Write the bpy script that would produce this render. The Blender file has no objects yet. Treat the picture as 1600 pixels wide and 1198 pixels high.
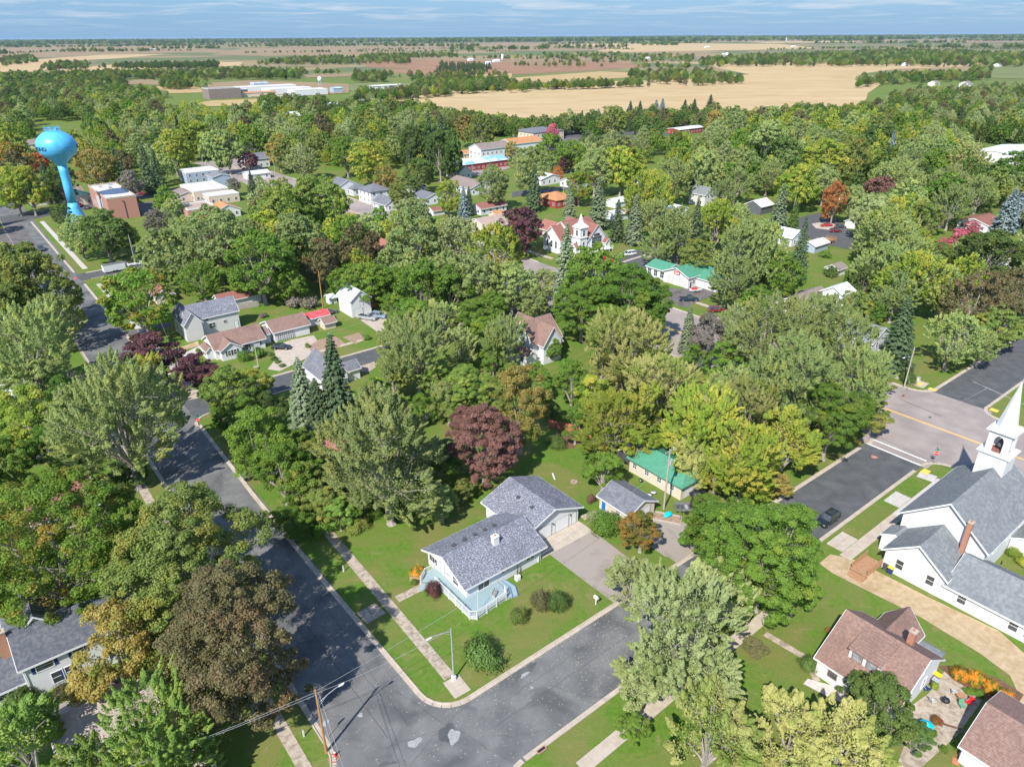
import bpy, math, random
import numpy as np
from mathutils import Matrix, Vector
R = math.radians
rnd = random.Random(11)
SC = bpy.context.scene
COL = SC.collection

# ------------------------------------------------------------------ camera, light
CAM_H = 70.0
HAZE = 0.000018
PITCH, ROLL = R(26.1), R(0.32)
F = 1109.0                       # focal length in pixels of the 1600 px wide photograph
cd = bpy.data.cameras.new('camera'); cam = bpy.data.objects.new('camera', cd); COL.objects.link(cam)
cd.sensor_width = 36.0; cd.sensor_fit = 'HORIZONTAL'; cd.lens = 36.0 * F / 1600.0
cd.clip_start = 0.5; cd.clip_end = 90000
cam.location = (0, 0, CAM_H)
cam.matrix_world = Matrix.Translation((0, 0, CAM_H)) @ Matrix.Rotation(R(90) - PITCH, 4, 'X') @ Matrix.Rotation(-ROLL, 4, 'Z')
SC.camera = cam

SUN_EL = R(45); SUN_AZ_WORLD = R(244)    # direction towards the sun, counterclockwise from +X
w = bpy.data.worlds.new('World'); SC.world = w; w.use_nodes = True
nt = w.node_tree; nt.nodes.clear()
def wn(t, **k):
    n = nt.nodes.new(t)
    for a, b in k.items(): setattr(n, a, b)
    return n
sky = wn('ShaderNodeTexSky', sky_type='NISHITA', sun_disc=False, sun_elevation=SUN_EL,
         sun_rotation=R(90) - SUN_AZ_WORLD, altitude=300, air_density=1.0, dust_density=0.0, ozone_density=4.0)
hsv = wn('ShaderNodeHueSaturation'); hsv.inputs['Saturation'].default_value = 1.0
nt.links.new(sky.outputs[0], hsv.inputs['Color'])
tc = wn('ShaderNodeTexCoord'); sep = wn('ShaderNodeSeparateXYZ'); nt.links.new(tc.outputs['Generated'], sep.inputs[0])
zc = wn('ShaderNodeMath', operation='MAXIMUM'); nt.links.new(sep.outputs['Z'], zc.inputs[0]); zc.inputs[1].default_value = 0.0
za = wn('ShaderNodeMath', operation='ADD'); nt.links.new(zc.outputs[0], za.inputs[0]); za.inputs[1].default_value = 0.035
dx = wn('ShaderNodeMath', operation='DIVIDE'); nt.links.new(sep.outputs['X'], dx.inputs[0]); nt.links.new(za.outputs[0], dx.inputs[1])
dy = wn('ShaderNodeMath', operation='DIVIDE'); nt.links.new(sep.outputs['Y'], dy.inputs[0]); nt.links.new(za.outputs[0], dy.inputs[1])
cb = wn('ShaderNodeCombineXYZ'); nt.links.new(dx.outputs[0], cb.inputs[0]); nt.links.new(dy.outputs[0], cb.inputs[1])
nz = wn('ShaderNodeTexNoise'); nz.inputs['Scale'].default_value = 0.55; nz.inputs['Detail'].default_value = 9
nz.inputs['Roughness'].default_value = 0.62; nz.inputs['Distortion'].default_value = 0.6
nt.links.new(cb.outputs[0], nz.inputs['Vector'])
rp = wn('ShaderNodeValToRGB'); rp.color_ramp.elements[0].position = 0.47; rp.color_ramp.elements[1].position = 0.66
rp.color_ramp.elements[1].color = (0.75, 0.75, 0.75, 1)
nt.links.new(nz.outputs['Fac'], rp.inputs[0])
fade = wn('ShaderNodeMapRange'); fade.inputs['From Min'].default_value = 0.002; fade.inputs['From Max'].default_value = 0.03
nt.links.new(sep.outputs['Z'], fade.inputs['Value'])
fm = wn('ShaderNodeMath', operation='MULTIPLY'); nt.links.new(rp.outputs[0], fm.inputs[0]); nt.links.new(fade.outputs[0], fm.inputs[1])
mx = wn('ShaderNodeMix', data_type='RGBA'); nt.links.new(fm.outputs[0], mx.inputs[0])
hb = wn('ShaderNodeMapRange', interpolation_type='SMOOTHSTEP'); hb.inputs['From Min'].default_value = -0.02; hb.inputs['From Max'].default_value = 0.35
hb.inputs['To Min'].default_value = 0.95; hb.inputs['To Max'].default_value = 0.0; nt.links.new(sep.outputs['Z'], hb.inputs['Value'])
blue = wn('ShaderNodeMix', data_type='RGBA'); nt.links.new(hb.outputs[0], blue.inputs[0]); nt.links.new(hsv.outputs[0], blue.inputs[6]); blue.inputs[7].default_value = (.68, 1.5, 2.6, 1)
nt.links.new(blue.outputs[2], mx.inputs[6]); mx.inputs[7].default_value = (2.7, 3.1, 3.6, 1)
bg = wn('ShaderNodeBackground'); bg.inputs['Strength'].default_value = 0.15
out = wn('ShaderNodeOutputWorld'); nt.links.new(mx.outputs[2], bg.inputs[0]); nt.links.new(bg.outputs[0], out.inputs[0])

sl = bpy.data.lights.new('sun', 'SUN'); sl.energy = 4.5; sl.angle = R(0.55); sl.color = (1.0, 0.955, 0.88)
sun = bpy.data.objects.new('sun', sl); COL.objects.link(sun)
sd = Vector((math.cos(SUN_AZ_WORLD) * math.cos(SUN_EL), math.sin(SUN_AZ_WORLD) * math.cos(SUN_EL), math.sin(SUN_EL)))
sun.rotation_euler = sd.to_track_quat('Z', 'Y').to_euler(); sun.location = (0, 0, 200)
vs = SC.view_settings; vs.view_transform = 'Standard'; vs.look = 'None'; vs.exposure = 0.75; vs.gamma = 1.0; vs.use_curve_mapping = False

# ------------------------------------------------------------------ town frame
# The town's streets run on a grid. s counts metres away from the street corner in front along the
# street on the left, t counts metres to the right along the street in front.
TH = R(38.3)
VX, VY = math.cos(TH), math.sin(TH)
UX, UY = -math.sin(TH), math.cos(TH)
OX, OY = -7.5072, 58.6463
def W(s, t, z=0.0): return (OX + s * UX + t * VX, OY + s * UY + t * VY, z)
def _ray(px, py):
    c, sn = math.cos(ROLL), math.sin(ROLL)
    a, b = (px - 800) / F, -(py - 599) / F
    rx, ry = c * a + sn * b, -sn * a + c * b
    return (rx, math.cos(PITCH) + ry * math.sin(PITCH), -math.sin(PITCH) + ry * math.cos(PITCH))
def G(px, py, z=0.0):            # survey: where a point of height z seen in the photograph stands in the town
    r = _ray(px, py); k = (z - CAM_H) / r[2]
    return (r[0] * k, r[1] * k, z)
def ST(px, py, z=0.0):
    g = G(px, py, z); a, b = g[0] - OX, g[1] - OY
    return (a * UX + b * UY, a * VX + b * VY)
def PX(x, y, z):
    c, sn = math.cos(PITCH), math.sin(PITCH); v2 = z - CAM_H
    zc = y * c - v2 * sn; yc = y * sn + v2 * c
    if zc <= 1: return (-9999, -9999)
    a, b = math.cos(ROLL), math.sin(ROLL); rx, ry = x / zc, yc / zc
    return (800 + F * (a * rx - b * ry), 599 - F * (b * rx + a * ry))

# ------------------------------------------------------------------ materials
def srgb(r, g, b):
    f = lambda c: (c / 255 / 12.92) if c / 255 <= 0.04045 else ((c / 255 + 0.055) / 1.055) ** 2.4
    return (f(r), f(g), f(b))
def mat(name, c1, c2=None, scale=3.0, detail=4, rough=0.85, bump=0.0, bscale=None, lo=0.35, hi=0.65,
        c3=None, scale3=0.3, lo3=0.5, hi3=0.7, metal=0.0, spec=0.4, stretch=None, obj=False, emit=None):
    m = bpy.data.materials.new(name); m.use_nodes = True
    n = m.node_tree; n.nodes.clear(); L = n.links.new
    o = n.nodes.new('ShaderNodeOutputMaterial'); p = n.nodes.new('ShaderNodeBsdfPrincipled'); L(p.outputs[0], o.inputs[0])
    p.inputs['Roughness'].default_value = rough; p.inputs['Metallic'].default_value = metal
    p.inputs['Specular IOR Level'].default_value = spec
    p.inputs['Base Color'].default_value = (*c1, 1)
    if obj: t = n.nodes.new('ShaderNodeTexCoord').outputs['Object']
    else: t = n.nodes.new('ShaderNodeNewGeometry').outputs['Position']
    if stretch:
        mp = n.nodes.new('ShaderNodeMapping'); mp.inputs['Scale'].default_value = stretch[:3]
        if len(stretch) > 3: mp.inputs['Rotation'].default_value = (0, 0, stretch[3])
        L(t, mp.inputs[0]); t = mp.outputs[0]
    if c2:
        a = n.nodes.new('ShaderNodeTexNoise'); a.inputs['Scale'].default_value = scale; a.inputs['Detail'].default_value = detail
        a.inputs['Roughness'].default_value = 0.6; L(t, a.inputs['Vector'])
        r = n.nodes.new('ShaderNodeMapRange'); r.inputs[1].default_value = lo; r.inputs[2].default_value = hi; L(a.outputs['Fac'], r.inputs[0])
        x = n.nodes.new('ShaderNodeMix'); x.data_type = 'RGBA'; L(r.outputs[0], x.inputs[0])
        x.inputs[6].default_value = (*c1, 1); x.inputs[7].default_value = (*c2, 1); res = x.outputs[2]
        if c3:
            a3 = n.nodes.new('ShaderNodeTexNoise'); a3.inputs['Scale'].default_value = scale3; a3.inputs['Detail'].default_value = 5
            a3.inputs['Distortion'].default_value = 0.5; L(t, a3.inputs['Vector'])
            r3 = n.nodes.new('ShaderNodeMapRange'); r3.inputs[1].default_value = lo3; r3.inputs[2].default_value = hi3; L(a3.outputs['Fac'], r3.inputs[0])
            y = n.nodes.new('ShaderNodeMix'); y.data_type = 'RGBA'; L(r3.outputs[0], y.inputs[0]); L(res, y.inputs[6])
            y.inputs[7].default_value = (*c3, 1); res = y.outputs[2]
        L(res, p.inputs['Base Color'])
    if bump:
        b = n.nodes.new('ShaderNodeTexNoise'); b.inputs['Scale'].default_value = bscale or scale * 2; b.inputs['Detail'].default_value = 6; L(t, b.inputs['Vector'])
        bb = n.nodes.new('ShaderNodeBump'); bb.inputs['Strength'].default_value = 0.6; bb.inputs['Distance'].default_value = bump
        L(b.outputs['Fac'], bb.inputs['Height']); L(bb.outputs[0], p.inputs['Normal'])
    if emit:
        p.inputs['Emission Color'].default_value = (*emit, 1); p.inputs['Emission Strength'].default_value = 1
    return m

M = {}
M['asphalt'] = mat('asphalt', (.130, .131, .131), (.17, .169, .165), 0.35, 8, 0.9, 0.01, 14, c3=(.088, .09, .092), scale3=0.2, lo3=.44, hi3=.66, spec=.25)
M['asphalt_dark'] = mat('asphalt_dark', (.070, .074, .078), (.098, .10, .103), 0.5, 8, 0.9, 0.01, 14, c3=(.12, .12, .12), scale3=0.25, lo3=.55, hi3=.8, spec=.25)
M['asphalt_lot'] = mat('asphalt_lot', (.105, .095, .092), (.16, .145, .135), 0.5, 8, 0.9, 0.01, 14, c3=(.06, .058, .06), scale3=0.3, lo3=.5, hi3=.8, spec=.25)
M['road_concrete'] = mat('road_concrete', (.265, .225, .205), (.32, .275, .255), 0.3, 8, 0.9, c3=(.20, .17, .165), scale3=0.12, lo3=.45, hi3=.8, spec=.25)
M['patch'] = mat('patch', (.24, .24, .245), (.32, .32, .32), 2.5, 6, 0.9)
M['crack'] = mat('crack', (.06, .061, .062), None, rough=.8)
M['concrete'] = mat('concrete', (.38, .32, .26), (.45, .39, .32), 0.9, 6, 0.9, c3=(.34, .28, .22), scale3=.8, lo3=.5, hi3=.8)
M['concrete_new'] = mat('concrete_new', (.41, .38, .35), (.47, .445, .415), 1.2, 5, 0.9)
M['concrete_old'] = mat('concrete_old', (.35, .29, .23), (.42, .36, .29), 2.2, 8, 0.95, 0.01, 10, c3=(.22, .17, .12), scale3=1.4, lo3=.45, hi3=.7)
M['gravel'] = mat('gravel', (.34, .25, .14), (.45, .345, .22), 1.2, 8, 0.95, 0.03, 8, c3=(.28, .20, .09), scale3=0.5, lo3=.5, hi3=.8)
M['gravel_drive'] = mat('gravel_drive', (.255, .22, .19), (.31, .27, .235), 7, 9, 0.95, 0.03, 12, c3=(.15, .125, .105), scale3=0.35, lo3=.55, hi3=.85)
M['dirt'] = mat('dirt', (.22, .14, .09), (.34, .24, .17), 2.0, 6, 0.95, 0.03, 6)
M['mulch'] = mat('mulch', (.10, .05, .03), (.18, .10, .06), 4.0, 6, 0.95, 0.03, 12)
M['stone_bed'] = mat('stone_bed', (.42, .36, .34), (.62, .55, .5), 5.0, 6, 0.95, 0.04, 12)
M['paint_yellow'] = mat('paint_yellow', (.80, .48, .08), (.55, .36, .12), 3.5, 6, 0.8, lo=.5, hi=.8)
M['paint_white'] = mat('paint_white', (.78, .77, .74), (.5, .48, .46), 3.5, 6, 0.8, lo=.5, hi=.8)
M['white'] = mat('white', (.66, .66, .66), (.60, .605, .61), 0.6, 3, 0.6)
M['white_trim'] = mat('white_trim', (.68, .68, .67), None, rough=.5)
M['siding_white'] = mat('siding_white', (.66, .66, .655), (.57, .58, .60), 4.0, 3, 0.6, stretch=(.25, .25, 9))
M['siding_gray'] = mat('siding_gray', (.50, .485, .47), (.58, .57, .55), 3, 3, 0.7, stretch=(.25, .25, 8))
M['siding_tan'] = mat('siding_tan', (.55, .47, .37), (.60, .525, .43), 3, 3, 0.75, stretch=(.25, .25, 8))
M['siding_dark'] = mat('siding_dark', (.085, .09, .10), (.12, .125, .135), 3, 3, 0.7, stretch=(.25, .25, 8))
M['siding_green'] = mat('siding_green', (.42, .58, .42), (.50, .66, .48), 3, 3, 0.7, stretch=(.25, .25, 8))
M['siding_blue'] = mat('siding_blue', (.30, .36, .44), (.36, .42, .5), 3, 3, 0.7, stretch=(.25, .25, 8))
M['red_wall'] = mat('red_wall', (.34, .05, .045), (.28, .04, .035), 2, 3, 0.7)
M['brick_red'] = mat('brick_red', (.36, .16, .12), (.46, .24, .19), 6, 3, 0.85, stretch=(1, 1, 4))
M['brick_chimney'] = mat('brick_chimney', (.30, .12, .075), (.42, .23, .15), 9, 3, 0.85, stretch=(1, 1, 3))
M['brick_tan'] = mat('brick_tan', (.55, .44, .33), (.62, .52, .42), 5, 3, 0.85)
M['glass'] = mat('glass', (.030, .036, .042), (.07, .08, .09), .8, 2, 0.08, spec=.8)
M['glass_light'] = mat('glass_light', (.35, .38, .40), (.2, .22, .24), 1.5, 2, 0.15, spec=.8)
M['metal'] = mat('metal', (.55, .56, .57), None, rough=.35, metal=.8)
M['metal_gray'] = mat('metal_gray', (.45, .46, .47), (.38, .39, .4), 3, 3, .5, metal=.3)
M['black'] = mat('black', (.02, .02, .022), None, rough=.5)
M['dark_gray'] = mat('dark_gray', (.07, .07, .075), None, rough=.6)
M['rubber'] = mat('rubber', (.018, .018, .018), None, rough=.8)
M['wood_pole'] = mat('wood_pole', (.42, .22, .09), (.30, .15, .06), 4, 5, .8, stretch=(4, 4, .4))
M['wood_pole_gray'] = mat('wood_pole_gray', (.42, .37, .32), (.32, .28, .24), 4, 5, .85, stretch=(4, 4, .4))
M['wood_deck'] = mat('wood_deck', (.30, .16, .085), (.38, .22, .12), 3, 4, .8)
M['wood_fence'] = mat('wood_fence', (.34, .10, .055), (.45, .17, .10), 3, 4, .85, stretch=(4, 4, .6))
M['wood_gray'] = mat('wood_gray', (.24, .22, .20), (.34, .31, .28), 3, 4, .85, stretch=(4, 4, .6))
M['deck_blue'] = mat('deck_blue', (.23, .31, .33), (.28, .36, .385), 2, 4, .7, stretch=(1, 8, 1, -TH))
M['blue_paint'] = mat('blue_paint', (.02, .14, .46), None, rough=.5)
M['turquoise'] = mat('turquoise', (.0, .50, .60), (.0, .42, .55), 2, 3, .5)
M['tower_blue'] = mat('tower_blue', (.06, .38, .68), (.10, .46, .74), .5, 6, .42, c3=(.12, .40, .62), scale3=.9, lo3=.52, hi3=.8, spec=.5, stretch=(1, 1, .25))
M['letter_dark'] = mat('letter_dark', (.02, .05, .09), None, rough=.6)
M['letter_white'] = mat('letter_white', (.85, .85, .85), None, rough=.6)
M['sign_red'] = mat('sign_red', (.60, .02, .025), None, rough=.5)
M['sign_green'] = mat('sign_green', (.0, .26, .14), None, rough=.5)
M['bin_yellow'] = mat('bin_yellow', (.75, .52, .02), None, rough=.5)
M['red'] = mat('red', (.60, .02, .02), None, rough=.4)
M['orange'] = mat('orange', (.75, .22, .03), None, rough=.5)
M['green_plastic'] = mat('green_plastic', (.10, .28, .16), None, rough=.5)
M['fabric_gray'] = mat('fabric_gray', (.45, .46, .46), None, rough=.9)
M['fabric_navy'] = mat('fabric_navy', (.02, .04, .16), None, rough=.9)
M['terracotta'] = mat('terracotta', (.45, .16, .08), None, rough=.8)

def roofmat(name, c1, c2, c3, sc=3.4, lo=.38, hi=.62):
    c1, c2, c3 = [tuple(q * .82 for q in c) for c in (c1, c2, c3)]
    m = mat(name, c1, c2, sc, 3, .9, .012, 5, lo=lo, hi=hi, c3=c3, scale3=.5, lo3=.5, hi3=.85, obj=True, spec=.25)
    # rows of shingles, fading out with nothing else: courses every 0.15 m up the slope
    n = m.node_tree; L = n.links.new
    p = [x for x in n.nodes if x.type == 'BSDF_PRINCIPLED'][0]
    src = p.inputs['Base Color'].links[0].from_socket
    t = n.nodes.new('ShaderNodeTexCoord')
    s = n.nodes.new('ShaderNodeSeparateXYZ'); L(t.outputs['Object'], s.inputs[0])
    wv = n.nodes.new('ShaderNodeMath'); wv.operation = 'MULTIPLY'; L(s.outputs['Z'], wv.inputs[0]); wv.inputs[1].default_value = 2 * math.pi / .11
    sn = n.nodes.new('ShaderNodeMath'); sn.operation = 'SINE'; L(wv.outputs[0], sn.inputs[0])
    mr = n.nodes.new('ShaderNodeMapRange'); mr.inputs[1].default_value = .6; mr.inputs[2].default_value = 1; mr.inputs[3].default_value = 0; mr.inputs[4].default_value = .35
    L(sn.outputs[0], mr.inputs[0])
    x = n.nodes.new('ShaderNodeMix'); x.data_type = 'RGBA'; L(mr.outputs[0], x.inputs[0]); L(src, x.inputs[6]); x.inputs[7].default_value = (*[c * .45 for c in c1], 1)
    L(x.outputs[2], p.inputs['Base Color'])
    return m
M['roof_mottled'] = roofmat('roof_mottled', (.145, .152, .185), (.42, .43, .49), (.12, .125, .155), 5.2, .46, .64)
M['roof_gray'] = roofmat('roof_gray', (.19, .205, .215), (.27, .285, .295), (.16, .175, .185), 2.0)
M['roof_gray_new'] = roofmat('roof_gray_new', (.15, .155, .18), (.235, .24, .27), (.13, .135, .16), 2.5)
M['roof_brown'] = roofmat('roof_brown', (.235, .145, .115), (.33, .215, .18), (.19, .12, .10), 3.5)
M['roof_brown_red'] = roofmat('roof_brown_red', (.26, .105, .08), (.36, .17, .14), (.2, .08, .06), 3.5)
M['roof_tan'] = roofmat('roof_tan', (.40, .30, .24), (.50, .39, .32), (.34, .25, .20), 2.5)
M['roof_taupe'] = roofmat('roof_taupe', (.25, .20, .18), (.33, .27, .24), (.2, .16, .15), 2.5)
M['roof_shaded'] = roofmat('roof_shaded', (.10, .11, .135), (.17, .175, .19), (.08, .09, .12), 2.5)  # shade lying on this roof is put into its dark bluish colour
M['roof_pale'] = roofmat('roof_pale', (.42, .35, .31), (.52, .44, .39), (.35, .29, .26), 3)
M['roof_red'] = roofmat('roof_red', (.34, .13, .10), (.41, .19, .15), (.28, .1, .08), 3)
M['roof_orange'] = roofmat('roof_orange', (.50, .23, .10), (.58, .30, .15), (.42, .18, .08), 1.5)
M['roof_green'] = mat('roof_green', (.065, .23, .15), (.085, .27, .18), 1.2, 3, .45, spec=.5)
M['roof_metal'] = mat('roof_metal', (.62, .66, .72), (.70, .73, .78), 1.0, 3, .4, spec=.5)
M['roof_flat'] = mat('roof_flat', (.55, .52, .48), (.66, .63, .60), .3, 5, .9, c3=(.42, .41, .42), scale3=.12)
M['roof_blue'] = mat('roof_blue', (.20, .42, .75), (.62, .70, .80), .12, 2, .4, lo=.45, hi=.55)
M['roof_redmetal'] = mat('roof_redmetal', (.48, .05, .06), (.55, .12, .13), 1, 3, .5)

def carpaint(name, c): 
    m = mat(name, c, None, rough=.25, spec=.6); p = [x for x in m.node_tree.nodes if x.type == 'BSDF_PRINCIPLED'][0]
    p.inputs['Coat Weight'].default_value = .6; return m
for k, c in dict(black=(.012, .014, .018), red=(.42, .012, .015), white=(.78, .78, .78), silver=(.32, .33, .34), navy=(.012, .03, .055),
                 maroon=(.16, .012, .02), steel=(.24, .31, .40), charcoal=(.05, .055, .06)).items():
    M['car_' + k] = carpaint('car_paint_' + k, c)

# grass: lawns with mowing variation, dry patches; farmland beyond the town
def grassmat():
    m = bpy.data.materials.new('grass'); m.use_nodes = True; n = m.node_tree; n.nodes.clear(); L = n.links.new
    o = n.nodes.new('ShaderNodeOutputMaterial'); p = n.nodes.new('ShaderNodeBsdfPrincipled'); L(p.outputs[0], o.inputs[0])
    p.inputs['Roughness'].default_value = .95; p.inputs['Specular IOR Level'].default_value = .15
    g = n.nodes.new('ShaderNodeNewGeometry')
    def noise(sc, det, dist=0):
        a = n.nodes.new('ShaderNodeTexNoise'); a.inputs['Scale'].default_value = sc; a.inputs['Detail'].default_value = det
        a.inputs['Distortion'].default_value = dist; a.inputs['Roughness'].default_value = .65; L(g.outputs['Position'], a.inputs['Vector']); return a.outputs['Fac']
    def rng(v, lo, hi):
        r = n.nodes.new('ShaderNodeMapRange'); r.inputs[1].default_value = lo; r.inputs[2].default_value = hi; L(v, r.inputs[0]); return r.outputs[0]
    def mix(f, a, b):
        x = n.nodes.new('ShaderNodeMix'); x.data_type = 'RGBA'; L(f, x.inputs[0])
        for i, c in ((6, a), (7, b)):
            if isinstance(c, tuple): x.inputs[i].default_value = (*c, 1)
            else: L(c, x.inputs[i])
        return x.outputs[2]
    a = mix(rng(noise(1.6, 8), .35, .65), (.070, .145, .015), (.112, .20, .026))
    b = mix(rng(noise(.11, 5, .8), .42, .60), a, (.165, .165, .05))
    c = mix(rng(noise(.35, 8, 1.2), .57, .72), b, (.235, .20, .09))
    d = mix(rng(noise(7, 3), .5, .75), c, (.05, .10, .012))
    mp = n.nodes.new('ShaderNodeMapping'); mp.inputs['Rotation'].default_value = (0, 0, -TH); mp.inputs['Scale'].default_value = (.06, 1.0, 1); L(g.outputs['Position'], mp.inputs[0])
    ms = n.nodes.new('ShaderNodeTexNoise'); ms.inputs['Scale'].default_value = 1.3; ms.inputs['Detail'].default_value = 2; L(mp.outputs[0], ms.inputs['Vector'])
    mr_ = n.nodes.new('ShaderNodeMapRange'); mr_.inputs[1].default_value = .45; mr_.inputs[2].default_value = .6; mr_.inputs[4].default_value = .45; L(ms.outputs['Fac'], mr_.inputs[0])
    d = mix(mr_.outputs[0], d, (.12, .155, .035))
    far = mix(rng(noise(.0022, 3, .5), .42, .52), (.27, .20, .11), (.12, .14, .06))
    sp = n.nodes.new('ShaderNodeVectorMath'); sp.operation = 'LENGTH'; L(g.outputs['Position'], sp.inputs[0])
    e = mix(rng(sp.outputs['Value'], 1300, 1900), d, far)
    L(e, p.inputs['Base Color'])
    bb = n.nodes.new('ShaderNodeBump'); bb.inputs['Strength'].default_value = .5; bb.inputs['Distance'].default_value = .08
    L(noise(9, 6), bb.inputs['Height']); L(bb.outputs[0], p.inputs['Normal'])
    return m
M['grass'] = grassmat()

def fieldmat(name, c1, c2, c3, sc=.006):
    return mat(name, c1, c2, sc, 8, .95, c3=c3, scale3=.02, lo3=.5, hi3=.75, stretch=(1, 3.5, 1, -TH + .5), spec=.1)
M['field_tan'] = fieldmat('field_tan', (.40, .29, .15), (.46, .345, .195), (.33, .24, .115))
M['field_gold'] = fieldmat('field_gold', (.36, .255, .12), (.42, .31, .16), (.30, .22, .095))
M['field_brown'] = fieldmat('field_brown', (.24, .135, .08), (.30, .18, .11), (.2, .12, .07))
M['field_pink'] = fieldmat('field_pink', (.24, .175, .10), (.29, .215, .13), (.20, .145, .08))
M['field_green'] = fieldmat('field_green', (.13, .16, .06), (.17, .195, .08), (.20, .19, .09))
M['far_land'] = fieldmat('far_land', (.07, .09, .045), (.12, .14, .06), (.05, .07, .04), .0008)

# foliage: one material per kind of leaf; the tint varies from tree to tree and from leaf to leaf
def leafmat(name, a, b, c=None, cthr=.62, trans=.5, cscale=.22):
    m = bpy.data.materials.new(name); m.use_nodes = True; n = m.node_tree; n.nodes.clear(); L = n.links.new
    o = n.nodes.new('ShaderNodeOutputMaterial'); d = n.nodes.new('ShaderNodeBsdfPrincipled'); t = n.nodes.new('ShaderNodeBsdfTranslucent')
    mx = n.nodes.new('ShaderNodeMixShader'); mx.inputs[0].default_value = trans
    L(d.outputs[0], mx.inputs[1]); L(t.outputs[0], mx.inputs[2]); L(mx.outputs[0], o.inputs[0])
    d.inputs['Roughness'].default_value = .55; d.inputs['Specular IOR Level'].default_value = .3
    g = n.nodes.new('ShaderNodeNewGeometry'); oi = n.nodes.new('ShaderNodeObjectInfo'); tc = n.nodes.new('ShaderNodeTexCoord')
    x = n.nodes.new('ShaderNodeMix'); x.data_type = 'RGBA'; cn = n.nodes.new('ShaderNodeTexNoise'); cn.inputs['Scale'].default_value = .55; cn.inputs['Detail'].default_value = 3; L(tc.outputs['Object'], cn.inputs['Vector'])
    cr = n.nodes.new('ShaderNodeMapRange'); cr.inputs[1].default_value = .35; cr.inputs[2].default_value = .65; L(cn.outputs['Fac'], cr.inputs[0])
    cm = n.nodes.new('ShaderNodeMix'); cm.inputs[0].default_value = .42; L(cr.outputs[0], cm.inputs[2]); L(g.outputs['Random Per Island'], cm.inputs[3]); L(cm.outputs[0], x.inputs[0])
    x.inputs[6].default_value = (*a, 1); x.inputs[7].default_value = (*b, 1); res = x.outputs[2]
    if c:
        nz = n.nodes.new('ShaderNodeTexNoise'); nz.inputs['Scale'].default_value = cscale; nz.inputs['Detail'].default_value = 4
        ad = n.nodes.new('ShaderNodeVectorMath'); ad.operation = 'MULTIPLY_ADD'; L(oi.outputs['Random'], ad.inputs[0]); ad.inputs[1].default_value = (90, 70, 50)
        L(tc.outputs['Object'], ad.inputs[2]); L(ad.outputs[0], nz.inputs['Vector'])
        r = n.nodes.new('ShaderNodeMapRange'); r.inputs[1].default_value = cthr - .09; r.inputs[2].default_value = cthr + .07; L(nz.outputs['Fac'], r.inputs[0])
        y = n.nodes.new('ShaderNodeMix'); y.data_type = 'RGBA'; L(r.outputs[0], y.inputs[0]); L(res, y.inputs[6]); y.inputs[7].default_value = (*c, 1); res = y.outputs[2]
    h = n.nodes.new('ShaderNodeHueSaturation')
    m1 = n.nodes.new('ShaderNodeMapRange'); m1.inputs[3].default_value = .482; m1.inputs[4].default_value = .503; L(oi.outputs['Random'], m1.inputs[0]); L(m1.outputs[0], h.inputs['Hue'])
    wr = n.nodes.new('ShaderNodeMath'); wr.operation = 'FRACT'; mm = n.nodes.new('ShaderNodeMath'); mm.operation = 'MULTIPLY'; mm.inputs[1].default_value = 7.31
    L(oi.outputs['Random'], mm.inputs[0]); L(mm.outputs[0], wr.inputs[0])
    m2 = n.nodes.new('ShaderNodeMapRange'); m2.inputs[3].default_value = 1.10; m2.inputs[4].default_value = 1.58; L(wr.outputs[0], m2.inputs[0]); L(m2.outputs[0], h.inputs['Value'])
    L(res, h.inputs['Color']); L(h.outputs[0], d.inputs['Base Color']); L(h.outputs[0], t.inputs['Color'])
    return m
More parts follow.
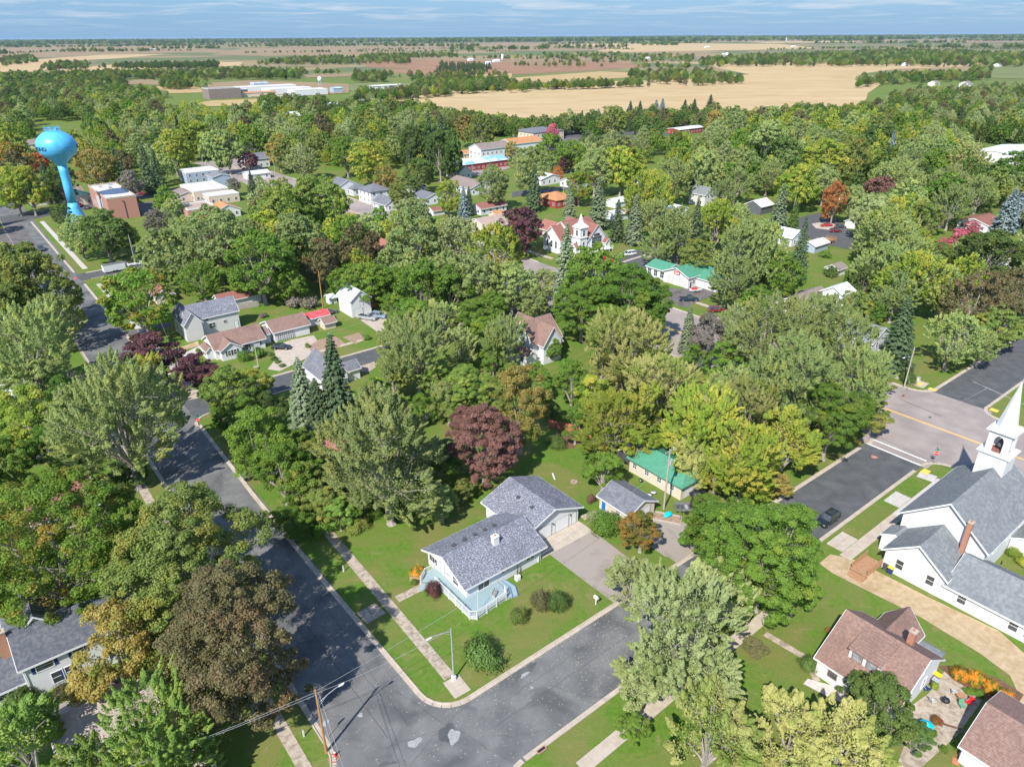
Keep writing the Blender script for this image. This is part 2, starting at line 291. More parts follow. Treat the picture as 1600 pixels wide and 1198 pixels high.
LEAF = {
 'silver': leafmat('leaf_silver', (.175, .25, .08), (.30, .37, .14), (.33, .37, .11), .60),
 'pale':   leafmat('leaf_pale', (.24, .30, .12), (.37, .42, .20), (.22, .28, .09), .58),
 'lime':   leafmat('leaf_lime', (.16, .25, .03), (.28, .36, .06), (.40, .40, .07), .56),
 'cream':  leafmat('leaf_cream', (.27, .30, .09), (.42, .42, .16), (.20, .27, .06), .56),
 'fresh':  leafmat('leaf_fresh', (.12, .225, .04), (.23, .35, .08), (.30, .38, .08), .58),
 'green':  leafmat('leaf_green', (.085, .175, .022), (.16, .27, .045), (.22, .28, .04), .64),
 'dark':   leafmat('leaf_dark', (.07, .13, .03), (.125, .195, .05), (.14, .19, .04), .64),
 'olive':  leafmat('leaf_olive', (.13, .19, .04), (.21, .27, .075), (.27, .27, .06), .58),
 'bronze': leafmat('leaf_bronze', (.12, .12, .05), (.19, .18, .08), (.20, .15, .07), .60),
 'gold':   leafmat('leaf_gold', (.26, .21, .055), (.37, .30, .09), (.18, .22, .045), .56),
 'orange': leafmat('leaf_orange', (.30, .17, .04), (.38, .23, .06), (.17, .19, .035), .50, cscale=.5),
 'rust':   leafmat('leaf_rust', (.40, .15, .05), (.50, .22, .08), (.3, .2, .06), .62),
 'maple_turn': leafmat('leaf_maple_turn', (.10, .20, .025), (.18, .28, .04), (.34, .26, .05), .60),
 'purple': leafmat('leaf_purple', (.045, .018, .022), (.12, .05, .052), (.15, .065, .045), .62, .15),
 'plum':   leafmat('leaf_plum', (.085, .042, .034), (.20, .105, .08), (.12, .06, .045), .60, .15),
 'pink':   leafmat('leaf_pink', (.46, .09, .12), (.56, .20, .20), (.30, .15, .12), .62),
 'grayleaf': leafmat('leaf_gray', (.20, .18, .15), (.30, .27, .23), (.18, .19, .10), .6),
 'spruce': leafmat('leaf_spruce', (.045, .08, .035), (.085, .125, .055), None, trans=.08),
 'spruce_light': leafmat('leaf_spruce_light', (.10, .14, .075), (.17, .215, .12), None, trans=.08),
 'bluespruce': leafmat('leaf_bluespruce', (.14, .19, .19), (.24, .30, .30), None, trans=.08),
 'cedar':  leafmat('leaf_cedar', (.05, .095, .018), (.09, .15, .03), None, trans=.1),
 'flower_orange': leafmat('leaf_flower_orange', (.60, .28, .02), (.65, .42, .05), (.10, .18, .03), .52, cscale=1.2),
 'flower_red': leafmat('leaf_flower_red', (.5, .06, .05), (.10, .18, .03), (.10, .18, .03), .55, cscale=1.5),
}
M['bark'] = mat('bark', (.24, .21, .18), (.34, .30, .27), 3, 5, .9, obj=True)
M['bark_dark'] = mat('bark_dark', (.14, .115, .095), (.20, .17, .14), 3, 5, .9, obj=True)
# ------------------------------------------------------------------ mesh helpers
class MB:
    def __init__(s): s.v = []; s.f = []
    def add(s, vs, fs):
        b = len(s.v); s.v += [tuple(p) for p in vs]; s.f += [tuple(b + i for i in f) for f in fs]; return s
    def box(s, x0, x1, y0, y1, z0, z1):
        return s.add([(x0, y0, z0), (x1, y0, z0), (x1, y1, z0), (x0, y1, z0), (x0, y0, z1), (x1, y0, z1), (x1, y1, z1), (x0, y1, z1)],
                     [(0, 3, 2, 1), (4, 5, 6, 7), (0, 1, 5, 4), (1, 2, 6, 5), (2, 3, 7, 6), (3, 0, 4, 7)])
    def prism(s, pts, z0, z1):       # pts counterclockwise in xy
        n = len(pts)
        return s.add([(p[0], p[1], z0) for p in pts] + [(p[0], p[1], z1) for p in pts],
                     [tuple(range(n - 1, -1, -1)), tuple(range(n, 2 * n))] + [(i, (i + 1) % n, n + (i + 1) % n, n + i) for i in range(n)])
    def extr(s, prof, a0, a1, axis):  # profile (q,z) extruded along axis
        n = len(prof)
        if axis == 'x': vs = [(a0, q, z) for q, z in prof] + [(a1, q, z) for q, z in prof]
        else: vs = [(q, a0, z) for q, z in prof] + [(q, a1, z) for q, z in prof]
        return s.add(vs, [tuple(range(n)), tuple(range(2 * n - 1, n - 1, -1))] + [((i + 1) % n, i, n + i, n + (i + 1) % n) for i in range(n)])
    def tube(s, p0, p1, r0, r1=None, n=8, caps=True):
        r1 = r0 if r1 is None else r1
        a, b = Vector(p0), Vector(p1); d = (b - a).normalized()
        u = d.orthogonal().normalized(); v = d.cross(u)
        vs = []
        for c, r in ((a, r0), (b, r1)):
            for i in range(n):
                t = 2 * math.pi * i / n; vs.append(c + u * (math.cos(t) * r) + v * (math.sin(t) * r))
        fs = [(i, (i + 1) % n, n + (i + 1) % n, n + i) for i in range(n)]
        if caps: fs += [tuple(range(n - 1, -1, -1)), tuple(range(n, 2 * n))]
        return s.add(vs, fs)
    def lathe(s, prof, n=32, c=(0, 0, 0)):
        vs = []; m = len(prof)
        for r, z in prof:
            for i in range(n):
                t = 2 * math.pi * i / n; vs.append((c[0] + r * math.cos(t), c[1] + r * math.sin(t), c[2] + z))
        fs = [(j * n + i, j * n + (i + 1) % n, (j + 1) * n + (i + 1) % n, (j + 1) * n + i) for j in range(m - 1) for i in range(n)]
        fs += [tuple(range(n - 1, -1, -1)), tuple((m - 1) * n + i for i in range(n))]
        return s.add(vs, fs)
    def sheet(s, pts, z): return s.add([(p[0], p[1], z) for p in pts], [tuple(range(len(pts)))])
    def mesh(s, name, smooth=False):
        me = bpy.data.meshes.new(name); me.from_pydata(s.v, [], s.f); me.update()
        if smooth: me.polygons.foreach_set('use_smooth', [True] * len(me.polygons))
        return me
    def build(s, name, m, parent=None, smooth=False):
        return link(name, s.mesh(name, smooth), m, parent)
def link(name, me, m=None, parent=None):
    if m is not None and len(me.materials) == 0: me.materials.append(m)
    o = bpy.data.objects.new(name, me); COL.objects.link(o)
    if parent is not None: o.parent = parent
    return o
def tag(o, label=None, cat=None, group=None, kind=None):
    for k, v in (('label', label), ('category', cat), ('group', group), ('kind', kind)):
        if v: o[k] = v
    return o
LAND = []     # landmarks for telling where trees stand: (phrase, x, y)
FOOT = []     # ground taken by built things: (x, y, radius)
def thing(name, label, cat, s, t, rot=0.0, group=None, z=0.0):
    o = bpy.data.objects.new(name, None); COL.objects.link(o); o.empty_display_size = 1
    o.location = W(s, t, z); o.rotation_euler = (0, 0, TH + rot)
    return tag(o, label, cat, group)
def structure(name, mb, m, parent=None):
    o = mb.build(name, m, parent)
    if parent is None: o['kind'] = 'structure'
    return o
def copy_tree(o, parent=None):
    c = o.copy(); COL.objects.link(c); c.parent = parent
    for ch in KIDS(o): copy_tree(ch, c)
    return c
def KIDS(o): return [x for x in COL.objects if x.parent == o]
def stpoly(pts): return [W(s, t)[:2] for s, t in pts]
def pxpoly(pts): return [G(x, y)[:2] for x, y in pts]
def ccw(pts):
    a = sum(pts[i][0] * pts[(i + 1) % len(pts)][1] - pts[(i + 1) % len(pts)][0] * pts[i][1] for i in range(len(pts)))
    return pts if a > 0 else pts[::-1]
def inpoly(x, y, poly):
    c = False; n = len(poly)
    for i in range(n):
        x0, y0 = poly[i]; x1, y1 = poly[i - 1]
        if (y0 > y) != (y1 > y) and x < (x1 - x0) * (y - y0) / (y1 - y0) + x0: c = not c
    return c

# ------------------------------------------------------------------ houses
def gable_block(root, x0, x1, y0, y1, eave, ridge, axis='x', wall='siding_white', roof='roof_gray', over=.4, th=.16, base=0.0, fascia='white_trim', ends=.3):
    if axis == 'x': a0, a1, b0, b1 = x0, x1, y0, y1
    else: a0, a1, b0, b1 = y0, y1, x0, x1
    m = (b0 + b1) / 2; half = (b1 - b0) / 2; sl = (ridge - eave) / half
    w_ = MB(); w_.extr([(b0, base), (b1, base), (b1, eave), (m, ridge), (b0, eave)], a0, a1, axis)
    w_.build('wall', M[wall], root)
    o = over; zt = .03
    r_ = MB(); r_.extr([(b0 - o, eave - sl * o + zt), (m, ridge + zt), (b1 + o, eave - sl * o + zt), (b1 + o, eave - sl * o + zt + th), (m, ridge + zt + th), (b0 - o, eave - sl * o + zt + th)], a0 - ends, a1 + ends, axis)
    ro = r_.build('roof', M[roof], root)
    if fascia:
        q = .05; f_ = MB()
        for k0, k1 in ((a0 - ends - q, a0 - ends + .02), (a1 + ends - .02, a1 + ends + q)):
            f_.extr([(b0 - o - q, eave - sl * o - .12), (m, ridge - .12), (b1 + o + q, eave - sl * o - .12), (b1 + o + q, eave - sl * o + th), (m, ridge + zt + th - .03), (b0 - o - q, eave - sl * o + th)], k0, k1, axis)
        for k0, k1 in ((b0 - o - q, b0 - o - .003), (b1 + o + .003, b1 + o + q)):
            f_.extr([(k0, eave - sl * o - .1), (k1, eave - sl * o - .1), (k1, eave - sl * o + th), (k0, eave - sl * o + th)], a0 - ends + .03, a1 + ends - .03, axis)
        f_.build('fascia', M[fascia], root)
    return ro
def hip_block(root, x0, x1, y0, y1, eave, ridge, axis='x', wall='siding_white', roof='roof_gray', over=.5, base=0.0, inset=None):
    MB().box(x0, x1, y0, y1, base, eave).build('wall', M[wall], root)
    X0, X1, Y0, Y1 = x0 - over, x1 + over, y0 - over, y1 + over
    if axis == 'x':
        i = (Y1 - Y0) / 2 if inset is None else inset; i = min(i, (X1 - X0) / 2 - .05); a, b = (X0 + i, (Y0 + Y1) / 2), (X1 - i, (Y0 + Y1) / 2)
        fs = [(4, 5, 9, 8), (5, 6, 9), (6, 7, 8, 9), (7, 4, 8)]
    else:
        i = (X1 - X0) / 2 if inset is None else inset; i = min(i, (Y1 - Y0) / 2 - .05); a, b = ((X0 + X1) / 2, Y0 + i), ((X0 + X1) / 2, Y1 - i)
        fs = [(4, 5, 8), (5, 6, 9, 8), (6, 7, 9), (7, 4, 8, 9)]
    r_ = MB(); r_.add([(X0, Y0, eave + .01), (X1, Y0, eave + .01), (X1, Y1, eave + .01), (X0, Y1, eave + .01), (X0, Y0, eave + .2), (X1, Y0, eave + .2), (X1, Y1, eave + .2), (X0, Y1, eave + .2),
                       (a[0], a[1], ridge), (b[0], b[1], ridge)], [(3, 2, 1, 0), (0, 1, 5, 4), (1, 2, 6, 5), (2, 3, 7, 6), (3, 0, 4, 7)] + fs)
    return r_.build('roof', M[roof], root)
def flat_block(root, x0, x1, y0, y1, h, wall='siding_white', roof='roof_flat', par=.5, cap='white_trim'):
    MB().box(x0, x1, y0, y1, 0, h).build('wall', M[wall], root)
    MB().box(x0 + .35, x1 - .35, y0 + .35, y1 - .35, h, h + .08).build('roof', M[roof], root)
    p = MB()
    p.box(x0 - .05, x1 + .05, y0 - .05, y0 + .3, h + .002, h + par); p.box(x0 - .05, x1 + .05, y1 - .3, y1 + .05, h + .002, h + par)
    p.box(x0 - .05, x0 + .3, y0 + .302, y1 - .302, h + .002, h + par); p.box(x1 - .3, x1 + .05, y0 + .302, y1 - .302, h + .002, h + par)
    p.build('parapet', M[cap], root)
def win(root, face, q, plane, z, w=1.0, h=1.2, kind='window', frame='white_trim', glass='glass', bars=1, shutters=None, fw=.09, mull=0):
    """window on a wall: face -x,+x,-y,+y; plane = wall coordinate; q = centre along the wall; z = sill height"""
    sg = -1 if face[0] == '-' else 1; ax = face[1]
    def bx(mb, q0, q1, z0, z1, d0, d1):
        a, b = sorted((plane + sg * d0, plane + sg * d1))
        if ax == 'x': mb.box(a, b, q0, q1, z0, z1)
        else: mb.box(q0, q1, a, b, z0, z1)
    f = MB(); q0, q1 = q - w / 2, q + w / 2
    bx(f, q0 - fw, q0, z - fw, z + h + fw, -.02, .07); bx(f, q1, q1 + fw, z - fw, z + h + fw, -.02, .07)
    bx(f, q0 + .001, q1 - .001, z - fw, z, -.02, .065); bx(f, q0 + .001, q1 - .001, z + h, z + h + fw, -.02, .065)
    if bars: bx(f, q0 + .001, q1 - .001, z + h / 2 - .03, z + h / 2 + .03, -.02, .05)
    for k in range(mull): 
        c = q0 + w * (k + 1) / (mull + 1); bx(f, c - .03, c + .03, z + .002, z + h - .002, -.02, .045)
    fo = f.build(kind, M[frame], root)
    g = MB(); bx(g, q0, q1, z, z + h, -.02, .02); g.build('pane', M[glass], fo)
    if shutters:
        for c in (q0 - fw - .22, q1 + fw + .22):
            sh = MB(); bx(sh, c - .18, c + .18, z - .05, z + h + .05, -.02, .05); sh.build('shutter', M[shutters], root)
    return fo
def door(root, face, q, plane, z=0.1, w=.95, h=2.05, m='white_trim', name='door', panels=0, rows=0):
    sg = -1 if face[0] == '-' else 1; ax = face[1]
    def bx(mb, q0, q1, z0, z1, d0, d1):
        a, b = sorted((plane + sg * d0, plane + sg * d1))
        if ax == 'x': mb.box(a, b, q0, q1, z0, z1)
        else: mb.box(q0, q1, a, b, z0, z1)
    d = MB(); bx(d, q - w / 2, q + w / 2, z, z + h, -.02, .04)
    o = d.build(name, M[m], root)
    fr = MB(); bx(fr, q - w / 2 - .1, q - w / 2 - .002, z, z + h + .1, -.02, .08); bx(fr, q + w / 2 + .002, q + w / 2 + .1, z, z + h + .1, -.02, .08); bx(fr, q - w / 2, q + w / 2, z + h + .002, z + h + .1, -.02, .075)
    fr.build('door_frame', M['metal_gray'] if m == 'white_trim' else M['white_trim'], root)
    if rows:   # panel lines of an overhead door: panels proud of the door leaf, joints recessed
        for r in range(rows):
            pm = MB(); bx(pm, q - w / 2 + .04, q + w / 2 - .04, z + h * r / rows + .03, z + h * (r + 1) / rows - .03, .041, .07); pm.build('door_panel', M[m], o)
    elif 'garage' not in name:
        k = MB(); bx(k, q + w * .36, q + w * .42, z + .95, z + 1.05, .041, .1); k.build('handle', M['metal'], o)
    return o
def chimney(root, x, y, z0, z1, w=.7, d=.7, m='brick_chimney'):
    o = MB().box(x - w / 2, x + w / 2, y - d / 2, y + d / 2, z0, z1).build('chimney', M[m], root)
    MB().box(x - w / 2 - .06, x + w / 2 + .06, y - d / 2 - .06, y + d / 2 + .06, z1 + .001, z1 + .14).build('chimney_cap', M['concrete' if m != 'white' else 'white_trim'], o)
    MB().tube((x, y, z1 + .14), (x, y, z1 + .34), .14, .14, 10).build('flue', M['terracotta'], o)
    return o
def roofvent(root, x, y, z, s=.26):
    MB().box(x - s, x + s, y - s, y + s, z - .1, z + .16).build('roof_vent', M['dark_gray'], root)
# ------------------------------------------------------------------ ground, streets, walks
def ground_sheet():
    def lines(lo, hi):
        a = []
        for k in range(-34, 35):
            a.append(math.copysign(40 * (math.exp(abs(k) * .215) - 1), k))
        return [x for x in a if lo <= x <= hi]
    xs = lines(-60000, 60000); ys = lines(-2000, 60000)
    vs = [(x, y, 0) for y in ys for x in xs]; n = len(xs)
    fs = [(j * n + i, j * n + i + 1, (j + 1) * n + i + 1, (j + 1) * n + i) for j in range(len(ys) - 1) for i in range(n - 1)]
    m = MB(); m.v = vs; m.f = fs
    structure('ground', m, M['grass'])
ground_sheet()

def st_rect(s0, s1, t0, t1, step=40):       # grid of cells so that large sheets keep precision
    m = MB(); ns = max(1, int(abs(s1 - s0) / step)); nt_ = max(1, int(abs(t1 - t0) / step))
    for i in range(ns):
        for j in range(nt_):
            a, b = s0 + (s1 - s0) * i / ns, s0 + (s1 - s0) * (i + 1) / ns; c, d = t0 + (t1 - t0) * j / nt_, t0 + (t1 - t0) * (j + 1) / nt_
            m.add([W(a, c), W(a, d), W(b, d), W(b, c)], [(0, 1, 2, 3)])
    return m
def raise_(m, z): m.v = [(x, y, z) for x, y, _ in m.v]; return m

structure('road', raise_(st_rect(-70, 420, -14.1, -2.3), .020), M['asphalt'])                 # street on the left
rb = st_rect(-11.6, -1.2, -60, 96.5)
arc = MB()
structure('road', raise_(rb, .024), M['asphalt'])
structure('road', raise_(st_rect(-11.6, -1.2, 40, 94.2), .028), M['asphalt_dark'])
structure('road', raise_(st_rect(-9.8, .9, 126.5, 260), .024), M['asphalt_dark'])
structure('road', raise_(st_rect(-140, 430, 98.0, 124.2), .032), M['road_concrete'])          # main street, concrete
structure('road', raise_(st_rect(-12.5, 0.4, 94.2, 98.2), .029), M['road_concrete'])
structure('road', raise_(st_rect(-11.3, 2.2, 124.0, 126.6), .029), M['road_concrete'])
structure('road', raise_(st_rect(90.0, 99.0, -2.4, 98.2), .026), M['asphalt_dark'])
structure('road', raise_(st_rect(207.5, 216, -3, 62), .026), M['asphalt_dark'])
_pz = [0]
def pxsheet(name, pts, z, m, parent=None, stuff=False):
    _pz[0] += 1; o = structure(name, MB().sheet(ccw(pxpoly(pts)), z + .004 + .0011 * _pz[0]), M[m], parent); return o
pxsheet('road', [(0, 353), (84, 336), (160, 324), (217, 311), (330, 297), (330, 288), (217, 300), (160, 312), (87, 326), (0, 339)], .029, 'asphalt_dark')
pxsheet('road', [(0, 385), (0, 358), (32, 350), (60, 384), (92, 432), (40, 436)], .034, 'asphalt_lot')
# corner fillets of asphalt where the kerb turns
def fillet(cs, ct, r, a0, a1, corner, z, m):
    pts = [W(cs + r * math.cos(a0 + (a1 - a0) * i / 10), ct + r * math.sin(a0 + (a1 - a0) * i / 10)) for i in range(11)] + [W(*corner)]
    structure('road', MB().sheet(ccw([p[:2] for p in pts]), z), M[m])
fillet(2.8, 1.7, 4.0, math.pi, 1.5 * math.pi, (-1.2, -2.3), .025, 'asphalt')
fillet(2.8, -18.1, 4.0, math.pi, .5 * math.pi, (-1.2, -14.1), .025, 'asphalt')
fillet(-16, 1.7, 4.4, 0, -.5 * math.pi, (-11.6, -2.3), .025, 'asphalt')
fillet(-16, -18.1, 4.4, 0, .5 * math.pi, (-11.6, -14.1), .025, 'asphalt')
fillet(86, 1.0, 4.0, 0, -.5 * math.pi, (90.0, -2.4), .025, 'asphalt_dark')
fillet(103, 1.0, 4.0, math.pi, 1.5 * math.pi, (99.0, -2.4), .025, 'asphalt_dark')
fillet(2.4, 94.6, 4.0, math.pi, .5 * math.pi, (-1.6, 98.2), .033, 'road_concrete')
fillet(-15.5, 94.6, 4.0, 0, .5 * math.pi, (-11.5, 98.2), .033, 'road_concrete')
fillet(4.9, 127.6, 4.0, math.pi, 1.5 * math.pi, (.9, 124.0), .033, 'road_concrete')
fillet(-13.8, 127.6, 4.0, 0, -.5 * math.pi, (-9.8, 124.0), .033, 'road_concrete')

# kerbs: concrete kerb and gutter, cast in lengths with open joints
kerbs = bpy.data.objects.new('kerb', None); COL.objects.link(kerbs); kerbs['kind'] = 'structure'
_seg = {}
def seg_mesh(L):
    k = round(L, 2)
    if k not in _seg:
        m = MB(); m.extr([(-.48, .033), (0, .036), (.03, .15), (.17, .15), (.17, -.02), (-.48, -.02)], .012, L - .012, 'x'); _seg[k] = m.mesh('kerb_stone'); _seg[k].materials.append(M['concrete'])
    return _seg[k]
def kerb_line(pts, seg=3.0, side=1, yellow=None):
    """pts in (s,t); the gutter lies on the right of the walking direction when side=1"""
    for (s0, t0), (s1, t1) in zip(pts[:-1], pts[1:]):
        L = math.hypot(s1 - s0, t1 - t0)
        if L < .05: continue
        n = max(1, round(L / seg)); l = L / n
        for i in range(n):
            a = i / n; p = W(s0 + (s1 - s0) * a, t0 + (t1 - t0) * a); q = W(s0 + (s1 - s0) * (i + 1) / n, t0 + (t1 - t0) * (i + 1) / n)
            if side < 0: p, q = q, p
            o = bpy.data.objects.new('kerb_stone', seg_mesh(l)); COL.objects.link(o); o.parent = kerbs
            o.location = (p[0], p[1], 0); o.rotation_euler = (0, 0, math.atan2(q[1] - p[1], q[0] - p[0]))
def arcpts(cs, ct, r, a0, a1, n=6): return [(cs + r * math.cos(a0 + (a1 - a0) * i / n), ct + r * math.sin(a0 + (a1 - a0) * i / n)) for i in range(n + 1)]
P_ = math.pi
# gutter side: profile y<0 is the gutter => right hand of the direction of travel
kerb_line([(-1.2, 60), (-1.2, 1.7)][::-1] , side=1) if False else None
def kerb(pts, seg=3.0): kerb_line(pts, seg, 1)
# corner lot: coming down the left street, round the corner, out along the street in front
kerb([(86.0, -2.5), (56, -2.9), (2.8, -2.3)][::-1][::-1] if False else [(2.8, -2.3), (30, -2.7), (56, -2.8), (86, -2.4)][::-1])
kerb(arcpts(2.8, 1.7, 4.0, 1.5 * P_, P_)); kerb([(-1.2, 1.7), (-1.2, 92)]); kerb(arcpts(2.4, 94.6, 4, P_, .5 * P_)); kerb([(6.4, 97.9 + .1), (86, 98.0)], 6)
kerb([(-11.6, 92.0), (-11.6, 2.0)]); kerb([(-15.5, 98.2), (-60, 98.0)][::-1], 6); kerb(arcpts(-15.5, 94.4, 3.9, .5 * P_, 0))
kerb(arcpts(-16, 1.7, 4.4, 0, -.5 * P_)); kerb([(-16, -2.5), (-60, -2.5)])
kerb([(-60, -14.0), (-16, -14.0)]); kerb([(-1.2, -50), (-1.2, -18.1)]) ; kerb(arcpts(2.8, -18.1, 4.0, P_, .5 * P_)); kerb([(2.8, -14.05), (330, -14.05)], 4)
kerb([(90, 94), (90, 1.0)][::-1][::-1], 4); kerb(arcpts(86, 1.0, 3.9, 0, -.5 * P_)); kerb(arcpts(103, 1.0, 4.0, 1.5 * P_, P_)); kerb([(99, 1.0), (99, 94)], 4)
kerb([(203, -2.5), (103, -2.5)], 4); kerb([(312, -3.5), (218.5, -2.8)], 5); kerb([(207.5, 60), (207.5, 0)], 4); kerb([(216, 0), (216, 60)], 4)
kerb([(86, 124.2), (4.9, 124.2)], 5); kerb(arcpts(4.9, 128.2, 4, 1.5 * P_, P_)); kerb([(.9, 128.2), (.9, 240)], 5); kerb([(-9.9, 240), (-9.9, 128)], 5)
kerb(arcpts(-13.8, 128.1, 4, 0, -.5 * P_)); kerb([(-13.8, 124.2), (-80, 124.2)], 5)
kerb([(340, 124.2), (130, 124.2)], 6); kerb([(104, 98), (340, 98)], 6)

# pavements laid in slabs
walk_slab = {}
def slab_row(s0, t0, s1, t1, width, slab, m='concrete_old', name='pavement', z=.05):
    L = math.hypot(s1 - s0, t1 - t0); n = max(1, round(L / slab)); l = L / n
    root = bpy.data.objects.new(name, None); COL.objects.link(root); root['kind'] = 'structure'
    key = (round(l, 2), width, m)
    if key not in walk_slab:
        me = MB().box(.015, l - .015, -width / 2, width / 2, -.1, 0).mesh('slab'); me.materials.append(M[m]); walk_slab[key] = me
    a, b = W(s0, t0), W(s1, t1); ang = math.atan2(b[1] - a[1], b[0] - a[0])
    for i in range(n):
        o = bpy.data.objects.new('slab', walk_slab[key]); COL.objects.link(o); o.parent = root
        o.location = (a[0] + (b[0] - a[0]) * i / n, a[1] + (b[1] - a[1]) * i / n, z + rnd.uniform(-.008, .008)); o.rotation_euler = (rnd.uniform(-.004, .004), rnd.uniform(-.004, .004), ang)
slab_row(2.6, 1.75, 46, 2.7, 1.5, 1.55)                        # corner lot, along the left street
slab_row(46, 2.75, 86, 2.6, 1.5, 1.55, 'concrete_new')
slab_row(18.1, -2.0, 18.3, .9, 2.6, 1.4, 'concrete_old', z=.048); slab_row(18.3, 3.5, 18.2, 7.6, 1.3, 1.2)                        # to the steps of the deck
slab_row(-.4, 1.6, 2.4, 1.75, 2.2, 1.4, 'concrete')
slab_row(-16.0, 6.0, -15.2, 52, 1.6, 1.6, 'concrete')
slab_row(-15.9, 60, -15.9, 76, 1.7, 1.6, 'concrete'); slab_row(-15.9, 76.05, -15.9, 92.5, 1.7, 1.6, 'concrete_new')
slab_row(-17.2, 37.7, -22.6, 38.2, .9, 1.0); slab_row(-22.6, 38.2, -25.5, 36.0, .8, 1.0)
slab_row(-12.4, 63.2, -15.0, 63.2, 4.6, 1.3, 'concrete'); slab_row(-12.4, 80.8, -15.0, 80.8, 4.2, 1.3, 'concrete_new'); slab_row(-12.3, 91.5, -15.0, 91.9, 2.4, 1.3, 'concrete_new')
slab_row(-16.8, 80.8, -19.3, 80.8, 3.0, 1.3, 'concrete_new')
slab_row(104, 1.3, 200, .9, 1.5, 1.8, 'concrete_new'); slab_row(221, .8, 310, 0, 1.6, 2.5, 'concrete_new')
slab_row(100.2, -.9, 103.5, .9, 3.6, 1.7, 'concrete')
slab_row(-20, -17.0, 60, -17.0, 1.4, 1.6, 'concrete_old'); slab_row(60, -17.2, 96, -17.2, 1.4, 1.6, 'concrete_old')
slab_row(8, 127.8, 62, 127.8, 1.6, 2, 'concrete'); slab_row(62, 133, 83, 133, 1.5, 2, 'concrete'); slab_row(130, 130.5, 230, 128.5, 1.6, 2.5, 'concrete')
slab_row(2.8, 128.5, 7, 128.2, 3.4, 1.5, 'concrete'); slab_row(130, 93.5, 230, 93.5, 1.6, 2.5, 'concrete')
slab_row(105.5, 26.0, 105.5, 44, 1.2, 1.6, 'concrete'); 

# painted markings
def paint(s0, s1, t0, t1, z, m, name='road_marking'): structure(name, raise_(st_rect(s0, s1, t0, t1, 30), z), M[m])
for s0, s1 in ((-130, -2.6), (9, 96), (102, 420)):
    paint(s0, s1, 110.75, 110.93, .037, 'paint_yellow'); paint(s0, s1, 111.12, 111.30, .037, 'paint_yellow')
paint(-2.6, 9, 110.75, 110.93, .037, 'paint_yellow'); paint(-2.6, 9, 111.12, 111.30, .037, 'paint_yellow')
paint(-11.3, -1.4, 94.3, 94.65, .034, 'paint_white'); paint(-11.3, -1.4, 96.6, 96.95, .037, 'paint_white')
for a, b in ((.3, 1.9), (-11.9, -10.4)):
    paint(a, b, 126.9, 128.3, .070, 'paint_yellow')
paint(-13.4, -12.2, 92.2, 93.9, .075, 'paint_yellow'); paint(3.6, 4.6, 127.5, 129, .072, 'paint_yellow'); paint(-.6, .5, 93.0, 94.3, .075, 'paint_yellow')
# patches, manholes, cracks in the asphalt
def blob(px, py, r, m, z, sq=1.0, rot=0, name='road_patch'):
    c = G(px, py); pts = []
    for i in range(18):
        a = 2 * P_ * i / 18; q = r * (1 + .16 * math.sin(3 * a + px) + .1 * math.sin(5 * a + py)); x, y = q * math.cos(a), q * math.sin(a) * sq
        pts.append((c[0] + x * math.cos(rot) - y * math.sin(rot), c[1] + x * math.sin(rot) + y * math.cos(rot)))
    structure(name, MB().sheet(ccw(pts), z), M[m])
blob(648, 1160, .85, 'patch', .034, .55, .6); blob(709, 1150, .95, 'patch', .034, .7, 1.6); blob(563, 1117, .3, 'patch', .034); blob(820, 1054, .75, 'patch', .034, .3, .75); blob(831, 1074, .22, 'patch', .034)
blob(606, 1192, .9, 'asphalt_dark', .032, .3, .2); blob(700, 1146, 1.25, 'asphalt_dark', .031, .8, 1.6); blob(818, 1050, 1.9, 'asphalt_dark', .031, .35, .7); blob(1366, 714, .55, 'brick_red', .036); blob(1453, 652, .45, 'crack', .038, .5, .6); blob(1503, 622, .4, 'crack', .036)
def crack(p0, p1, wdt=.06, amp=.5, z=.036, m='crack'):
    a, b = G(*p0), G(*p1); n = 16; L = math.hypot(b[0] - a[0], b[1] - a[1]); nx, ny = -(b[1] - a[1]) / L, (b[0] - a[0]) / L
    off = [0]; 
    for i in range(n): off.append(off[-1] * .8 + rnd.uniform(-amp, amp) * .4)
    m_ = MB(); vs = []
    for i in range(n + 1):
        k = i / n; x, y = a[0] + (b[0] - a[0]) * k + nx * off[i], a[1] + (b[1] - a[1]) * k + ny * off[i]; ww = wdt * rnd.uniform(.5, 1.3)
        vs += [(x + nx * ww, y + ny * ww, z), (x - nx * ww, y - ny * ww, z)]
    m_.add(vs, [(2 * i, 2 * i + 1, 2 * i + 3, 2 * i + 2) for i in range(n)]); structure('road_crack', m_, M[m])
for a in [((622, 1080), (800, 1190)), ((690, 1140), (600, 1170)), ((500, 930), (640, 1130)), ((760, 1110), (930, 1000)), ((860, 1070), (950, 1095)),
          ((240, 690), (480, 1000)), ((300, 760), (410, 830)), ((350, 735), (390, 760)), ((420, 850), (500, 900)), ((640, 1198), (730, 1100)),
          ((1250, 830), (1370, 720)), ((1300, 775), (1400, 745)), ((860, 1000), (930, 1060)), ((770, 1150), (860, 1140)), ((440, 905), (600, 1090))]:
    crack(*a, wdt=.020)
for a_, b_, c_ in ((-8.3, 0, 90), (-8.25, 100, 200)):
    m_ = MB(); k_ = 60; vs_ = []
    for i in range(k_ + 1):
        s_ = b_ + (c_ - b_) * i / k_; q = a_ + .04 * math.sin(i * 1.7); vs_ += [W(s_, q, .037), W(s_, q + .05, .037)]
    m_.add(vs_, [(2 * i, 2 * i + 1, 2 * i + 3, 2 * i + 2) for i in range(k_)]); structure('road_seam', m_, M['crack'])
m_ = MB(); vs_ = []
for i in range(61):
    t_ = 2 + 92 * i / 60; q = -6.3 + .04 * math.sin(i * 1.9); vs_ += [W(q, t_, .0385), W(q + .05, t_, .0385)]
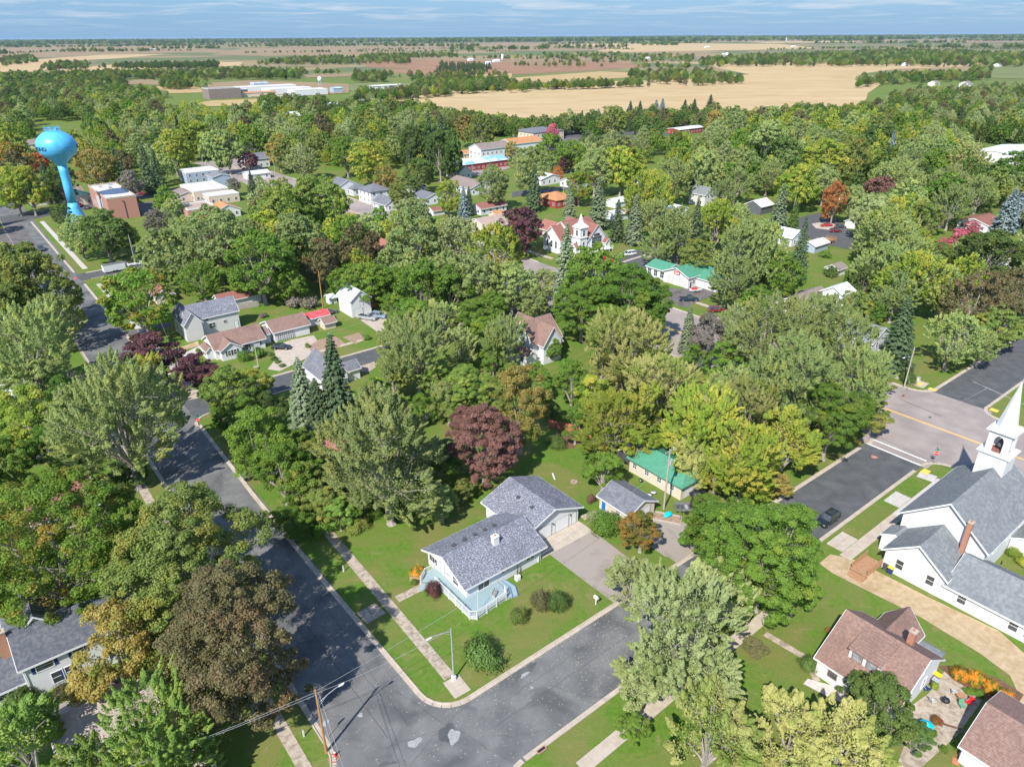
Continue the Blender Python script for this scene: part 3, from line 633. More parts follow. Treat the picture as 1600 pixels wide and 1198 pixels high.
m_.add(vs_, [(2 * i, 2 * i + 1, 2 * i + 3, 2 * i + 2) for i in range(60)]); structure('road_seam', m_, M['crack'])
crack((1407, 624), (1470, 650), .10, .15); crack((1340, 668), (1500, 740), .05, .1); 
crack((1520, 596), (1600, 632), .05, .02, .03, 'paint_white'); crack((1480, 640), (1545, 605), .04, .05, .03, 'patch')

# drives, lots, beds
def stsheet(name, pts, z, m): return structure(name, MB().sheet(ccw(stpoly(pts)), z), M[m])
stsheet('gravel_drive', [(12.1, 26.2), (-.9, 26.4), (-.9, 34.6), (12.2, 35.2)], .032, 'gravel_drive')
# concrete apron before the garage doors, in four panels
ap = bpy.data.objects.new('driveway', None); COL.objects.link(ap); ap['kind'] = 'structure'
for s0, s1, t0, t1 in ((12.15, 15.4, 24.4, 27.3), (12.15, 15.4, 27.33, 31.1), (12.15, 15.4, 31.13, 35.2)):
    m = MB(); m.prism(ccw(stpoly([(s0, t0), (s0, t1), (s1, t1), (s1, t0)])), -.02, .055); m.build('slab', M['concrete'], ap)
slab_row(15.6, 36.2, 15.3, 39.0, 1.2, 1.4, 'concrete_old')
pxsheet('gravel_drive', [(1020, 812), (1045, 812), (1068, 830), (1065, 842), (1105, 850), (1090, 868), (1040, 870), (1010, 850)], .034, 'gravel_drive')
stsheet('gravel_drive', [(7, 39.6), (-.9, 39.6), (-.9, 48), (7.4, 48)], .033, 'gravel_drive')
pxsheet('gravel_track', [(1297, 866), (1330, 872), (1445, 930), (1560, 985), (1600, 1020), (1660, 1080), (1620, 1130), (1585, 1110), (1592, 1085), (1578, 1055), (1530, 1020), (1440, 965), (1300, 895), (1280, 880)], .030, 'gravel')
pxsheet('paved_yard', [(1480, 1042), (1536, 1092), (1496, 1148), (1440, 1198), (1400, 1198), (1418, 1150), (1400, 1120), (1452, 1082)], .034, 'concrete_old')
pxsheet('stone_bed', [(1262, 1060), (1283, 1066), (1360, 1090), (1400, 1110), (1380, 1120), (1300, 1092), (1255, 1068)], .036, 'stone_bed')
pxsheet('mulch_bed', [(1466, 1040), (1500, 1040), (1560, 1060), (1600, 1085), (1590, 1100), (1545, 1095), (1490, 1062)], .036, 'mulch')
pxsheet('mulch_bed', [(640, 892), (660, 885), (668, 900), (662, 920), (650, 920), (640, 908)], .034, 'gravel')
pxsheet('dirt_patch', [(858, 684), (880, 664), (910, 668), (918, 690), (900, 700), (880, 700)], .030, 'mulch')
pxsheet('concrete_yard', [(427, 541), (455, 531), (490, 524), (498, 535), (478, 560), (437, 580), (418, 577), (432, 560)], .036, 'concrete')
pxsheet('concrete_yard', [(556, 495), (578, 487), (600, 487), (630, 505), (606, 523), (597, 524)], .036, 'concrete')
pxsheet('vegetable_bed', [(483, 540), (500, 530), (525, 526), (541, 537), (500, 556), (486, 552)], .034, 'dirt')
pxsheet('vegetable_bed', [(535, 527), (560, 520), (572, 530), (556, 538)], .035, 'dirt')
pxsheet('driveway', [(180, 521), (225, 512), (265, 503), (268, 510), (235, 516), (187, 529)], .034, 'asphalt_lot')
pxsheet('driveway', [(253, 549), (290, 540), (309, 533), (312, 540), (258, 556)], .034, 'gravel')
pxsheet('driveway', [(272, 560), (312, 540), (318, 550), (275, 568)], .035, 'concrete_new')
pxsheet('driveway', [(545, 578), (585, 565), (587, 574), (575, 582)], .034, 'concrete_old')
pxsheet('asphalt_lot', [(1022, 448), (1068, 452), (1072, 440), (1125, 447), (1112, 462), (1070, 481), (1030, 468), (1015, 462)], .030, 'asphalt_lot')
pxsheet('road', [(905, 432), (968, 398), (1010, 387), (1060, 380), (1110, 378), (1112, 386), (1060, 398), (1012, 424), (985, 440), (940, 446)], .030, 'asphalt_dark')
pxsheet('concrete_edge', [(962, 412), (1026, 392), (1027, 394), (963, 414)], .036, 'concrete')
pxsheet('road', [(1237, 345), (1262, 336), (1290, 331), (1310, 345), (1345, 375), (1338, 392), (1300, 385), (1262, 372)], .030, 'asphalt_dark')
pxsheet('concrete_yard', [(1268, 350), (1290, 346), (1308, 352), (1300, 360), (1275, 357)], .036, 'concrete')
pxsheet('asphalt_lot', [(870, 205), (905, 196), (985, 201), (1000, 208), (960, 215), (885, 215)], .036, 'asphalt_dark')
pxsheet('asphalt_lot', [(835, 228), (880, 213), (960, 216), (930, 232), (860, 240)], .032, 'asphalt_lot')
pxsheet('road', [(718, 268), (775, 262), (800, 258), (800, 262), (770, 270), (725, 278)], .032, 'road_concrete')
pxsheet('road', [(610, 322), (650, 312), (720, 292), (760, 283), (765, 288), (700, 310), (655, 325), (640, 334)], .033, 'asphalt_dark')
pxsheet('road', [(800, 300), (870, 293), (900, 290), (900, 294), (862, 300), (800, 308)], .033, 'asphalt_dark')
pxsheet('road', [(980, 212), (1080, 205), (1200, 196), (1200, 199), (1080, 209), (985, 217)], .034, 'asphalt_dark')
pxsheet('road', [(0, 150), (18, 158), (48, 178), (40, 180), (0, 160)], .06, 'road_concrete')
pxsheet('asphalt_lot', [(340, 272), (378, 262), (400, 272), (372, 285), (346, 290)], .032, 'road_concrete')
pxsheet('asphalt_lot', [(215, 318), (300, 305), (345, 318), (330, 335), (285, 340), (222, 338)], .028, 'asphalt_lot')
pxsheet('dirt_patch', [(1380, 150), (1400, 147), (1440, 158), (1400, 165)], .05, 'field_green')

# ------------------------------------------------------------------ farmland beyond the town
_fz = [0]
def field(pts, m, z=.10):
    _fz[0] += 1; z = .04 + z + .013 * _fz[0]
    return structure('field', MB().sheet(ccw(pxpoly(pts)), z), M[m])
field([(612, 150), (700, 141), (790, 131), (850, 131), (1000, 126), (1100, 121), (1172, 117), (1090, 100), (1000, 98), (1100, 98), (1300, 97), (1560, 98), (1500, 105), (1400, 108), (1345, 116), (1400, 124), (1376, 132), (1356, 146), (1350, 168), (1340, 176), (1100, 172), (1000, 178), (850, 188), (700, 172), (610, 158)], 'field_tan')
field([(800, 122), (940, 112), (985, 114), (1000, 120), (900, 127), (800, 132)], 'field_gold', .12)
field([(560, 97), (680, 94), (800, 97), (960, 96), (1010, 104), (900, 112), (800, 117), (700, 108), (580, 106)], 'field_brown', .11)
field([(600, 108), (740, 106), (800, 116), (700, 120), (600, 112)], 'field_brown', .12)
field([(640, 90), (800, 87), (960, 90), (1000, 95), (800, 96), (640, 94)], 'field_pink', .13)
field([(0, 113), (0, 97), (60, 93), (110, 99), (65, 112), (20, 113)], 'field_tan')
field([(65, 112), (130, 106), (200, 99), (380, 97), (375, 103), (280, 107), (110, 112)], 'field_tan', .12)
field([(0, 90), (0, 76), (120, 71), (300, 73), (350, 80), (200, 85), (60, 90)], 'field_pink')
field([(330, 86), (380, 76), (600, 72), (720, 78), (560, 85), (420, 88)], 'field_pink')
field([(60, 93), (160, 86), (260, 85), (180, 92), (80, 97)], 'field_tan', .12)
field([(400, 74), (620, 69), (800, 67), (950, 69), (800, 74), (600, 76)], 'field_pink', .13)
field([(770, 74), (860, 73), (1000, 72), (1080, 76), (900, 80), (760, 80)], 'field_pink', .14)
field([(860, 72), (960, 68), (1030, 69), (1000, 74)], 'field_tan', .15)
field([(930, 80), (1020, 68), (1220, 69), (1280, 76), (1150, 79), (960, 82)], 'field_tan', .14)
field([(1060, 65), (1300, 62), (1600, 62), (1600, 66), (1250, 67)], 'field_pink', .2)
field([(90, 66), (330, 65), (560, 66), (300, 69), (60, 69)], 'field_pink', .2)
field([(1170, 66), (1330, 64), (1340, 66), (1200, 68)], 'field_tan', .22)
field([(1340, 124), (1440, 114), (1520, 113), (1545, 118), (1430, 128), (1350, 127)], 'field_green', .12)
field([(1520, 104), (1600, 100), (1600, 124), (1540, 122)], 'field_green', .12)
field([(250, 172), (330, 158), (450, 153), (455, 157), (400, 164), (262, 170)], 'field_gold', .12)
field([(190, 128), (230, 124), (258, 128), (256, 134), (200, 132)], 'field_pink', .12)
field([(235, 137), (300, 130), (340, 133), (330, 145), (250, 147)], 'field_gold', .13)
field([(510, 140), (560, 130), (640, 130), (650, 136), (560, 143)], 'field_green', .12)
field([(475, 118), (555, 115), (560, 120), (480, 122)], 'field_pink', .13)
field([(740, 117), (800, 115), (800, 125), (745, 124)], 'field_gold', .14)
field([(900, 186), (985, 176), (1000, 190), (950, 200), (905, 200)], 'field_green', .05)
field([(1365, 180), (1410, 177), (1420, 190), (1370, 192)], 'field_green', .04)
field([(322, 150), (330, 130), (400, 126), (545, 132), (545, 146), (430, 153)], 'field_pink', .06)
# low wooded rise on the skyline
def ridge():
    m = MB(); n = 90
    for k, (y0, hh, ph, x0, x1) in enumerate(((9000, 9, .3, -9000, 9000), (14500, 22, 2.1, -14000, 14000), (22000, 62, 4.0, -20000, 22000))):
        pass
    for k, (y0, hh, ph, x0, x1) in enumerate(((15000, 14, 2.1, -14000, 14000), (24000, 70, 4.0, -22000, 24000))):
        vs = []
        for i in range(n + 1):
            x = x0 + (x1 - x0) * i / n; q = .55 + .25 * math.sin(i * .19 + ph) + .2 * math.sin(i * .47 + ph * 2) + .10 * math.sin(i * 1.3)
            q *= (.35 + .65 * (i / n)) if k else .8
            h = hh * max(.1, q)
            vs += [(x, y0, -1), (x, y0 + 600, h), (x, y0 + 3500, h * .9), (x, y0 + 5000, -1)]
        m.add(vs, [(4 * i + j, 4 * i + 4 + j, 4 * i + 5 + j, 4 * i + 1 + j) for i in range(n) for j in range(3)])
    structure('hills', m, M['far_land'])
ridge()
# ------------------------------------------------------------------ buildings
def house(name, label, s, t, ds, dt, cat='house', group=None, rot=0, land=None):
    """root at the near left corner of the footprint; local x runs along t, local y along s"""
    o = thing(name, label, cat, s, t, rot, group)
    c = W(s + ds / 2, t + dt / 2); FOOT.append((c[0], c[1], max(ds, dt) / 2 + .5, min(ds, dt) / 2))
    LAND.append((land or ('the ' + label.split(' with ')[0].split(' beside ')[0].split(' behind ')[0]), c[0], c[1]))
    return o
def railing(root, pts, z0, h=.95, m='white_trim', step=.14, post=1.8, name='railing'):
    b = MB()
    for (x0, y0), (x1, y1) in zip(pts[:-1], pts[1:]):
        L = math.hypot(x1 - x0, y1 - y0); dx, dy = (x1 - x0) / L, (y1 - y0) / L; n = max(1, int(L / step))
        for i in range(1, n):
            x, y = x0 + dx * L * i / n, y0 + dy * L * i / n; b.box(x - .018, x + .018, y - .018, y + .018, z0 + .08, z0 + h - .04)
    bo = b.build('balusters', M[m], root); bo['kind'] = 'stuff'
    for (x0, y0), (x1, y1) in zip(pts[:-1], pts[1:]):
        L = math.hypot(x1 - x0, y1 - y0)
        MB().tube((x0, y0, z0 + h), (x1, y1, z0 + h), .045, n=4).build('rail', M[m], root); MB().tube((x0, y0, z0 + .08), (x1, y1, z0 + .08), .035, n=4).build('rail', M[m], root)
        k = max(1, round(L / post))
        for i in range(k):
            x, y = x0 + (x1 - x0) * i / k, y0 + (y1 - y0) * i / k; MB().box(x - .055, x + .055, y - .055, y + .055, 0, z0 + h + .08).build('post', M[m], root)
    x, y = pts[-1]; MB().box(x - .055, x + .055, y - .055, y + .055, 0, z0 + h + .08).build('post', M[m], root)

# --- the corner house
h = house('ranch_house', 'white ranch house with mottled gray roof and wraparound blue deck on the corner lot', 12.0, 10.9, 9.8, 13.4, land='the ranch house on the corner lot')
gable_block(h, 0, 13.4, 0, 9.8, 2.75, 4.75, 'x', 'siding_white', 'roof_mottled', over=.6, ends=.7)
gable_block(h, 13.43, 24.2, 3.5, 13.6, 2.95, 5.05, 'y', 'siding_white', 'roof_mottled', over=.6, ends=.6)
chimney(h, 7.4, 3.2, 3.4, 5.4, .95, .75, 'white')
for x in (2.3, 4.2, 6.1, 7.9, 9.6): roofvent(h, x, 6.3, 4.47)
roofvent(h, 4.6, 6.9, 4.2, .14)
for x, y in ((16.9, 6.2), (16.9, 9.6), (20.2, 8.0), (20.2, 11.4)): roofvent(h, x, y, 4.5)
win(h, '-x', 8.3, 0, 1.2, 2.0, 1.1, mull=2, bars=0); door(h, '-x', 5.9, 0, .62, .95, 2.05); win(h, '-x', 2.6, 0, 1.1, 1.3, 1.25)
win(h, '-y', 2.9, 0, .65, 1.9, 2.0, kind='sliding_door', bars=0, mull=1)
win(h, '-y', 6.3, 0, 1.5, .55, .7, bars=0); win(h, '-y', 7.1, 0, 1.5, .55, .7, bars=0)
win(h, '-y', 9.6, 0, 1.6, .5, .45, bars=0); win(h, '-y', 10.9, 0, 1.4, .6, .75, bars=0); win(h, '-y', 11.7, 0, 1.4, .6, .75, bars=0)
MB().box(12.75, 12.87, -.2, -.08, .1, 2.5).build('downspout', M['white_trim'], h)
door(h, '-y', 17.1, 3.5, .06, 2.7, 2.3, 'white_trim', 'garage_door', rows=4); door(h, '-y', 20.7, 3.5, .06, 2.7, 2.3, 'white_trim', 'garage_door', rows=4)
door(h, '-y', 23.2, 3.5, .06, .9, 2.1)
for q in (18.75, 22.4): MB().box(q - .08, q + .08, 3.28, 3.42, 2.0, 2.3).build('wall_lamp', M['dark_gray'], h)
MB().box(-.06, -.003, 4.0, 5.1, 1.5, 1.7).build('lamp', M['metal'], h)
win(h, '+y', 4, 9.8, 1.2, 1.2, 1.1); win(h, '+y', 9, 9.8, 1.2, 1.2, 1.1); win(h, '+x', 8, 24.2, 1.2, 1.0, 1.0)
# wraparound deck
dk = [(-3.2, 6.7), (-1.9, 7.7), (-.03, 7.7), (-.03, -.03), (5.2, -.03), (5.2, -1.5), (4.3, -3.3), (-1.0, -3.8), (-1.75, -3.1), (-1.75, 5.3)]
MB().prism(ccw(dk), .45, .6).build('deck', M['deck_blue'], h)
MB().prism(ccw([(-1.68, -3.05), (-.95, -3.73), (4.2, -3.22), (5.1, -1.5), (5.1, -1.4), (-1.5, -1.4), (-1.5, 5.2), (-1.68, 5.2)]), .05, .44).build('deck_skirt', M['white_trim'], h)
railing(h, [(-1.75, 5.2), (-1.75, -3.1), (-1.0, -3.8), (4.3, -3.3), (4.75, -2.4)], .6)
railing(h, [(-3.25, 6.7), (-1.9, 7.7), (-.1, 7.7)], .6)
for k in range(3):
    c_ = [(-2.0 - .4 * k, 5.3), (-3.3, 6.65)][0]; MB().prism(ccw([(-1.78 - .38 * k, 5.2 - .2 * k), (-3.22 - .25 * k, 6.6 - .1 * k), (-3.5 - .28 * k, 6.3 - .25 * k), (-2.15 - .38 * k, 4.85 - .25 * k)]), 0, .42 - .14 * k).build('step', M['deck_blue'], h)
for k, (e0, e1) in enumerate(((0, .55), (.55, 1.1))):     # curved steps at the right end of the deck
    inn = [(5.22, -.04), (5.22, -1.5), (4.33, -3.3)]; o_ = lambda e: [(5.22 + e * 1.3, -.04 - e * .2), (5.25 + e * 1.5, -1.6 - e * .4), (4.4 + e * 1.5, -3.32 - e * .35)]
    MB().prism(ccw(o_(e0 + .01)[::-1] + o_(e1)), .0, .32 - .15 * k).build('step', M['deck_blue'], h); MB().prism(ccw(o_(e1 + .005)[::-1] + o_(e1 + .04)), .0, .34 - .15 * k).build('step_riser', M['blue_paint'], h)
MB().tube((-.6, -3.45, .6), (-.6, -3.45, 4.1), .04, .03).build('flagpole', M['white_trim'], h)
o = thing('garden_bench', 'small slatted bench at the front corner of the blue deck', 'bench', 9.9, 14.2, .6, z=.6)
for k in range(3): MB().box(-.6, .6, -.2 + .14 * k, -.1 + .14 * k, .4, .44).build('seat_slat', M['wood_gray'], o)
for k in range(2): MB().box(-.6, .6, .24, .28, .55 + .16 * k, .66 + .16 * k).build('back_slat', M['wood_gray'], o)
for a in (-.55, .55): MB().box(a - .03, a + .03, -.2, .26, 0, .4).build('leg', M['metal_gray'], o)

o = thing('utility_cabinet', 'white meter cabinet against the front wall of the corner house', 'cabinet', 10.9, 19.0)
MB().box(-.35, .35, -.3, .3, 0, .8).build('case', M['white'], o); MB().box(-.3, .3, -.34, -.302, .1, .7).build('door', M['white_trim'], o); MB().tube((0, .1, .8), (0, .1, 1.7), .05).build('pipe', M['dark_gray'], o)
MB().box(.5, .62, .6, .72, .2, 1.9).build('meter', M['dark_gray'], o)

# --- garages behind
g = house('garage', 'small tan garage with gray roof and blue side door', 9.3, 40.3, 6.6, 6.6, 'garage')
gable_block(g, 0, 5.9, 0, 6.6, 2.5, 3.9, 'y', 'siding_tan', 'roof_gray_new', over=.45, ends=.35)
door(g, '-x', 5.6, 0, .08, .9, 2.0, 'blue_paint'); win(g, '-x', 2.4, 0, 1.0, .8, .9, mull=1); door(g, '-y', 3.0, 0, .05, 3.4, 2.15, 'white_trim', 'garage_door', rows=4)
g = house('garage', 'long cream garage with green metal roof by the tall pole', 8.9, 52.3, 11.6, 7.0, 'garage')
hip_block(g, 0, 6.6, 0, 11.6, 2.6, 4.5, 'y', 'siding_tan', 'roof_green', over=.5, inset=2.2)
for k in range(4): win(g, '-x', 1.9 + 2.8 * k, 0, 1.2, .85, .9, mull=1)
rr = [c for c in KIDS(g) if c.name.startswith('roof')][0]
for k in range(17):
    y = .1 + .7 * k; MB().extr([(-.48, 2.80), (3.28, 4.50), (3.28, 4.54), (-.48, 2.84)], y, y + .05, 'y').build('seam', M['roof_green'], rr) if .9 < y < 9.9 else None
door(g, '-y', 2.0, 0, .05, 2.4, 2.1, 'white_trim', 'garage_door', rows=4); door(g, '-y', 4.9, 0, .05, 2.4, 2.1, 'white_trim', 'garage_door', rows=4)

# --- the big white church on the right
c = house('church', 'white wooden church with gray shingle roof and pointed white steeple', -39.5, 61.6, 21, 30, 'church', land='the white church with the pointed steeple')
gable_block(c, 7.6, 26.5, 9.3, 20.6, 5.9, 10.6, 'x', 'siding_white', 'roof_gray', over=.55, ends=.6)      # nave: local y = s+39.5
gable_block(c, 0.5, 7.62, 11.0, 19.2, 3.5, 6.6, 'x', 'siding_white', 'roof_gray', over=.4, ends=.5)        # rear wing
hw = gable_block(c, 0.52, 9.8, -12, 11.05, 2.75, 5.3, 'y', 'siding_white', 'roof_gray', over=.45, ends=.0)
gable_block(c, 4.4, 7.6, 18.2, 21.6, 2.6, 3.5, 'x', 'siding_white', 'roof_gray', over=.2, ends=.1)
gable_block(c, 18.5, 24.0, 4.5, 9.2, 2.6, 3.8, 'x', 'siding_white', 'roof_gray', over=.2, ends=.2)
chimney(c, 6.9, 11.9, 3.0, 9.3, .75, .6)
for q in (17.0, 12.8): win(c, '-x', q, .5, 1.2, 1.0, 1.5)
for q in (8.6, 2.4, .6, -5, -8): win(c, '-x', q, .52, .9, 1.0, 1.4)
for q in (12, 17, 22): win(c, '-y', q, 9.3, 3.2, 1.3, 2.6); 
for q in (10.5, 15, 19.5): win(c, '+y', q, 20.6, 2.0, 1.2, 3.4)
MB().tube((8.2, 10.1, 4.6), (8.2, 10.1, 5.6), .08).build('vent_pipe', M['white_trim'], c); MB().tube((9.6, 7.6, 3.4), (9.6, 7.6, 3.9), .09).build('vent_pipe', M['black'], c)
# tower
tx0, tx1, ty0, ty1 = 21.65, 25.55, 13.55, 17.45; tcx, tcy = (tx0 + tx1) / 2, (ty0 + ty1) / 2
tw = MB().box(tx0, tx1, ty0, ty1, 0, 12.6).build('tower', M['siding_white'], c)
def slab(z0, z1, e, m='white_trim', n='cornice'): MB().box(tx0 - e, tx1 + e, ty0 - e, ty1 + e, z0, z1).build(n, M[m], tw)
slab(12.6, 12.8, .2); slab(12.801, 12.95, .34)
e2 = .42
bell = MB()
for a, b in ((0, 0), (1, 0), (0, 1), (1, 1)):
    x = tx0 + e2 if a == 0 else tx1 - e2 - .75; y = ty0 + e2 if b == 0 else ty1 - e2 - .75; bell.box(x, x + .75, y, y + .75, 12.951, 16.2)
bell.build('belfry', M['siding_white'], tw)
ax0, ax1, ay0, ay1 = tx0 + e2, tx1 - e2, ty0 + e2, ty1 - e2
def arch_panel(face):
    lo, hi = (ay0 + .75, ay1 - .75) if face[1] == 'x' else (ax0 + .75, ax1 - .75); mid = (lo + hi) / 2; half = (hi - lo) / 2
    pl = {'-x': ax0 + .04, '+x': ax1 - .16, '-y': ay0 + .04, '+y': ay1 - .16}[face]
    pts_l = [(lo + .001, 13.0), (lo + .12, 13.0), (lo + .12, 14.7)] + [(mid - (half - .12) * math.cos(a), 14.7 + 1.05 * math.sin(a) ** .9) for a in [P_ / 2 * k / 6 for k in range(1, 7)]] + [(mid, 16.19), (lo + .001, 16.19)]
    for sgn in (1, -1):
        pr = [(mid + sgn * (q - mid), z) for q, z in pts_l]
        MB().extr(pr if sgn > 0 else pr[::-1], pl, pl + .12, 'y' if face[1] == 'y' else 'x').build('arch', M['white_trim'], tw)
for f_ in ('-x', '+x', '-y', '+y'): arch_panel(f_)
MB().box(ax0 + .2, ax1 - .2, ay0 + .2, ay1 - .2, 12.952, 13.05).build('belfry_floor', M['roof_brown_red'], tw)
MB().lathe([(.05, 1.1), (.25, 1.05), (.35, .6), (.55, .15), (.62, 0)][::-1], 16, (tcx, tcy, 13.7)).build('bell', M['dark_gray'], tw, True)
slab(16.2, 16.4, -.30); slab(16.401, 16.6, .0); slab(16.601, 16.72, -.2)
sp = MB(); 
for z0, z1, r0, r1 in ((16.72, 17.0, 1.62, 1.42), (17.0, 24.4, 1.42, .05)):
    vs = [(tcx + r * math.cos(P_ / 8 + k * P_ / 4), tcy + r * math.sin(P_ / 8 + k * P_ / 4), z) for r, z in ((r0, z0), (r1, z1)) for k in range(8)]
    sp.add(vs, [(k, (k + 1) % 8, 8 + (k + 1) % 8, 8 + k) for k in range(8)])
sp.build('spire', M['white'], tw)
MB().tube((tcx, tcy, 24.3), (tcx, tcy, 25.2), .04).box(tcx - .25, tcx + .25, tcy - .03, tcy + .03, 24.7, 24.76).build('cross', M['metal'], tw)
# wooden steps on the street side
d = thing('wooden_ramp', 'brown wooden ramp with railings at the side door of the white church', 'ramp', -20.3, 57.6)
MB().box(0, 4.6, 0, 2.4, .55, .66).build('platform', M['wood_deck'], d)
railing(d, [(0.2, 0.05), (4.55, 0.05)], .66, 1.0, 'wood_deck', .16); railing(d, [(0.2, 2.35), (4.55, 2.35)], .66, 1.0, 'wood_deck', .16)
for k in range(3): MB().box(-.35 * (k + 1), -.35 * k - .01, .1, 2.3, .0, .5 - .16 * k).build('step', M['wood_deck'], d)
d = thing('entrance_rail', 'small white handrail by the side entrance of the white church', 'handrail', -17.8, 78.2)
railing(d, [(0, 0), (0, 1.5), (2.2, 1.5)], .1, .95, 'white_trim', .3)
c2 = house('bay_annex', 'white flat-roofed annex on the far side of the church', -44, 80, 4.5, 10, 'annex')
flat_block(c2, 0, 10, 0, 4.4, 3.2, 'siding_white', 'roof_flat', .3)

# --- brown roofed cottage, lower right
b = house('cottage', 'white cottage with brown shingle roof and wide dormer at lower right', -34.0, 36.8, 9.6, 11.4)
gable_block(b, 0, 11.0, 0, 9.3, 2.9, 6.6, 'y', 'siding_white', 'roof_brown', over=.45, ends=.35)
gable_block(b, 7.2, 13.3, 3.3, 7.6, 2.9, 5.4, 'x', 'siding_white', 'roof_brown', over=.35, ends=.3)
gable_block(b, 1.5, 5.5, 3.2, 6.6, 4.85, 5.95, 'y', 'siding_white', 'roof_brown', over=.3, ends=.15) if False else None
dm = MB(); dm.extr([(1.5, 3.6), (1.5, 5.45), (5.35, 6.45), (5.4, 5.5)], 3.1, 6.7, 'y'); dm.build('dormer', M['siding_white'], b)
dr = MB(); dr.extr([(1.25, 5.40), (5.45, 6.52), (5.45, 6.66), (1.25, 5.54)], 2.95, 6.85, 'y'); dr.build('dormer_roof', M['roof_brown'], b)
win(b, '-x', 4.0, 1.5, 4.15, 1.1, 1.05, frame='roof_brown', glass='glass_light'); win(b, '-x', 5.7, 1.5, 4.15, 1.1, 1.05, frame='roof_brown', glass='glass_light')
win(b, '-x', 7.3, 0, 1.1, 1.0, 1.3, frame='roof_brown'); win(b, '-x', 3.2, 0, 1.0, 1.0, 1.4, frame='roof_brown')
win(b, '-y', 3.3, 0, 1.0, .9, 1.3); win(b, '-y', 7.2, 0, 1.0, .9, 1.3); win(b, '-y', 5.5, 0, 4.0, .9, 1.0); win(b, '+y', 5, 9.3, 1.2, 1, 1.3); win(b, '+x', 1.6, 11.0, 1.2, .9, 1.2)
win(b, '-y', 9.5, 3.3, 1.2, 1.6, 1.2, mull=1, bars=0)
chimney(b, 7.4, 2.6, 4.8, 7.5, .75, .7)
MB().extr([(10.9, 2.3), (13.2, 2.1), (13.2, 2.22), (10.9, 2.42)], .2, 3.2, 'y').build('porch_roof', M['roof_gray'], b)
b = house('garage', 'brown roofed garage at the lower right edge of the yard', -54, 38.0, 13, 11, 'garage')
gable_block(b, 0, 10.2, 0, 13.4, 2.6, 4.7, 'y', 'siding_white', 'roof_brown', over=.5, ends=.35)
MB().box(-.05, -.003, 11.6, 11.9, 2.0, 2.15).build('wall_vent', M['dark_gray'], b); door(b, '-x', 8.5, 0, .05, 1, 2, 'white_trim')

# --- house lower left
b = house('house', 'white two-storey house with roof coloured dark blue-gray for shade and navy shutters at left', 30.6, -38.4, 8, 14, land='the two-storey house with navy shutters')
gable_block(b, 0, 13.5, 0, 7.8, 5.2, 7.6, 'x', 'siding_white', 'roof_shaded', over=.4, ends=.3)
gable_block(b, -.6, 5.8, 4.0, 12.5, 5.3, 8.5, 'y', 'siding_white', 'roof_shaded', over=.4, ends=.3)
gable_block(b, -9, -.02, .8, 6.5, 2.7, 4.6, 'x', 'siding_white', 'roof_shaded', over=.4, ends=.3)
chimney(b, -.9, 3.8, 1, 8.2, 1.1, .8)
for q, z, ww in ((2.2, 3.6, 1.7), (5.7, 3.6, 1.1), (9.5, 3.6, 1.1)): win(b, '-y', q, 0, z, ww, 1.15, shutters='fabric_navy')
win(b, '-y', 3.0, 0, 1.0, 1.1, 1.6, shutters=None); win(b, '-y', 4.4, 0, 1.0, 1.1, 1.6, shutters='fabric_navy'); win(b, '-y', 9.5, 0, 1.0, 1.1, 1.5, shutters='fabric_navy')
win(b, '-y', -2.5, .8, 1.2, .8, 1.1, shutters='fabric_navy'); win(b, '-y', -6.5, .8, 1.2, .8, 1.1, shutters='fabric_navy')
MB().tube((.15, -.12, .1), (.15, -.12, 5.0), .05, n=6).build('downspout', M['white_trim'], b); roofvent(b, 6.0, 4.8, 7.1)
b = house('garage', 'pale tan roofed garage among the trees at lower left', 17.5, -38, 7.5, 12, 'garage')
gable_block(b, 1.0, 10.6, 0, 7.0, 2.7, 4.6, 'x', 'siding_white', 'roof_pale', over=.5, ends=.3); door(b, '-y', 4, 0, .05, 2.6, 2.1, 'white_trim', 'garage_door', rows=4)
MB().tube((8.6, 4.4, 4.5), (8.6, 4.4, 5.1), .12).build('vent_pipe', M['metal'], b)
b = house('house', 'white garage roof peeking out under trees at the bottom edge left', 3, -36, 6, 12); gable_block(b, 0, 11, 0, 6.5, 2.7, 4.4, 'x', 'siding_white', 'roof_pale', over=.4)

# generic houses: centre of the roof as seen in the photograph
def H(name, label, px, py, dt, ds, eave, ridge, axis='x', wall='siding_white', roof='roof_gray', kind='gable', wins=True, cat='house', rot=0, group=None, land=None, over=.45, storeys=None, chim=False):
    s, t = ST(px, py, (eave + ridge) / 2); s -= ds / 2; t -= dt / 2
    r = house(name, label, s, t, ds, dt, cat, group, rot, land)
    if kind == 'gable': gable_block(r, 0, dt, 0, ds, eave, ridge, axis, wall, roof, over=over)
    elif kind == 'hip': hip_block(r, 0, dt, 0, ds, eave, ridge, axis, wall, roof, over=over)
    else: flat_block(r, 0, dt, 0, ds, eave, wall, roof)
    if wins:
        fl = storeys or max(1, int((eave + .4) / 2.8))
        for k in range(fl):
            z = 1.0 + k * 2.75
            n = max(1, int(dt / 3.2))
            for i in range(n): win(r, '-y', dt * (i + .5) / n, 0, z, 1.0, 1.2)
            n = max(1, int(ds / 3.6))
            for i in range(n): win(r, '-x', ds * (i + .5) / n, 0, z, 1.0, 1.2)
            win(r, '+x', ds / 2, dt, z, 1.0, 1.2); win(r, '+y', dt / 2, ds, z, 1.0, 1.2)
    if chim: chimney(r, dt * .6, ds * .5, ridge - .6, ridge + .9)
    return r
H('house', 'small house roof of brown shingles hidden under yellow-green trees at left', 92, 772, 9, 8, 3, 5.6, 'x', 'siding_tan', 'roof_brown_red')
H('house', 'red-brown roofed house behind the tall maple with the white fallen branch', 535, 706, 8, 10, 3, 5.4, 'y', 'siding_tan', 'roof_red', land='the red-brown roofed house behind the tall maple')
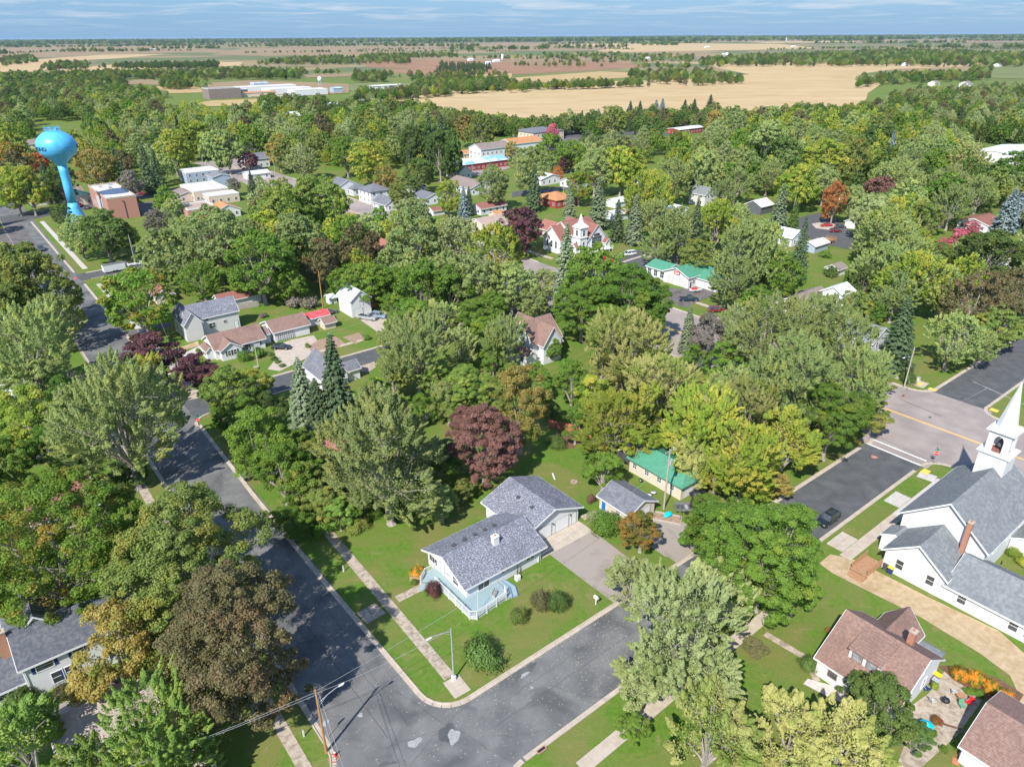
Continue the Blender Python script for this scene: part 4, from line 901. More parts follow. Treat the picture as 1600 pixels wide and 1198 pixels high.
H('house', 'gray-blue roofed house at the left edge, half hidden by trees', -8, 605, 12, 9, 3, 5.4, 'x', 'siding_white', 'roof_metal')

b = house('house', 'light gray two-storey house with gray shingle roof and side gable', 133.4, 8.6, 12, 14, land='the light gray two-storey house')
gable_block(b, 1.2, 14.2, 0.8, 7.0, 5.0, 7.9, 'x', 'siding_gray', 'roof_mottled', over=.35, ends=.3)
gable_block(b, 0, 4.2, -1.2, 9.5, 4.8, 7.5, 'y', 'siding_gray', 'roof_mottled', over=.35, ends=.3)
win(b, '-y', 7.2, .8, 1.6, 1.5, 1.4, mull=1); win(b, '-y', 10.5, .8, 2.2, .9, .8); win(b, '-y', 6.0, .8, 3.9, .9, .8); door(b, '-y', 13.2, .8, .1, .9, 2.1)
win(b, '-x', 1.0, 0, 1.4, .8, 1.4); win(b, '-x', 3.4, 0, 1.4, .8, 1.4); win(b, '-x', 6.5, 0, 1.4, .8, 1.4); win(b, '-x', 6.0, 0, 3.6, .8, .9)
b = house('ranch_house', 'white ranch house with long brown roof and small front gable', 114.8, 10.2, 10, 13, land='the white ranch house with the front gable')
gable_block(b, 0.5, 12.6, 1.6, 10.4, 2.7, 5.0, 'x', 'siding_white', 'roof_brown', over=.5, ends=.35)
gable_block(b, 1.4, 6.2, -.2, 4.4, 2.72, 4.3, 'y', 'siding_white', 'roof_brown', over=.35, ends=.3)
gable_block(b, -1.2, .52, 2.6, 6.8, 2.3, 3.2, 'y', 'siding_white', 'roof_brown', over=.2, ends=.2)
gable_block(b, 12.62, 15.0, 4.0, 9.0, 2.5, 3.6, 'x', 'siding_white', 'roof_brown', over=.3, ends=.0)
win(b, '-y', 3.2, -.2, 1.1, .7, 1.2, shutters='dark_gray'); win(b, '-y', 4.6, -.2, 1.1, .7, 1.2, shutters='dark_gray')
win(b, '-y', 8.0, 1.6, .7, .9, 1.5, shutters='dark_gray'); win(b, '-y', 10.8, 1.6, 1.1, .9, 1.1, shutters='dark_gray'); win(b, '-x', 4.5, -1.2, .9, .8, 1.1, shutters='dark_gray')
b = house('garage', 'two-car garage with brown roof and checkered glass door beside the ranch house', 117.8, 26.0, 8, 9, 'garage', land='the garage with the checkered door')
gable_block(b, 0, 9.4, .4, 8.8, 2.7, 4.5, 'x', 'siding_white', 'roof_brown', over=.4, ends=.4)
dd = door(b, '-y', 2.9, .4, .05, 4.6, 2.2, 'white_trim', 'garage_door', rows=4)
for r_ in range(4):
    for k in range(8): MB().box(.75 + .56 * k, 1.10 + .56 * k, .29, .318, .22 + r_ * .55, .50 + r_ * .55).build('pane', M['glass'], dd)
H('shed', 'garden shed with red metal roof behind the vegetable bed', 493, 489, 6.0, 3.2, 2.4, 3.3, 'x', 'siding_white', 'roof_redmetal', wins=False, cat='shed')
H('shed', 'low brown-roofed shed beside the red-roofed one', 511, 498, 3.2, 3.0, 1.9, 2.8, 'x', 'siding_tan', 'roof_brown', wins=False, cat='shed')
b = house('garage', 'tall white garage with pale metal roof and two cars before it', 121.6, 49.4, 8, 6, 'garage', land='the tall white garage with the metal roof')
gable_block(b, 0, 6.0, 0, 7.8, 4.9, 7.3, 'y', 'siding_white', 'roof_metal', over=.3, ends=.3)
door(b, '-y', 2.0, 0, .05, 2.6, 2.3, 'white_trim', 'garage_door', rows=4); win(b, '-y', 3.0, 0, 5.1, .6, .8, bars=0); door(b, '-y', 3.1, 0, 3.0, .9, 1.6, 'white_trim')
H('shed', 'tiny white shed behind the tall white garage', 517, 461, 2.4, 2.4, 2.0, 2.6, 'x', 'white', 'roof_metal', wins=False, cat='shed')
b = house('house', 'cream house with steep blue-gray roof behind two dark spruces', 84.5, 23.5, 9, 7)
gable_block(b, 0, 6.0, 0, 9.5, 3.0, 6.2, 'y', 'siding_white', 'roof_gray_new', over=.4, ends=.3); gable_block(b, 6.02, 9.5, 1.0, 5.0, 2.7, 3.9, 'x', 'siding_white', 'roof_gray_new'); win(b, '-y', 2, 0, 1.1); win(b, '-y', 4.4, 0, 1.1); win(b, '+x', 7.5, 6.0, 1.2)
b = house('house', 'pale green two-storey house with faded red roof', 154, 79.2, 13, 8, land='the pale green house')
gable_block(b, 0, 7.5, 0, 13.5, 5.4, 8.2, 'y', 'siding_green', 'roof_red', over=.4, ends=.3); gable_block(b, 1.5, 6.5, -5.0, -.02, 2.7, 4.0, 'y', 'siding_green', 'roof_red', over=.3, ends=.2)
for q in (2, 6, 10): win(b, '-x', q, 0, 3.6, .9, 1.2); win(b, '-x', q + .6, 0, 1.0, .9, 1.2)
win(b, '-y', 2, 0, 3.4); win(b, '-y', 5, 0, 3.4); win(b, '-y', 3, -5, 1.1)
b = house('house', 'cream house with steep taupe cross-gable roof in the middle of the block', 64.6, 68.6, 13, 11, land='the cream house with the cross-gable roof')
gable_block(b, 0, 8.5, 2.0, 10.5, 5.2, 9.3, 'x', 'siding_white', 'roof_brown', over=.45, ends=.4); gable_block(b, 1.5, 7.0, -.0, 12.5, 5.1, 8.9, 'y', 'siding_white', 'roof_brown', over=.4, ends=.4)
gable_block(b, -2.6, -.02, 1.0, 8.5, 2.8, 4.0, 'y', 'siding_white', 'roof_brown', over=.3)
win(b, '-y', 4.2, 0, 3.6, 1.4, 1.2, mull=1); win(b, '-y', 4.2, 0, 1.0, 1.6, 1.3, mull=1); win(b, '-x', 5.5, 0, 3.6); win(b, '-x', 3, -2.6, 1.0); win(b, '-x', 6, -2.6, 1.0)

# --- second church
c = house('church', 'white church with brown-red roof, arched window and short bell tower', 127, 135.5, 17, 21, 'church', land='the white church with the brown-red roof')
gable_block(c, 5.0, 18.0, 2.2, 17.0, 5.2, 10.2, 'x', 'siding_white', 'roof_brown_red', over=.4, ends=.3)
gable_block(c, 8.6, 17.6, -.2, 15, 5.0, 9.8, 'y', 'siding_white', 'roof_brown_red', over=.4, ends=.4)
gable_block(c, 0.6, 8.0, 5.2, 14.4, 5.0, 9.2, 'x', 'siding_white', 'roof_brown_red', over=.4, ends=.4)
fr = MB(); prof = [(10.6, 2.0), (15.6, 2.0), (15.6, 5.0)] + [(13.1 + 2.5 * math.cos(a), 5.0 + 2.0 * math.sin(a)) for a in [P_ * k / 12 for k in range(1, 12)]] + [(10.6, 5.0)]
fr.extr([(13.1 + (q - 13.1) * 1.07, 2.0 + (z - 2) * 1.05 - .1) for q, z in prof], -.26, -.21, 'y'); fw = fr.build('window_frame', M['white_trim'], c)
for i in range(5):
    for k in range(4):
        q0, z0 = 10.75 + .96 * i, 2.15 + 1.2 * k; top = min(z0 + 1.05, 5.0 + 1.9 * math.sqrt(max(0, 1 - ((abs(q0 + .42 - 13.1) + .3) / 2.5) ** 2)))
        if top - z0 > .2: MB().box(q0, q0 + .84, -.31, -.262, z0, top).build('pane', M['glass'], fw)
tw = MB().box(4.6, 8.0, -.6, 2.9, 0, 9.6).build('tower', M['siding_white'], c)
for z0, z1, e in ((6.2, 6.4, .3), (9.6, 9.85, .35)): MB().box(4.6 - e, 8 + e, -.6 - e, 2.9 + e, z0 + .001, z1).build('cornice', M['white_trim'], tw)
MB().add([(4.2, -1, 9.86), (8.4, -1, 9.86), (8.4, 3.3, 9.86), (4.2, 3.3, 9.86), (5.6, .4, 11.3), (7.0, .4, 11.3), (7.0, 1.9, 11.3), (5.6, 1.9, 11.3), (6.3, 1.15, 14.6)],
         [(3, 2, 1, 0), (0, 1, 5, 4), (1, 2, 6, 5), (2, 3, 7, 6), (3, 0, 4, 7), (4, 5, 8), (5, 6, 8), (6, 7, 8), (7, 4, 8)]).build('spire', M['white'], tw)
for f_, q, pl in (('-y', 6.3, -.6), ('-x', 1.1, 4.6)): win(c, f_, q, pl, 6.9, 1.0, 1.9, bars=1); win(c, f_, q, pl, 2.4, .9, 2.4)
for q in (7.5, 9.8, 12): win(c, '-x', q, .6, 1.8, .9, 2.4)
MB().box(6, 18.6, -3.2, -.7, .9, 1.05).build('porch_deck', M['white_trim'], c); railing(c, [(6, -3.2), (18.6, -3.2)], 1.05, 1.0, 'white_trim', .3)
gable_block(c, 16.2, 18.4, -1.8, -.21, 3.2, 4.4, 'y', 'siding_white', 'roof_brown_red', over=.3); gable_block(c, 3.2, 4.58, -.2, 2.4, 3.0, 4.2, 'x', 'siding_white', 'roof_brown_red', over=.3)

# --- service garage with green roof
g = house('service_garage', 'white service garage with green metal roof and two bay doors', 75.5, 139.8, 21, 13, 'garage', land='the service garage with the green roof')
gable_block(g, 1.0, 13.0, 3.6, 13.2, 3.6, 5.6, 'x', 'siding_white', 'roof_green', over=.4, ends=.5)
gable_block(g, 2.0, 10, 13.22, 21.4, 3.1, 4.5, 'y', 'siding_white', 'roof_green', over=.4, ends=.2)
gable_block(g, 5.0, 13.0, -3.8, 3.58, 2.9, 4.3, 'y', 'siding_white', 'roof_green', over=.4, ends=.2)
for q in (5.7, 10.4): door(g, '-x', q, 1.0, .05, 3.0, 3.0, 'siding_gray', 'garage_door', rows=4)
for q in (14.8, 17.4, 20.0): win(g, '-x', q, 2.0, .6, 1.4, 1.9, mull=1)
win(g, '-y', 3.6, 3.6, 1.2, 1.2, 1.0); door(g, '-y', 2.2, 3.6, .05, .9, 2, 'dark_gray')
sg = MB().box(.82, .97, 7.0, 9.2, 3.5, 4.5).build('sign', M['sign_red'], g); sg['label'] = 'small red sign over the bay doors'
for k in range(3): MB().box(.79, .818, 7.3 + .55 * k, 7.7 + .55 * k, 4.02, 4.25).build('lettering', M['letter_white'], sg)
MB().box(.79, .818, 7.3, 8.9, 3.68, 3.82).build('lettering', M['letter_white'], sg)

# --- brick school, left, and its neighbours
b = house('brick_building', 'large red brick building with flat pale roof beside the water tower', 292.5, 23.5, 38, 11.5, 'building', land='the red brick building')
flat_block(b, 0, 11.5, 0, 38, 8.8, 'brick_red', 'roof_flat', .7, 'concrete')
MB().box(-.25, -.003, 10, 22, .5, 7.6).build('glass_front', M['glass_light'], b)
for k in range(5): MB().box(-.34, -.252, 10.4 + 2.5 * k, 11.2 + 2.5 * k, .5, 7.6).build('pilaster', M['white_trim'], b)
for k in range(3): win(b, '-x', 27 + 3.5 * k, 0, 2, 1.6, 2, mull=1)
MB().tube((6.4, -.1, .2), (6.4, -.1, 7.5), .14).tube((5.6, -.1, 7.5), (6.4, -.1, 7.5), .14).build('pipe', M['dark_gray'], b)
for a, c_ in ((3, 30), (7.5, 33), (6, 25)): MB().box(a, a + 1.4, c_, c_ + 1.4, 8.88, 9.7).build('roof_unit', M['metal_gray'], b)
H('long_building', 'long gray house with dark purple-gray roof behind the water tower', 86, 300, 22, 11, 3.2, 5.8, 'x', 'siding_gray', 'roof_taupe', land='the long gray house behind the water tower')
H('shop', 'low building with bright green roof between tower and brick building', 124, 303, 9, 14, 3.2, 5.0, 'y', 'siding_tan', 'roof_green', cat='building')
H('office_building', 'dark blue-gray building with white flat roof across the street', 310, 266, 17, 14, 5.5, 5.5, 'x', 'siding_blue', 'roof_metal', 'flat', cat='building')
H('office_building', 'dark gray wing with slanting roof next to the white flat roof', 341, 272, 9, 10, 5.2, 6.4, 'y', 'siding_blue', 'roof_gray', cat='building', wins=False)
H('shop', 'tan flat-roofed block with roof units right of the brick building', 318, 292, 16, 22, 4.6, 4.6, 'x', 'brick_tan', 'roof_flat', 'flat', cat='building')
H('shop', 'low cream flat-roofed annex in front of the tan block', 345, 303, 14, 9, 3.6, 3.6, 'x', 'brick_tan', 'roof_flat', 'flat', cat='building')
H('shop', 'brown-roofed low building left of the tan block', 287, 299, 9, 12, 3.4, 4.6, 'y', 'brick_tan', 'roof_taupe', cat='building')
H('shop', 'red-brown flat building beside the orange roof', 308, 322, 12, 14, 3.4, 3.4, 'x', 'brick_red', 'roof_tan', 'flat', cat='building')
H('house', 'small white house with orange roof right of the brick building', 350, 321, 10, 10, 3.2, 5.4, 'y', 'white', 'roof_orange')
H('shed', 'red-brown gabled shed roof behind the trees near the gray two-storey house', 252, 452, 5, 6, 2.6, 4.4, 'y', 'siding_tan', 'roof_brown_red', wins=False, cat='shed')
H('shed', 'long dark red-brown roof behind the gray two-storey house', 370, 458, 12, 5, 2.6, 4.0, 'x', 'siding_white', 'roof_brown_red', wins=False, cat='shed')

far = [
 ('house', 'gray-roofed white house with dormer, leftmost of the row along the main street', 536, 283, 10, 11, 4.6, 7.2, 'y', 'siding_white', 'roof_gray_new', 'gable'),
 ('house', 'small gray hip-roofed house between two white houses on the main street', 556, 289, 8, 9, 3.2, 5.4, 'x', 'siding_white', 'roof_gray_new', 'hip'),
 ('house', 'white foursquare house with gray hip roof and large front windows', 585, 291, 11, 12, 5.4, 8.2, 'x', 'siding_white', 'roof_gray_new', 'hip'),
 ('house', 'little white house with gray roof right of the foursquare', 604, 311, 8, 12, 3.0, 5.4, 'y', 'siding_white', 'roof_gray_new', 'gable'),
 ('garage', 'small white garage with gray roof behind the foursquare house', 650, 289, 7, 7, 2.7, 4.0, 'x', 'siding_white', 'roof_gray_new', 'gable'),
 ('garage', 'white two-car garage with gray roof and concrete apron', 669, 303, 11, 11, 2.8, 4.8, 'y', 'siding_white', 'roof_gray_new', 'gable'),
 ('shed', 'maroon-roofed carport shed under the yellow-green tree', 681, 325, 6, 5, 2.2, 3.2, 'x', 'siding_white', 'roof_brown_red', 'gable'),
 ('house', 'long taupe-roofed building behind the dark green maple', 734, 283, 15, 22, 3.4, 6.0, 'y', 'siding_white', 'roof_taupe', 'gable'),
 ('garage', 'brown-roofed long garage behind the blue spruce', 763, 318, 14, 8, 2.8, 4.4, 'x', 'siding_white', 'roof_brown_red', 'gable'),
 ('house', 'pinkish tan roofed house left of the purple maple', 762, 343, 12, 13, 3.0, 5.4, 'x', 'siding_tan', 'roof_tan', 'gable'),
 ('shed', 'small orange-roofed shed behind the pinkish roof', 776, 331, 5, 5, 2.2, 3.2, 'x', 'siding_tan', 'roof_orange', 'gable'),
 ('garage', 'white metal-roofed garage in the open lawn', 851, 273, 15, 12, 3.2, 5.0, 'y', 'white', 'roof_metal', 'gable'),
 ('house', 'long brown-roofed ranch house right of the white metal garage', 911, 277, 24, 9, 2.8, 4.6, 'x', 'siding_white', 'roof_brown_red', 'gable'),
 ('house', 'bright red house with orange roof', 869, 303, 13, 15, 3.4, 5.8, 'x', 'red_wall', 'roof_orange', 'hip'),
 ('house', 'red-roofed building directly behind the brown-red church', 868, 352, 8, 12, 3.2, 5.6, 'y', 'siding_tan', 'roof_red', 'gable'),
 ('house', 'white house with taupe roof among silver maples', 1012, 272, 17, 12, 3.4, 6.0, 'x', 'siding_white', 'roof_taupe', 'gable'),
 ('house', 'white and gray gabled house in the trees right of the lime maple', 1100, 296, 9, 9, 5.2, 7.8, 'y', 'siding_gray', 'roof_gray', 'gable'),
 ('shed', 'small pale blue shed left of the yellow tree', 964, 311, 8, 6, 2.6, 3.8, 'x', 'siding_white', 'roof_metal', 'gable'),
 ('shed', 'light blue metal roof behind silver maples', 1054, 322, 8, 8, 2.8, 4.2, 'y', 'siding_white', 'roof_metal', 'gable'),
 ('shed', 'dark gray barn-like shed with pale metal roof', 1187, 315, 9, 8, 3.6, 5.6, 'x', 'siding_dark', 'roof_metal', 'gable'),
 ('shed', 'white building with pale roof behind the spruces', 964, 330, 8, 7, 2.6, 3.4, 'x', 'siding_white', 'roof_metal', 'gable'),
 ('shed', 'small white shed with pale gray roof near the cul-de-sac', 1340, 342, 7, 6, 2.7, 4.2, 'x', 'siding_white', 'roof_taupe', 'gable'),
 ('house', 'white house with tan roof beside the spruce near the cul-de-sac', 1235, 362, 8, 7, 3.2, 5.4, 'y', 'siding_white', 'roof_metal', 'gable'),
 ('house', 'tan-orange roof behind the orange tree', 1339, 302, 12, 10, 3, 5, 'x', 'siding_tan', 'roof_orange', 'gable'),
 ('garage', 'red-brown roofed white garage in front of the blue spruces', 1533, 341, 14, 11, 3.0, 4.8, 'x', 'siding_white', 'roof_brown_red', 'gable'),
 ('house', 'taupe-roofed house at the right edge under the spruces', 1596, 395, 13, 12, 3.0, 5.2, 'x', 'siding_white', 'roof_taupe', 'gable'),
 ('house', 'brown roofed house below the gray-roofed white cottage', 1258, 462, 15, 9, 3.0, 5.2, 'x', 'siding_tan', 'roof_taupe', 'gable'),
 ('house', 'tall white cottage with pale gray roof in a small lawn', 1312, 450, 6.5, 7, 5.2, 7.2, 'x', 'siding_white', 'roof_metal', 'gable'),
 ('shed', 'small taupe-roofed playhouse on the lawn below the cul-de-sac', 1307, 414, 5, 4, 2.4, 3.6, 'x', 'siding_white', 'roof_taupe', 'gable'),
 ('house', 'white house hidden behind the large leaning maple at right', 1352, 512, 9, 9, 5.4, 8.0, 'y', 'siding_white', 'roof_gray', 'gable'),
 ('garage', 'dark-roofed garage under the spruce at right', 1372, 530, 6, 7, 2.8, 4.6, 'y', 'siding_white', 'roof_gray_new', 'gable'),
 ('apartment_building', 'long white apartment building with orange roof', 813, 218, 26, 13, 7.6, 10.2, 'x', 'siding_white', 'roof_orange', 'gable'),
 ('apartment_building', 'white apartment building with gray roof left of the orange-roofed one', 766, 226, 24, 13, 7.0, 9.6, 'x', 'siding_white', 'roof_taupe', 'gable'),
 ('garage', 'low building with orange roof left of the gray apartment block', 731, 236, 14, 9, 3.2, 4.8, 'x', 'brick_tan', 'roof_orange', 'gable'),
 ('shop', 'long low building with pale blue metal roof and dark red front', 744, 249, 36, 14, 4.0, 5.8, 'x', 'red_wall', 'roof_blue', 'gable'),
 ('house', 'grayish steep-roofed house left of the blue metal roof', 716, 262, 8, 14, 3.4, 6.4, 'y', 'siding_gray', 'roof_taupe', 'gable'),
 ('office_building', 'cream two-storey office with blue-gray roof', 841, 201, 30, 24, 6.2, 8.6, 'x', 'brick_tan', 'roof_gray_new', 'hip'),
 ('shop', 'low white and red diner with curved front beyond the trees', 1072, 199, 30, 12, 3.8, 4.6, 'x', 'red_wall', 'roof_metal', 'gable'),
 ('warehouse', 'long white warehouse at the right edge', 1580, 233, 46, 26, 5.0, 6.4, 'x', 'white', 'roof_metal', 'gable'),
 ('house', 'white metal canopy in front of the office', 912, 222, 12, 8, 3.0, 3.4, 'x', 'siding_white', 'roof_metal', 'gable'),
 ('house', 'brown roof showing among trees left of the tower top', 36, 222, 14, 10, 3, 5.4, 'x', 'siding_tan', 'roof_taupe', 'gable'),
 ('house', 'white house with dark roof behind the purple tree at upper left', 396, 243, 14, 12, 5, 7.6, 'x', 'siding_white', 'roof_gray_new', 'gable'),
 ('garage', 'white flat building below the dark-roofed house', 400, 268, 12, 9, 3, 4, 'x', 'siding_white', 'roof_metal', 'gable'),
 ('house', 'pinkish roofed house at far left near the highway', 105, 122, 22, 14, 3.5, 6.5, 'x', 'siding_tan', 'roof_orange', 'gable'),
]
for nm, lb, px, py, dt, ds, ev, rg, ax, wl, rf, kd in far:
    H(nm, lb, px, py, dt, ds, ev, rg, ax, wl, rf, kd, cat={'shop': 'building', 'office_building': 'building', 'apartment_building': 'building', 'warehouse': 'building'}.get(nm, nm), wins=nm not in ('shed',))
# subdivision houses and the works beyond the fields
sub = [(378, 173, 'roof_taupe', 'leftmost taupe roof'), (398, 175, 'roof_taupe', 'second taupe roof from the left'), (412, 180, 'roof_gray', 'gray roof below the second taupe one'), (446, 169, 'roof_brown_red', 'brown-red roof above the rest'), (451, 178, 'roof_metal', 'pale metal roof'),
       (460, 185, 'roof_tan', 'tan roof with orange side'), (483, 186, 'roof_taupe', 'taupe roof beside the red shrub'), (516, 163, 'roof_metal', 'pale blue-gray roof alone to the right'), (573, 157, 'roof_gray', 'gray-blue double roof'), (590, 159, 'roof_gray', 'second gray-blue double roof'), (604, 161, 'roof_orange', 'small orange roof at the end'), (500, 192, 'roof_tan', 'lowest tan roof')]
for i, (px, py, rf, d) in enumerate(sub):
    H('house', 'far subdivision house with ' + d, px, py, 17, 13, 3.2, 6.2, 'x', 'siding_white', rf, 'gable', wins=True, group='subdivision houses beyond the woods')
works = [(345, 137, 40, 26, 12, 'roof_taupe', 'roof_taupe', 'tall gray-brown plant hall, leftmost of the works'), (345, 145, 38, 18, 5, 'brick_tan', 'roof_orange', 'low tan-orange plant hall in front'), (370, 139, 20, 24, 8, 'siding_dark', 'roof_gray', 'dark gray plant block beside the tall hall'),
         (393, 144, 60, 16, 5, 'brick_tan', 'roof_orange', 'long orange-fronted shed of the works'), (410, 134, 90, 26, 7, 'white', 'roof_flat', 'very long white factory hall'), (448, 137, 60, 30, 7, 'white', 'roof_flat', 'white factory hall right of the long one'),
         (480, 139, 46, 26, 7, 'white', 'roof_flat', 'rightmost white factory hall'), (448, 149, 22, 16, 7, 'brick_tan', 'roof_flat', 'small tan block in front of the factory'), (525, 137, 14, 12, 6, 'siding_blue', 'roof_blue', 'blue-roofed hut right of the factory'), (405, 129, 22, 16, 9, 'siding_blue', 'roof_blue', 'bright blue roof behind the factory'),
         (602, 133, 50, 14, 5, 'white', 'roof_flat', 'low white sheds beyond the green field')]
for px, py, dt, ds, ev, wl, rf, d in works:
    H('factory_hall', d, px, py, dt, ds, ev, ev + 1.0, 'x', wl, rf, 'flat' if ev > 6 else 'gable', wins=False, cat='factory', group='works beyond the tree belt', land=None)
o = thing('water_tank', 'small white elevated tank beside the factory', 'tank', *ST(502, 146)); MB().lathe([(.2, 21), (2.4, 20.4), (3, 18), (2.2, 15.6), (.3, 14.6)][::-1], 16).build('tank', M['white'], o, True)
for a in range(4): MB().tube((4 * math.cos(a * P_ / 2), 4 * math.sin(a * P_ / 2), 0), (1.9 * math.cos(a * P_ / 2), 1.9 * math.sin(a * P_ / 2), 16.5), .25).build('leg', M['metal_gray'], o)
farm = [(735, 92, 'roof_metal', 16), (775, 94, 'roof_metal', 20), (762, 97, 'roof_metal', 14), (1012, 90, 'roof_metal', 12), (620, 69, 'roof_metal', 40), (205, 68, 'roof_metal', 50), (30, 71, 'roof_metal', 50), (240, 76, 'roof_metal', 40), (1105, 73, 'roof_metal', 40), (1320, 91, 'roof_metal', 16), (1360, 93, 'roof_taupe', 16), (1378, 88, 'roof_metal', 14), (1490, 88, 'roof_metal', 16), (1300, 91, 'roof_tan', 14), (1415, 99, 'roof_metal', 14), (1520, 112, 'roof_metal', 14), (1560, 100, 'roof_taupe', 18), (1510, 129, 'roof_taupe', 16), (1460, 128, 'roof_taupe', 12), (1240, 72, 'roof_metal', 40), (1130, 84, 'roof_metal', 20)]
FARM = ['white barn left of the silo, beyond the pine block', 'white barn directly left of the slim silo', 'lower white barn of the silo farm', 'lone white barn above the tan field wood', 'pale sheds high up near the skyline, centre left', 'white speck of a barn near the skyline at left', 'long pale shed at the far left skyline', 'pale barn below the skyline, between left and centre', 'pale farm roof near the skyline right of centre', 'white farmhouse above the big tan field, left one of three',
 'taupe farmhouse in the wooded band above the big tan field', 'small white barn in the wooded band above the tan field', 'white farmhouse in the wooded band near the right edge', 'tan roof at the left end of the wooded band', 'white farmhouse just above the right end of the tan field', 'white house among trees at the right end of the tan field', 'taupe roof in the woods at the far right edge', 'long pale shed beside the green field at right', 'shorter pale shed left of the green field at right', 'white elevator shape near the skyline at right', 'pale barn between two dark belts right of centre']
for i, (px, py, rf, L_) in enumerate(farm):
    near = ['pine block', 'silo', 'tan field', 'green field', 'skyline'][i % 5]
    r = H('farm_building', '', px, py, L_, 12, 4.5, 7.5, 'x', 'white', rf, 'gable', wins=False, cat='farm building', group='white farm buildings out in the fields', land='the far farm buildings')
    r['label'] = FARM[i]
for px, py, hgt in ((785, 96, 20), (670 / 2 + 800, 92, 18), (1228, 68, 40)):
    o = thing('silo', 'slim pale silo beside far farm buildings', 'silo', *ST(px, py), group='silos in the distance'); o['label'] = {785: 'slim pale silo of the farm beyond the pine block', 1135: 'pale silo rising above the big tan field', 1228: 'pale tower on the skyline at right'}[int(px)]; MB().lathe([(4, 0), (4, hgt - 3), (3, hgt - 1), (.5, hgt)], 14).build('silo_shell', M['white'], o, True)
o = thing('quonset_shed', 'small round-topped white shed at the edge of the woods at right', 'shed', *ST(1443, 166)); MB().extr([(5 * math.cos(a), 5 * math.sin(a)) for a in [P_ * k / 10 for k in range(11)]], -6, 6, 'x').build('shell', M['metal_gray'], o)
# ------------------------------------------------------------------ water tower
wt = thing('water_tower', 'tall bright blue water tower with bulb-shaped tank and dark lettering', 'water tower', *ST(121, 346))
LAND.append(('the blue water tower', wt.location.x, wt.location.y)); FOOT.append((wt.location.x, wt.location.y, 5, 5))
tprof = [(23.0, 1.8), (23.8, 2.1), (24.8, 2.9), (25.8, 4.1), (26.8, 5.3), (28.0, 6.4), (29.4, 7.1), (30.8, 7.35), (32.2, 7.2), (33.5, 6.6), (34.8, 5.4), (35.8, 4.0), (36.4, 2.5), (36.75, 1.0), (36.8, .1)]
def trad(z):
    for (z0, r0), (z1, r1) in zip(tprof[:-1], tprof[1:]):
        if z0 <= z <= z1: return r0 + (r1 - r0) * (z - z0) / (z1 - z0)
    return 1
MB().lathe([(4.3, 0), (4.1, .5), (3.2, 3.2), (2.2, 6.2), (1.8, 8.0)], 40).build('base_bell', M['tower_blue'], wt, True)
MB().lathe([(1.8, 8.001), (1.7, 15), (1.65, 20.5), (1.8, 23.0)], 40).build('stem', M['tower_blue'], wt, True)
tank = MB().lathe([(r, z) for z, r in tprof], 56).build('tank', M['tower_blue'], wt, True)
rl = MB()
for z in (37.3, 37.9): 
    for k in range(20):
        a, b = 2 * P_ * k / 20, 2 * P_ * (k + 1) / 20; rl.tube((2.9 * math.cos(a), 2.9 * math.sin(a), z), (2.9 * math.cos(b), 2.9 * math.sin(b), z), .06, n=5)
for k in range(20):
    a = 2 * P_ * k / 20; rl.tube((2.9 * math.cos(a), 2.9 * math.sin(a), 36.2), (2.9 * math.cos(a), 2.9 * math.sin(a), 37.95), .05, n=5)
rl.build('top_railing', M['tower_blue'], wt)
MB().tube((1.2, 0, 36.6), (1.2, 0, 37.4), .5, n=12).build('hatch', M['tower_blue'], wt); MB().tube((-2.4, 1, 36.4), (-2.4, 1, 39.2), .04, n=5).build('antenna', M['metal_gray'], wt)
for zz in (26.0, 28.6, 31.2, 33.9): MB().lathe([(trad(zz - .06) + .01, zz - .06), (trad(zz) + .05, zz), (trad(zz + .06) + .01, zz + .06)], 56).build('weld_seam', M['tower_blue'], tank)
ld = MB()
for k in range(26): ld.box(1.72, 1.82, -.22, .22, 8.3 + k * .5, 8.34 + k * .5)
ld.box(1.72, 1.8, -.26, -.22, 8.2, 21); ld.box(1.72, 1.8, .22, .26, 8.2, 21); ld.build('ladder', M['metal_gray'], wt)['kind'] = 'stuff'
# a door at the foot
MB().box(-.5, .5, -4.25, -3.6, .1, 2.2).build('door', M['metal_gray'], wt)
def text_mesh(txt, size, ext=.0):
    cu = bpy.data.curves.new('lettering', 'FONT'); cu.body = txt; cu.size = size; cu.align_x = 'CENTER'; cu.extrude = ext; cu.resolution_u = 3
    ob = bpy.data.objects.new('lettering', cu); COL.objects.link(ob); bpy.context.view_layer.update()
    me = bpy.data.meshes.new_from_object(ob.evaluated_get(bpy.context.evaluated_depsgraph_get())); bpy.data.objects.remove(ob); me.name = 'lettering'; me.materials.clear(); return me
def wrap_text(txt, size, z, ang0, parent):
    me = text_mesh(txt, size, .04)
    for v in me.vertices:
        a = ang0 + v.co.x / 7.3; zz = z + v.co.y; r = trad(zz) + .14 + v.co.z
        v.co = (r * math.cos(a), r * math.sin(a), zz)
    return link('lettering', me, M['letter_dark'], parent)
gx, gy = wt.location.x, wt.location.y
to_cam = math.atan2(-gy, -gx) - wt.rotation_euler.z
for k in (-1, 1):
    wrap_text('HAMMOND', 2.1, 29.6, to_cam + (-R(76) if k < 0 else R(112)), tank)
